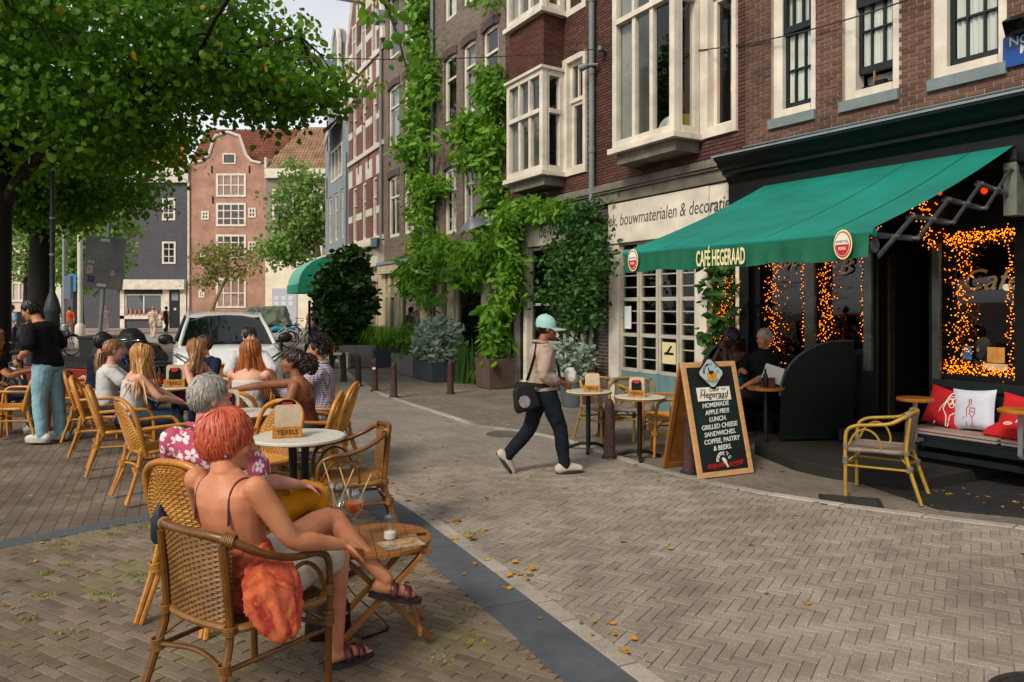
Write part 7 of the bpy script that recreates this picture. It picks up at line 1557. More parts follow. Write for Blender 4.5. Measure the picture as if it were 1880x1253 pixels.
# dark blue car far left behind the trunks
dc = thing('parked_car', 'dark parked car far off between the two lime trunks', 'car', (-19.6, 29, 0), .15)
b = MB(); b.loft([sect(*s_) for s_ in St]); b.build('body', mat('black_car_paint', '17191c', .2, .1, 2, 0), dc); b = MB(); b.loft([[(x, y*k, z) for y, z in ((.8, 1.0), (.62, 1.5), (-.62, 1.5), (-.8, 1.0))] for x, k in ((1.0, 1),)]+[[(x, y, z) for y, z in ((.8, 1.02), (.62, 1.5), (-.62, 1.5), (-.8, 1.02))] for x in (.2, -1.6, -2.0)]); b.build('glasshouse', m_cglass, dc)
for x in (1.38, -1.35):
    for s in (1, -1): MB().tube([(x+.31*math.cos(a), s*.82, .335+.31*math.sin(a)) for a in [2*PI*k/24 for k in range(24)]], .09, 8, closed=True).build('wheel', m_tyre, dc)
# far terrace posts, low fence
for u in (568, 578, 592): t = thing('terrace_post', {568: 'left black metal post of the far terrace by the grey house', 578: 'middle black metal post of the far terrace by the grey house', 592: 'right black metal post of the far terrace beside the laurel'}[u], 'post', G(u, 655 if u != 592 else 668), group='black metal posts of the far terrace'); MB().tube([(0, 0, 0), (0, 0, 1.9)], .045, 8).lathe([(.12, 0), (.12, .06), (.05, .1)], 10).build('post', m_black, t)
fb = thing('stone_bench', 'pale blue-white stone bench in front of the laurel planter', 'bench', G(622, 676)); MB().bx(-.25, .3, -.2, .2, .36, .42).build('seat', m_wstone, fb, bev=.01); MB().bx(.22, .3, -.2, .2, 0, .36).build('leg', m_wstone, fb); MB().bx(-.25, -.17, -.2, .2, 0, .36).build('leg', m_wstone, fb)
# ================================================================ people
def skin(name, c, c2):
    if name in _M: return _M[name]
    t = NT(name); p = t.obj(); col = t.mix(t.ramp(t.noise(9, 4, p), .35, .7), lin(c), lin(c2)); col = t.mix(t.math('MULTIPLY', t.ramp(t.noise(140, 3, p), .5, .72), .5), col, lin(c2))
    b = t.bsdf(col, .48, .4, nrm=t.bump(t.noise(150, 4, p), .3, .004)); b.inputs['Subsurface Weight'].default_value = .12; b.inputs['Subsurface Radius'].default_value = (.02, .008, .004); b.inputs['Subsurface Scale'].default_value = .5
    _M[name] = t.out(b); return _M[name]
SK = {'tan': skin('tanned_skin', 'c2845f', 'b26d4c'), 'fair': skin('fair_skin', 'c99a80', 'b9806a'), 'pale': skin('pale_skin', 'c78f78', 'b3715f'), 'brown': skin('brown_skin', '8a5638', '74452c'), 'dark': skin('dark_skin', '4c2b1c', '3b2016'), 'olive': skin('olive_skin', 'b07a58', '9c6647')}
def hairmat(name, a, b, rough=.42):
    if name in _M: return _M[name]
    t = NT(name); col = t.mix(t.rand(), lin(a), lin(b)); _M[name] = t.out(t.bsdf(col, rough, .45)); return _M[name]
def cloth(name, c, var=.12, **k): return mat(name, c, .88, var, 7, .35, 22, spec=.2, **k)
def Rh(yaw, pitch, roll=0): return Mx.Rotation(math.radians(yaw), 3, 'Z') @ Mx.Rotation(math.radians(pitch), 3, 'X') @ Mx.Rotation(math.radians(roll), 3, 'Y')
def sit(lean=-8, spread=.11, kz=.50, el=None, er=None, wl=None, wr=None, H=1.0, hz=.53, kl=None, kr=None, al=None, ar=None, tw=0):
    a = math.radians(lean); up = V((0, math.sin(a), math.cos(a))); hip = V((0, -.04, hz)); neck = hip+up*.50; tx = Mx.Rotation(math.radians(tw), 3, 'Z') @ V((1, 0, 0))
    J = dict(hip=hip, neck=neck, head=neck+V((0, math.sin(a)*.1+.03, .165)), hl=hip+V((-.085, .02, -.01)), hr=hip+V((.085, .02, -.01)), kl=V((-spread, .42, kz)), kr=V((spread, .42, kz)), al=V((-spread, .44, .08)), ar=V((spread, .46, .08)), sl=neck-tx*.175+V((0, 0, -.055)), sr=neck+tx*.175+V((0, 0, -.055)))
    J['el'] = V(el) if el else J['sl']+V((-.06, .08, -.26)); J['er'] = V(er) if er else J['sr']+V((.06, .08, -.26)); J['wl'] = V(wl) if wl else V((-.12, .30, .60)); J['wr'] = V(wr) if wr else V((.12, .30, .60))
    for k, v in (('kl', kl), ('kr', kr), ('al', al), ('ar', ar)):
        if v: J[k] = V(v)
    return J
def stand(**o):
    J = dict(hip=V((0, 0, .93)), neck=V((0, 0, 1.44)), head=V((0, .035, 1.605)), hl=V((-.09, 0, .90)), hr=V((.09, 0, .90)), kl=V((-.10, .02, .49)), kr=V((.10, .02, .49)), al=V((-.11, -.02, .08)), ar=V((.11, -.02, .08)), sl=V((-.18, 0, 1.39)), sr=V((.18, 0, 1.39)), el=V((-.23, -.02, 1.12)), er=V((.23, -.02, 1.12)), wl=V((-.23, .08, .88)), wr=V((.23, .08, .88)))
    for k, v in o.items(): J[k] = V(v)
    for s in 'lr':
        if 's'+s not in o: J['s'+s] = J['neck']+V((-.18 if s == 'l' else .18, 0, -.05))
    return J
def torso(b, J, g=0.0, t0=-.12, t1=1.0, wd=1.0, flare=0, belly=0.0):
    hip, nk = J['hip'], J['neck']; ax = (nk-hip); L_ = ax.length; n = 20
    sx = (J['sr']-J['sl']).normalized(); hx = (J['hr']-J['hl']).normalized()
    prof = [(-.20, .10, .085), (-.12, .15, .11), (0, .165, .125), (.18, .155, .118), (.4, .135, .105), (.6, .150, .115), (.78, .165, .118), (.88, .165, .105), (.95, .135, .085), (1.0, .085, .068), (1.04, .062, .06)]
    R = []
    for t, rx, ry in prof:
        if t < t0 or t > t1: continue
        x = hx.lerp(sx, max(0, min(1, t))).normalized(); d = ax.normalized(); y = d.cross(x).normalized(); c = hip+ax*t; fl_ = 1+flare*max(0, .5-t)
        R.append([c+x*(rx*wd+g)*fl_*math.cos(a)+y*((ry+g)*fl_+(belly*math.exp(-((t-.3)/.25)**2) if math.sin(a) > 0 else 0))*math.sin(a) for a in (2*PI*k/n for k in range(n))])
    b.loft(R)
    return b
def seg(b, pts, rs, n=12, sub=3):
    """limb with rounded ends"""
    q = bez(pts, sub*(len(pts)-1)) if len(pts) > 2 else [V(pts[0]).lerp(V(pts[1]), i/sub) for i in range(sub+1)]
    m = len(q)-1; r = []
    for i in range(m+1):
        f = i/m*(len(rs)-1); k = min(int(f), len(rs)-2); r.append(rs[k]+(rs[k+1]-rs[k])*(f-k))
    b.tube(q, r, n); b.ell(q[0], r[0], None, n, 6); b.ell(q[-1], r[-1], None, n, 6)
def hand(b, w, e, s=1.0, curl=.5, side=1, nrm=None):
    """palm, four unequal bent fingers and a thumb leaving the side of the palm"""
    d = (w-e).normalized(); nrm = V(nrm) if nrm else V((0, 0, -1)); x = d.cross(nrm)
    x = x.normalized() if x.length > .1 else V((1, 0, 0)); nn = x.cross(d).normalized(); nn = nn if nn.dot(nrm) > 0 else -nn
    c = w+d*.05*s; b.ell(c, (1, 1, 1) if False else (.040*s, .052*s, .016*s), Mx((x, d, nn)).transposed(), 12, 8)
    for i, (o, l) in enumerate(((-.030, .066), (-.010, .076), (.010, .071), (.029, .056))):
        p = w+d*.088*s+x*o*s; q = [p-d*.03*s, p]; a = .25*curl+i*.05
        for k in range(3): a += curl*.55; p = p+(d*math.cos(a)+nn*math.sin(a))*l*s*(.42, .32, .26)[k]; q.append(p)
        seg(b, q, [.0095*s, .009*s, .0085*s, .008*s, .007*s], 8, 2)
    t = -side; p = w+d*.02*s+x*.028*t*s; q = [p, p+(d*.5+x*.75*t+nn*.3)*.035*s, p+(d*.9+x*.75*t+nn*.6)*.055*s, p+(d*1.35+x*.65*t+nn*.9)*.065*s]; seg(b, q, [.013*s, .011*s, .0095*s, .008*s], 8, 2)
def head(b, c, R, s=1.0):
    E = lambda o, r: b.ell(c+R @ (V(o)*s), tuple(q*s for q in r), R, 16, 10)
    E((0, -.012, .022), (.074, .092, .098)); E((0, .022, -.02), (.064, .068, .09)); E((0, .034, -.078), (.046, .052, .036)); E((0, .012, -.06), (.056, .06, .05)); E((0, .076, .026), (.046, .016, .014)); E((0, .094, -.012), (.0105, .012, .03)); E((0, .104, -.028), (.0155, .016, .0125)); E((0, .080, -.062), (.024, .013, .014)); E((0, .07, -.1), (.02, .02, .016))
    for q in (-1, 1): E((q*.077, -.008, -.012), (.010, .021, .031)); E((q*.042, .062, -.024), (.02, .02, .022))
def face(par, c, R, s, sk, eyes='2b1a10', brow=None, lips=None, smile=0, loc0=None):
    for q in (-1, 1):
        e = MB().ell(c+R @ (V((q*.033, .077, .008))*s), (.0135*s, .008*s, .0085*s), R, 10, 6).build('eye', mat('eye_white', 'b5aaa2', .25, .02, bump=0), par)
        MB().ell(c+R @ (V((q*.033, .0835, .008))*s), (.0068*s, .003*s, .0072*s), R, 8, 5).build('iris', mat('iris_'+eyes, eyes, .15, .1, bump=0), e)
        if brow: MB().tube([c+R @ (V((q*x, y, z))*s) for x, y, z in ((.014, .089, .027), (.032, .087, .034), (.052, .073, .027))], [.004*s, .005*s, .003*s], 6).build('eyebrow', brow, par)
    MB().tube(bez([c+R @ (V((x, y, z))*s) for x, y, z in ((-.025, .079, -.062+smile), (-.01, .0925, -.0625), (0, .0945, -.0615), (.01, .0925, -.0625), (.025, .079, -.062+smile))], 12), [.0035*s]+[.0058*s]*11+[.0035*s]*2 if False else .005*s, 6).build('lips', lips or mat('lip_'+sk.name, '9c4f45', .4, .1, bump=0), par)
def hair(par, c, R, m, style, n=220, s=1.0, L_=.4, name='hair', seed=1, cap=1.0, wob=.012, zmax=1):
    """locks combed from the crown over the skull, then falling"""
    r = random.Random(seed); cb = MB(); A3 = V((.081, .094, .102))*cap; C3 = V((0, -.02, .028)); cb.ell(c+R @ (C3*s), tuple(q*s for q in A3), R, 16, 10); o = cb.build(name, m, par); b = MB(); cr = V((0, -.35, 1)).normalized()
    unit = lambda p: V(((p.x-C3.x)/A3.x, (p.y-C3.y)/A3.y, (p.z-C3.z)/A3.z))
    def shell(p, k): u = unit(p); u = u*(k/max(u.length, 1e-4)); return V((u.x*A3.x, u.y*A3.y, u.z*A3.z))+C3
    for _ in range(n):
        while True:
            d = V((r.gauss(0, 1), r.gauss(0, 1), r.gauss(0, 1))).normalized()
            if (-.6 if style != 'long' else .0) < d.z < zmax and not (d.y > .3 and d.z < .45) and not (abs(d.x) > .7 and d.y > .1 and d.z < .12): break
        p = shell(V((d.x*.08, d.y*.09, d.z*.1))+C3, 1); wd = r.uniform(.007, .0115)*(.62 if n > 550 else .8 if n > 400 else 1); q = [p]; w_ = V((r.gauss(0, 1), r.gauss(0, 1), r.gauss(0, 1)))*wob
        if style in ('short', 'layered'):
            ln = (.06 if style == 'short' else .12)*r.uniform(.7, 1.25); k0 = 1.0; kk = r.uniform(.008, .035) if style == 'short' else r.uniform(.012, .05)
            for k in range(5):
                u = unit(q[-1]).normalized(); t = u-cr; t = t-u*t.dot(u); t = t.normalized() if t.length > .05 else V((0, 1, 0)); t = (t+w_*16+V((0, .3 if d.y > .35 else -.1, -.25))).normalized(); k0 += kk*(1 if k < 3 else -.3); q.append(shell(q[-1]+t*ln/5, k0))
            rs = [wd*.9, wd*1.1, wd*1.1, wd, wd*.7, wd*.1]
        elif style == 'long':
            ln = L_*r.uniform(.8, 1.06); m_ = 11; kk = r.uniform(1.02, 1.28)
            for k in range(m_):
                p = q[-1]; st = ln/m_
                if p.z > .0:
                    u = unit(p).normalized(); g = V((u.x*.5, -.15, -1)); t = (g-u*g.dot(u)).normalized(); q.append(shell(p+t*st, kk))
                else: q.append(p+V((w_.x*.35+p.x*.07, -.004+w_.y*.35+(.016 if p.z > -.16 and p.y < -.06 else -.004), -st)))
            rs = [wd*.8]+[wd*1.15]*(m_-3)+[wd*.9, wd*.6, wd*.12]
        else:
            ax1 = V((-d.y, d.x, .1)).normalized(); ax2 = d.cross(ax1); rr_ = r.uniform(.008, .015); ph = r.uniform(0, 6)
            for k in range(8): a = ph+k*.95; q.append(p+d*(.006*k*r.uniform(.7, 1.2)+.004)+(ax1*math.cos(a)+ax2*math.sin(a))*rr_)
            rs = [wd*.55]*8+[wd*.2]
        b.tube([c+R @ (x*s) for x in q], [x*s for x in rs], 5, flat=.5, cap=False, up=V((0, 0, 1)))
    tag(b.build('hair_locks', m, o), kind='stuff'); return o
def person(label, J, sk, loc, rz=0, s=1.0, vox=.011, yaw=0, pitch=0, roll=0, group=None, top=None, bottom=None, shoes=None, hair_=None, face_=True, wd=1.0, hands=(.5, .5), belly=0.0, hn=(None, None), brow=None, smile=0, barefoot=False, eyes='2b1a10', hs=1.0, foot=None):
    sk = SK[sk]; R = Rh(yaw, pitch, roll); b = MB()
    torso(b, J, 0, -.2, 1.04, wd*.97, belly=belly); seg(b, [J['neck']-V((0, 0, .03)), J['head']+R @ V((0, -.02, -.06))], [.06, .05]); head(b, J['head'], R, hs)
    for q, sd in (('l', -1), ('r', 1)):
        S, E, W_ = J['s'+q], J['e'+q], J['w'+q]; seg(b, [S, S.lerp(E, .5), E, E.lerp(W_, .35), W_], [.052*wd, .047*wd, .038, .040*wd, .026]); hand(b, W_, E, .95, hands[0 if q == 'l' else 1], sd, hn[0 if q == 'l' else 1])
        Hh, K, A_ = J['h'+q], J['k'+q], J['a'+q]; seg(b, [Hh, Hh.lerp(K, .5), K, K.lerp(A_, .3), A_], [.088*wd, .075*wd, .054, .056, .034])
        fd = (V(foot[q]) if foot and q in foot else V((0, 1, 0))).normalized(); J['f'+q] = fd; sole = V((0, 0, -1)); up = (V((0, 0, 1))-fd*fd.z).normalized()
        seg(b, [A_-fd*.035-up*.045, A_+fd*.05-up*.045, A_+fd*.14-up*.058], [.03, .033, .024]); 
        if barefoot:
            xx = fd.cross(up)
            for i in range(5): p = A_+fd*(.155-.008*abs(i-1)-.004*i)-up*.062+xx*(.03-.015*i)*sd; seg(b, [p, p+fd*(.034 if i == 0 else .025)], [.0105 if i == 0 else .008, .007], 8, 2)
    o = remesh(b, 'person', sk, vox, 5, .5); o.location = loc; o.rotation_euler = (0, 0, math.radians(rz)); o.scale = (s, s, s); tag(o, label, 'person', group)
    if top:
        m, sl, g = top[0], top[1], top[2]; b = MB(); k = top[3] if len(top) > 3 else {}
        torso(b, J, g, k.get('t0', -.14), k.get('t1', 1.06 if k.get('collar') else 1.01), wd, k.get('flare', 0), belly)
        if sl is not None:
            for q in 'lr':
                S, E, W_ = J['s'+q], J['e'+q], J['w'+q]; c = (J['neck']+S)/2+V((0, 0, .0)); ax = (J['neck']-J['hip']).normalized()
                if sl <= 1: q_ = [S-ax*.02, S.lerp(E, sl*.5), S.lerp(E, sl)]; rs = [.052*wd+g, .053*wd+g, .05*wd+g*1.6]
                else: q_ = [S-ax*.02, S.lerp(E, .55), E, E.lerp(W_, .5), E.lerp(W_, sl-1)]; rs = [.052*wd+g, .05*wd+g, .042+g, .040+g, .032+g]
                seg(b, q_, rs, 14)
        t_ = remesh(b, k.get('name', 'shirt'), m, max(vox, .009), k.get('it', 4), .5, o, disp=k.get('fold', .006), dscale=k.get('fs', 11), seed=rnd.random()*9)
        if k.get('collar'):
            nk = J['neck']; MB().tube(bez([nk+Rh(yaw*.3, 0) @ V(((.066+g*.7)*math.cos(a), (.06+g*.7)*math.sin(a)-.005, .028+.012*(math.sin(a) < 0))) for a in [2*PI*i/12 for i in range(12)]], 24, True), .014, 7, closed=True, flat=1).build('collar', m, t_)
        if sl is None and k.get('straps', True):
            for q, sd in (('l', -1), ('r', 1)):
                nk = J['neck']; S = J['s'+q]; f = (nk-J['hip']).normalized(); x = (S-nk); y = f.cross((J['sr']-J['sl']).normalized()); mid = nk+x*.55+f*.0
                MB().tube(bez([mid-f*.15-y*.105, mid-f*.03-y*.07, mid+f*.012, mid-f*.03+y*.075, mid-f*.15+y*.11], 16), .010, 6, flat=.5).build('shoulder_strap', k.get('sm', m), t_)
    if bottom:
        m, f, g = bottom[:3]; b = MB(); k = bottom[3] if len(bottom) > 3 else {}; torso(b, J, g*.8, -.2, .2, wd, belly=belly*.6)
        for q in 'lr':
            Hh, K, A_ = J['h'+q], J['k'+q], J['a'+q]
            ff = f[0 if q == 'l' else 1] if isinstance(f, tuple) else f
            if ff <= 1: seg(b, [Hh, Hh.lerp(K, ff*.6), Hh.lerp(K, ff)], [.092*wd+g, .082*wd+g, .074*wd+g*1.5], 14)
            else: seg(b, [Hh, Hh.lerp(K, .5), K, K.lerp(A_, .5), K.lerp(A_, min(1, ff-1))], [.092*wd+g, .08*wd+g, .062+g, .055+g*1.2, .044+g*1.2], 14)
        remesh(b, k.get('name', 'trousers'), m, max(vox, .009), 4, .5, o, disp=k.get('fold', .006), dscale=10, seed=rnd.random()*9)
    if shoes:
        for q in 'lr':
            A_, fd = J['a'+q], J['f'+q]; up = (V((0, 0, 1))-fd*fd.z).normalized(); b = MB(); seg(b, [A_-fd*.055-up*.032, A_+fd*.04-up*.024, A_+fd*.16-up*.042], [.054, .056, .043], 12); seg(b, [A_-fd*.02+up*.02, A_-up*.02], [.045, .052])
            h_ = remesh(b, 'shoe', shoes[0], .009, 3, .5, o); n = 16; xx = fd.cross(up); q_ = [A_+fd*(.052+.15*math.cos(a))+xx*(.053+.006*math.cos(a))*math.sin(a)-up*.073 for a in [2*PI*i/n for i in range(n)]]
            MB().loft([[p-up*.005 for p in q_], [p+up*.026 for p in q_]]).build('sole', shoes[1], h_)
    if face_: face(o, J['head'], R, hs, sk, eyes, brow, smile=smile)
    if hair_:
        for h_ in (hair_ if isinstance(hair_, list) else [hair_]): hair(o, J['head'], R, *h_[:2], s=hs, seed=len(label), **(h_[2] if len(h_) > 2 else {}))
    return o, R
# ---------------- materials of clothes
def floral():
    t = NT('pink_floral_cotton'); p = t.obj(); vo = t.n('TexVoronoi'); t.l(p, vo.inputs['Vector']); vo.inputs['Scale'].default_value = 12.5; vo.inputs['Randomness'].default_value = .75
    sb_ = t.n('VectorMath', operation='SUBTRACT'); sc_v = t.n('VectorMath', operation='SCALE'); t.l(vo.outputs['Position'], sc_v.inputs[0]); sc_v.inputs['Scale'].default_value = 1.0; t.l(p, sb_.inputs[0]); t.l(sc_v.outputs[0], sb_.inputs[1])
    se = t.n('SeparateXYZ'); t.l(sb_.outputs[0], se.inputs[0]); hx_ = t.math('ADD', se.outputs[0], t.math('MULTIPLY', se.outputs[1], .8)); an = t.math('ARCTAN2', se.outputs[2], hx_); rr_ = t.math('SQRT', t.math('ADD', t.math('MULTIPLY', hx_, hx_), t.math('MULTIPLY', se.outputs[2], se.outputs[2])))
    pet = t.math('ADD', .016, t.math('MULTIPLY', t.math('ABSOLUTE', t.math('COSINE', t.math('MULTIPLY', an, 2.5))), .022)); fl_ = t.math('LESS_THAN', rr_, pet); ctr = t.math('LESS_THAN', rr_, .007); vein = t.math('LESS_THAN', t.math('ABSOLUTE', t.math('COSINE', t.math('MULTIPLY', an, 2.5))), .22)
    lf = t.math('GREATER_THAN', t.noise(24, 1, t.mapv(p, (1, 1, .35), (.4, .5, 0))), .63)
    col = t.mix(t.math('MULTIPLY', lf, .8), lin('a54862'), lin('d9a9b4')); col = t.mix(t.math('MULTIPLY', fl_, t.math('SUBTRACT', 1, t.math('MULTIPLY', vein, .75))), col, lin('d8c8cc')); col = t.mix(ctr, col, lin('a54862'))
    return t.out(t.bsdf(col, .85, .2, nrm=t.bump(t.noise(120, 2, p), .2, .003)))
m_floral = floral()
def tie():
    t = NT('orange_batik_cotton'); p = t.obj(); col = t.mix(t.ramp(t.noise(9, 6, p, .65, 1.2), .40, .56), lin('9a3426'), lin('c2613c')); col = t.mix(t.ramp(t.noise(13, 5, p, .7), .55, .68), col, lin('a83a4c')); col = t.mix(t.ramp(t.noise(21, 4, p), .60, .70), col, lin('c97a34'))
    return t.out(t.bsdf(col, .8, .2, nrm=t.bump(t.noise(30, 3, p), .25, .008)))
m_batik = tie()
def checked():
    t = NT('checked_cotton'); p = t.obj(); se = t.n('SeparateXYZ'); t.l(p, se.inputs[0]); a = t.math('LESS_THAN', t.math('FRACT', t.math('MULTIPLY', t.math('ADD', se.outputs[0], se.outputs[1]), 42)), .4); b_ = t.math('LESS_THAN', t.math('FRACT', t.math('MULTIPLY', se.outputs[2], 42)), .4)
    return t.out(t.bsdf(t.mix(t.math('MULTIPLY', t.math('ADD', a, b_), .5), lin('aaa4ae'), lin('54465c')), .85, .2))
m_check = checked()
def denim(name, a, b): return mat(name, a, .85, .2, 4, .35, 45, spec=.2, col2=b)
m_ljean, m_djean, m_navyj = denim('light_blue_denim', '86abb5', '6b93a1'), denim('dark_denim', '0f1a22', '0a1218'), denim('blue_denim', '2c4258', '213246')
m_bt = cloth('black_cotton', '0e0e10', .2); m_wt = cloth('white_cotton_knit', 'b9b8b8', .05); m_yl = cloth('mustard_yellow_cotton', 'c47e10', .1); m_beige = cloth('beige_cotton', 'a08b7c', .07); m_teal = cloth('teal_cotton', '1f7480', .1); m_brt = cloth('brown_satin', '5a2c22', .12); m_red = cloth('dark_red_cotton', '8a1834', .1); m_navy = cloth('navy_track_fabric', '101c30', .15); m_shorts = cloth('white_shorts_cotton', 'bdb3a4', .06); m_grn = cloth('dark_navy_knit', '161c34', .15)
m_sneak = mat('white_leather', 'b9b6b0', .5, .06, 6, .05); m_soleW = mat('pale_rubber_sole', 'a8a49c', .7, .05); m_bshoe = mat('beige_suede', 'ab9f92', .8, .1, 9, .1); m_soleD = mat('dark_rubber_sole', '2f2a28', .8, .1); m_plum = mat('plum_leather', '5e2228', .3, .2, 10, .1, 40, spec=.5)
H_ = dict(red=hairmat('copper_red_hair', '98371f', 'c9664a'), grey=hairmat('grey_hair', '77726c', 'a9a39b'), blond=hairmat('honey_blond_hair', '8c5e2c', 'bb8a4a'), auburn=hairmat('auburn_hair', '6f3514', 'a3602a'), dkb=hairmat('dark_brown_hair', '120b08', '2a1a12'), black=hairmat('black_hair', '070607', '15110f'), brown=hairmat('brown_hair', '33190f', '54301c'), white=hairmat('white_hair', '9a8c78', 'b8a68c'), lbr=hairmat('light_brown_hair', '6b4423', '9a6b3a'))
# ---------------- the couple in front
wl0 = V((-1.17, 3.34, 0)); w_ = lambda *p: V(p)-wl0
J = dict(hip=w_(-1.15, 3.27, .53), neck=w_(-1.22, 3.25, 1.0), head=w_(-1.24, 3.33, 1.128), sl=w_(-1.375, 3.33, .965), sr=w_(-1.06, 3.16, .962), hl=w_(-1.21, 3.35, .52), hr=w_(-1.07, 3.26, .52), kr=w_(-.83, 3.60, .555), ar=w_(-.835, 3.63, .10), kl=w_(-.90, 3.74, .68), al=w_(-.62, 3.76, .375), er=w_(-.925, 3.21, .735), wr=w_(-.755, 3.40, .655), el=w_(-1.43, 3.55, .73), wl=w_(-1.25, 3.72, .66))
wo_, Rw = person('woman with short copper-red hair in an orange strap top, leaning back in the nearest chair', J, 'tan', wl0, 0, 1, .0075, yaw=-66, pitch=-6, top=(m_batik, None, .014, dict(t0=-.2, t1=.55, fold=.01, fs=14, name='strap_top', sm=cloth('grey_red_strap', '6a3a3c'))), bottom=(m_shorts, (.45, .86), .006, dict(name='shorts')), hair_=(H_['red'], 'layered', dict(n=1250, cap=1.04, wob=.012)), barefoot=True, wd=1.06, hs=1.1, hands=(.4, .55), hn=(None, (.2, .4, -1)), foot=dict(r=(.75, .65, 0), l=(.93, .25, -.22)), brow=H_['red'])
b = MB(); R = []
for z, cx_, cy_, rx, ry in ((.668, -1.02, 3.15, .10, .028), (.64, -1.0, 3.125, .125, .036), (.585, -.975, 3.095, .135, .042), (.52, -.955, 3.078, .128, .042), (.46, -.935, 3.06, .105, .04), (.41, -.915, 3.055, .07, .034), (.385, -.90, 3.055, .03, .016)):
    ring_ = []
    for k in range(64): a = 2*PI*k/64; f = 1+.13*math.sin(9*a+z*9)*(.3+(.70-z)*2.6)+.05*math.sin(17*a-z*14); ring_.append(w_(cx_+rx*f*math.cos(a)*.62-ry*f*math.sin(a)*.7, cy_+rx*f*math.cos(a)*.78+ry*f*math.sin(a)*.6, z+.012*math.sin(3*a)))
    R.append(ring_)
b.loft(R); remesh(b, 'top_hem', m_batik, .007, 2, .5, wo_, disp=.006, dscale=9)
for q, fd in (('r', V((.75, .65, 0))), ('l', V((.93, .25, -.22)))):
    A_ = J['a'+q]; fd = fd.normalized(); up = (V((0, 0, 1))-fd*fd.z).normalized(); xx = fd.cross(up); n = 20
    q_ = [A_+fd*(.065+.135*math.cos(a))+xx*(.046+.006*math.cos(a))*math.sin(a)-up*.083 for a in [2*PI*i/n for i in range(n)]]
    sn = MB().loft([[p-up*.012 for p in q_], [p+up*.012 for p in q_]]).build('sandal', m_soleD, wo_, fix=True)
    for f0, wd_ in ((.045, .04), (.115, .034)):
        b = MB()
        for k in range(13): a = PI*k/12; b.v += [tuple(A_+fd*(f0+dx)+xx*.047*math.cos(a)+up*(-.075+.066*math.sin(a)**.7*(1-2.6*(f0+dx-.03)))) for dx in (-wd_/2, wd_/2)]
        b.f = [(2*i, 2*i+2, 2*i+3, 2*i+1) for i in range(12)]; o = b.build('sandal_strap', m_plum, sn); md = o.modifiers.new('t', 'SOLIDIFY'); md.thickness = .005
        MB().bx(-.012, .012, -.009, .009, 0, .005, Mx.Translation(A_+fd*f0-xx*.038-up*.02)).build('buckle', m_rim, sn)
ec = J['head']+Rw @ V((.082, -.01, -.05)); MB().ell(ec, .007).build('earring', mat('pearl', 'c9c4ba', .2), wo_)
ml = V((-1.66, 4.36, 0)); w_ = lambda *p: V(p)-ml
J = dict(hip=w_(-1.62, 4.32, .53), neck=w_(-1.69, 4.20, 1.035), head=w_(-1.675, 4.235, 1.205), sl=w_(-1.885, 4.26, .985), sr=w_(-1.505, 4.13, .985), hl=w_(-1.71, 4.36, .52), hr=w_(-1.54, 4.32, .52), kl=w_(-1.36, 4.76, .55), kr=w_(-1.19, 4.62, .575), al=w_(-1.34, 4.9, .09), ar=w_(-1.10, 4.80, .09), el=w_(-1.93, 4.42, .75), er=w_(-1.40, 4.24, .75), wl=w_(-1.62, 4.66, .67), wr=w_(-1.22, 4.46, .67))
mo_, Rm = person('grey-haired man in a pink shirt with white flowers and yellow shorts beside the red-haired woman', J, 'pale', ml, 0, 1, .009, yaw=-48, pitch=-4, top=(m_floral, .75, .024, dict(collar=True, fold=.007)), bottom=(m_yl, 1.02, .022, dict(name='shorts', fold=.012)), shoes=(m_bshoe, m_soleD), hair_=(H_['grey'], 'short', dict(n=700, cap=1.0)), wd=1.14, belly=.04, hs=1.06, brow=H_['grey'], foot=dict(r=(.5, .85, 0), l=(.3, .95, 0)))
MB().tube(bez([J['head']+Rm @ V(p) for p in ((.083, .075, .008), (.083, .03, .014), (.084, -.012, .02), (.08, -.03, -.01))], 10), .0028, 5).build('spectacle_arm', m_chrome, mo_)
# ---------------- the walking man
wk = V((.325, 7.85, 0))
J = stand(hip=(0, 0, .86), neck=(0, -.03, 1.32), head=(0, .04, 1.492), hl=(-.085, -.01, .83), hr=(.085, .01, .83), kr=(.085, .15, .46), ar=(.085, .20, .085), kl=(-.08, -.13, .45), al=(-.08, -.37, .175), er=(.24, -.08, 1.03), wr=(.15, .17, .93), el=(-.22, .0, 1.02), wl=(-.10, .24, .95))
pw, Rk = person('walking man in a mint cap, beige shirt and dark jeans with a black shoulder bag', J, 'brown', wk, -75, 1, .009, yaw=-8, top=(m_beige, 1.62, .02, dict(collar=True, fold=.008, t0=-.05)), bottom=(m_djean, 2, .014, dict(fold=.008)), shoes=(m_bshoe, m_soleD), hair_=(H_['black'], 'short', dict(n=70, cap=.93, zmax=.05)), hs=1.04, brow=H_['black'], foot=dict(l=(0, .55, -.8), r=(0, 1, .0)), hands=(.7, .6), hn=((1, 0, -.3), (-1, 0, -.3)))
m_cap = cloth('mint_cap_cotton', '8fb8b2', .06); hc = J['head']
cp_ = MB(); R = []
for z, k in ((-.012, 1.0), (.03, 1.02), (.07, .95), (.10, .76), (.122, .45), (.132, .1)): R.append([hc+Rk @ V((.090*k*math.cos(a), -.012+.107*k*math.sin(a), z+.012-.12*(.107*k*math.sin(a)))) for a in (2*PI*i/20 for i in range(20))])
co_ = cp_.loft(R).build('cap', m_cap, pw)
b = MB(); R = []
for k in range(9): a = PI*.12+PI*.76*k/8; R.append([hc+Rk @ V((.088*math.cos(a)*q, -.012+(.104*math.sin(a))*q+(q-1)*.30*math.sin(a)*.9, .005-(q-1)*.06-.016*abs(math.cos(a))*(q-1)*3+dz)) for q, dz in ((1, 0), (1.3, .002), (1.3, -.004), (1, -.007))])
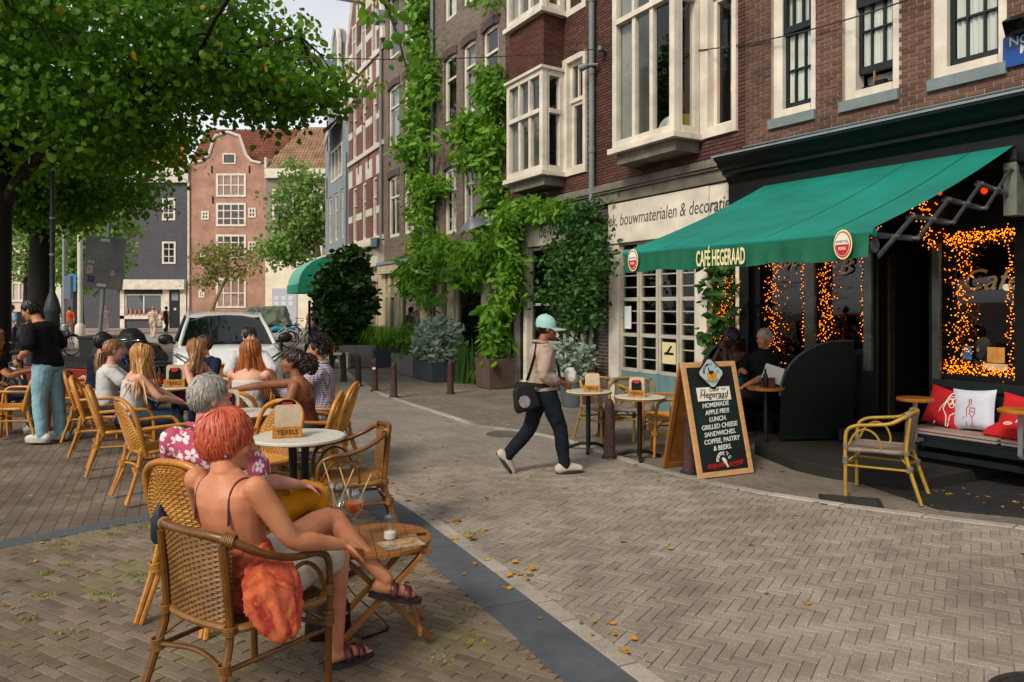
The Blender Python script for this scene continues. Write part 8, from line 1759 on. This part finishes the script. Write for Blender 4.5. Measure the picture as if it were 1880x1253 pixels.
b.loft(R).build('cap_peak', mat('grey_cap_peak', '8f9a98', .8, .05), pw, fix=True); MB().ell(hc+Rk @ V((0, -.012, .146)), (.008, .008, .005)).build('cap_button', m_cap, co_)
sb_ = thing('shoulder_bag', 'black shoulder bag with a pale print hanging behind the walking man', 'shoulder bag', wk, math.radians(-75))
M_b = Mx.Translation((.12, -.23, .80)) @ Mx.Rotation(.25, 4, 'X') @ Mx.Rotation(PI/2, 4, 'Z'); b = MB(); b.loft([[M_b @ V((x*k*.8, y*k2, z*.85)) for x, y in ((-.17, -.05), (.17, -.05), (.17, .05), (-.17, .05))] for z, k, k2 in ((-.16, .95, .9), (-.10, 1, 1), (.1, .8, .9), (.18, .4, .5))]); bo_ = b.build('bag_body', mat('black_canvas', '0b0b0c', .8, .2), sb_, bev=.025, fix=True)
MB().lathe([(0, 0), (.05, 0), (.05, .004), (0, .004)], 9, M_b @ Mx.Translation((-.03, -.049, -.03)) @ RX @ Mx.Diagonal((1.2, 1.3, 1, 1))).build('print', mat('pale_bag_print', '8d8388', .7, .3, 30), bo_)
MB().tube(bez([M_b @ V((.06, 0, .16)), V((.165, -.18, 1.10)), V((.105, -.115, 1.27)), V((-.02, -.07, 1.368)), V((-.11, .02, 1.352)), V((-.12, .115, 1.26)), V((.02, .16, 1.05)), V((.17, .05, .92)), M_b @ V((-.06, 0, .16))], 50), .022, 6, flat=.3).build('strap', mat('black_canvas', '0b0b0c'), sb_)
pc = thing('parcel', 'small white plastic parcel held by the walking man against his stomach', 'parcel', wk, math.radians(-75)); remesh(MB().ell((.0, .30, .98), (.10, .07, .085)).ell((.02, .28, 1.04), (.07, .05, .05)), 'wrapping', mat('white_plastic_film', 'b9b6b2', .3, .06, 8, .4, 14), .012, 2, parent=pc, disp=.012, dscale=16)
# ---------------- the standing man
J = stand(hip=(0, -.02, .90), neck=(0, .09, 1.385), head=(0, .20, 1.525), hl=(-.09, -.02, .87), hr=(.09, -.02, .87), kl=(-.10, .02, .48), kr=(.10, -.06, .48), al=(-.11, -.02, .085), ar=(.11, -.10, .085), el=(-.31, .01, 1.08), wl=(-.225, .185, .955), er=(.3, .02, 1.08), wr=(.23, .2, .93))
sm, Rs = person('young man in a black t-shirt and light jeans standing with a hand on his hip', J, 'olive', (-5.93, 9.72, 0), 86, 1.09, .009, yaw=8, pitch=-24, top=(m_bt, .8, .02, dict(t0=-.18, fold=.007)), bottom=(m_ljean, 2, .016, dict(fold=.006)), shoes=(m_sneak, m_soleW), hair_=(H_['black'], 'short', dict(n=320)), brow=H_['black'], wd=1.12, hands=(.8, .5), hn=((1, 0, 0), (-1, 0, 0)))
MB().tube([J['wl'].lerp(J['el'], .12), J['wl'].lerp(J['el'], .22)], .036, 12).build('wristwatch', m_tyre, sm)
# ---------------- the friends at the tables
lap = dict(wl=(-.10, .36, .66), wr=(.10, .36, .66)); onT = dict(el=(-.26, .22, .76), er=(.26, .22, .76), wl=(-.12, .42, .80), wr=(.10, .44, .80))
def seated(label, loc, rz, sk, hair_, top, bottom=None, J=None, **k):
    J = J or sit(6, **onT); return person(label, J, sk, (*loc, 0), rz, k.pop('s', 1), k.pop('vox', .0105), top=top, bottom=bottom or (m_navyj, 2, .014), shoes=(m_sneak, m_soleW), hair_=hair_, **k)
seated('woman with long auburn hair and white top seen from behind at the middle table', (-2.70, 7.82), -6, 'fair', (H_['auburn'], 'long', dict(n=330, L_=.52)), (m_wt, None, .012, dict(t1=.8)), face_=False, yaw=6, s=1.04)
seated('young woman in a brown strap top with dark hair tied back, reaching across the table', (-2.0, 7.28), 97, 'brown', [(H_['dkb'], 'short', dict(n=150))], (m_brt, None, .010, dict(t1=.76, name='strap_top')), J=sit(10, er=(.14, .34, .96), wr=(.06, .66, .92), el=(-.25, .12, .74), wl=(-.15, .30, .70)), brow=H_['dkb'], yaw=2)
pn_ = [o for o in bpy.data.objects if o.name.startswith('person')][-1]
for o in sorted((o for o in bpy.data.objects if o.name.split('.')[0] == 'person' and 'brown strap' in o.get('label', '')), key=lambda o: o.name):
    hcen = sit(10)['head']+V((0, -.15, -.03)); b = MB(); r = random.Random(5)
    for _ in range(120): d = V((r.gauss(0, 1), r.gauss(0, 1), r.gauss(0, 1))).normalized(); p = hcen+V((d.x*.07, d.y*.07, d.z*.08)); a1 = V((-d.y, d.x, .1)).normalized(); a2 = d.cross(a1); ph = r.uniform(0, 6); b.tube([p+d*.005*k+(a1*math.cos(ph+k)+a2*math.sin(ph+k))*.016 for k in range(7)], .006, 5, cap=False)
    b.ell(hcen, (.062, .062, .07)); tag(b.build('hair_bunch', H_['dkb'], o), kind='stuff')
seated('dark curly-haired bearded man in a checked shirt facing the auburn woman', (-2.08, 8.2), 96, 'olive', [(H_['dkb'], 'curly', dict(n=420, cap=1.04))], (m_check, 1.9, .022, dict(collar=True)), J=sit(2, **onT), brow=H_['dkb'], s=1.05, wd=1.08)
seated('short-haired woman laughing to the left in front of the white car', (-4.2, 10.45), 168, 'fair', (H_['brown'], 'layered', dict(n=260, cap=1.03)), (m_grn, 1.5, .018), yaw=-52, brow=H_['brown'], smile=.008)
seated('man with dark brown hair in a white shirt, mostly behind the auburn woman', (-3.62, 10.5), 205, 'fair', (H_['dkb'], 'short', dict(n=240, cap=1.05)), (m_wt, .9, .018), yaw=20, s=1.08, brow=H_['dkb'])
seated('boy with dark hair in a blue and red track jacket at the left table', (-5.38, 9.95), -70, 'fair', (H_['black'], 'layered', dict(n=300, cap=1.03, wob=.01)), (m_navy, 1.95, .02), brow=H_['black'], yaw=-6, s=1.04)
tk = [o for o in bpy.data.objects if 'track jacket' in o.get('label', '') and o.get('category') == 'person'][0]; Jt = sit(6, **onT)
for sd in (-1, 1): S = Jt['sl' if sd < 0 else 'sr']; E = Jt['el' if sd < 0 else 'er']; MB().tube(bez([Jt['neck']+V((sd*.07, -.02, -.01)), S+V((sd*.01, -.01, .07)), S.lerp(E, .5)+V((sd*.055, -.03, .02)), E+V((sd*.05, -.03, .02))], 14), .013, 6, flat=.5).build('red_stripe', mat('red_stripe_fabric', 'a3161f', .8, .1), tk)
MB().tube([Jt['hip']+V((-.13, -.09, .05)), Jt['neck']+V((-.14, -.115, -.2))], .014, 6, flat=.5).build('red_stripe', _M['red_stripe_fabric'], tk)
seated('blonde woman with a ponytail and white t-shirt between the boy and the long-haired blonde', (-4.80, 9.08), -66, 'fair', [(H_['lbr'], 'short', dict(n=200))], (m_wt, .6, .016), yaw=10, brow=H_['lbr'])
pt_ = [o for o in bpy.data.objects if 'ponytail and white t-shirt' in o.get('label', '')][0]; b = MB(); r = random.Random(8); hp_ = sit(6)['head']+V((.03, -.10, .0))
for _ in range(70): x, y = r.gauss(0, .016), r.gauss(0, .014); b.tube([hp_+V((x*.4, .02+y*.3, .01)), hp_+V((x, -.045+y, -.03)), hp_+V((x*1.6, -.06+y*1.4, -.14)), hp_+V((x*1.8, -.045+y*1.5, -.26)), hp_+V((x*1.2, -.03+y, -.33))], [.007, .008, .008, .006, .001], 5, cap=False)
tag(b.build('ponytail', H_['lbr'], pt_), kind='stuff'); MB().tube([hp_+V((.02*math.cos(a), -.025, -.01+.02*math.sin(a))) for a in [2*PI*k/10 for k in range(10)]], .007, 6, closed=True).build('hair_tie', m_tyre, pt_)
seated('blonde woman with long loose wavy hair and bare arms at the left table', (-4.05, 8.12), -60, 'fair', (H_['blond'], 'long', dict(n=330, L_=.50, wob=.02)), (m_wt, None, .012, dict(t1=.78)), J=sit(12, el=(-.22, .26, .80), er=(.26, .24, .76), wl=(-.05, .5, .66), wr=(.06, .5, .66)), yaw=6, brow=H_['blond'])
seated('woman in a dark red top with long brown hair behind the loose-haired blonde', (-4.05, 9.55), -100, 'fair', (H_['lbr'], 'long', dict(n=240, L_=.42)), (m_red, None, .012, dict(t1=.8)), J=sit(14, **onT), yaw=30, brow=H_['lbr'])
seated('woman with long brown curls and black top cut off by the left photo edge', (-6.98, 10.2), -60, 'tan', [(H_['lbr'], 'curly', dict(n=200, cap=1.08)), (H_['lbr'], 'long', dict(n=180, L_=.34, wob=.03, name='curls'))], (m_bt, .5, .014), yaw=20, face_=False, s=1.05)
# ---------------- the cafe couple
seated('dark-skinned woman in a teal top with her hands to her face on the café bench', (2.90, 10.02), 122, 'dark', (H_['black'], 'layered', dict(n=200, cap=1.08)), (m_teal, None, .012, dict(t1=.82)), J=sit(4, el=(-.14, .26, .80), er=(.14, .26, .80), wl=(-.05, .19, 1.03), wr=(.05, .19, 1.05)), yaw=-14, hands=(.4, .4))
seated('white-haired man in a black polo shirt sitting on the café bench', (3.13, 9.60), 112, 'tan', (H_['white'], 'short', dict(n=260)), (m_bt, .8, .022, dict(collar=True)), J=sit(-4, el=(-.24, .10, .76), er=(.22, .12, .78), wl=(-.10, .34, .62), wr=(.0, .26, .80)), yaw=12, wd=1.1, belly=.03, brow=H_['white'], bottom=(cloth('charcoal_trousers', '1c1f24'), 2, .018))
for o in bpy.data.objects:
    if o.get('category') == 'person' and 'on the café bench' in o.get('label', ''): o.location.z = .11
# ---------------- people far off
def walker(label, u, v, rz, sk, hc_, st, tc, bc, hz=.9, sl=.6, f=2, s=.98, k=0):
    g = G(u, v); a = .16 if k == 0 else .04
    person(label, stand(kl=(-.09, a, .48), al=(-.1, a*.8, .08), kr=(.09, -.02, .48), ar=(.1, -a*1.6, .1), wl=(-.22, .12, .9), wr=(.22, -.02, .88)), sk, g, rz, s, .022, top=(cloth('far_cloth_'+tc, tc), sl, .02), bottom=(cloth('far_cloth_'+bc, bc), f, .025), shoes=(m_sneak, m_soleD), hair_=(H_[hc_], st, dict(n=60, L_=.3)), face_=False)
    return g
g = walker('far woman in a cream outfit walking away towards the shop window', 281, 620, 10, 'fair', 'blond', 'short', 'b9a58c', 'b7a48d')
bag('pale canvas bag carried by the far woman in cream', g+V((.34, .05, .62)), 0, mat('pale_canvas_bag', 'a39a90', .8), .36, .36, .14, False)
g = walker('far woman in black with bare arms and an orange bag beside the one in cream', 305, 612, -20, 'tan', 'brown', 'layered', '17171c', '17181d', sl=None)
bag('small orange bag at the hip of the far woman in black', g+V((-.12, -.2, .82)), 0, mat('orange_leather', 'b8431c', .6), .3, .22, .1, False)
walker('far woman in a white top with long hair facing the white-haired one', 188, 610, -50, 'fair', 'lbr', 'long', 'b3b0ac', 'a5a09a', k=1)
walker('far white-haired person in a white and red top by the dark grey house', 194, 609, 60, 'fair', 'white', 'short', 'b9a09c', 'aaa6a0', k=1)
walker('far person in a bright orange top behind the steel poles', 127, 622, 20, 'tan', 'brown', 'short', 'c24e1c', '8c6a5a', k=1)
walker('far person in a pale pink top right of the lamp post', 104, 622, 200, 'fair', 'brown', 'short', 'a3837c', '5a5a60', k=1)
walker('far man in a light blue shirt left of the black-shirted man', 22, 652, 150, 'fair', 'brown', 'short', '7f9fb8', '30343c', k=1, s=1.02)
walker('far person sitting area guest in a pale shirt by the black posts', 613, 660, 100, 'fair', 'brown', 'short', '9aa2ac', '2c3038', k=1)
walker('far person in a pink top among the black terrace posts', 574, 640, 30, 'fair', 'brown', 'short', 'a87a72', '3a3c44', k=1)
bpy.data.scenes.remove(scr)
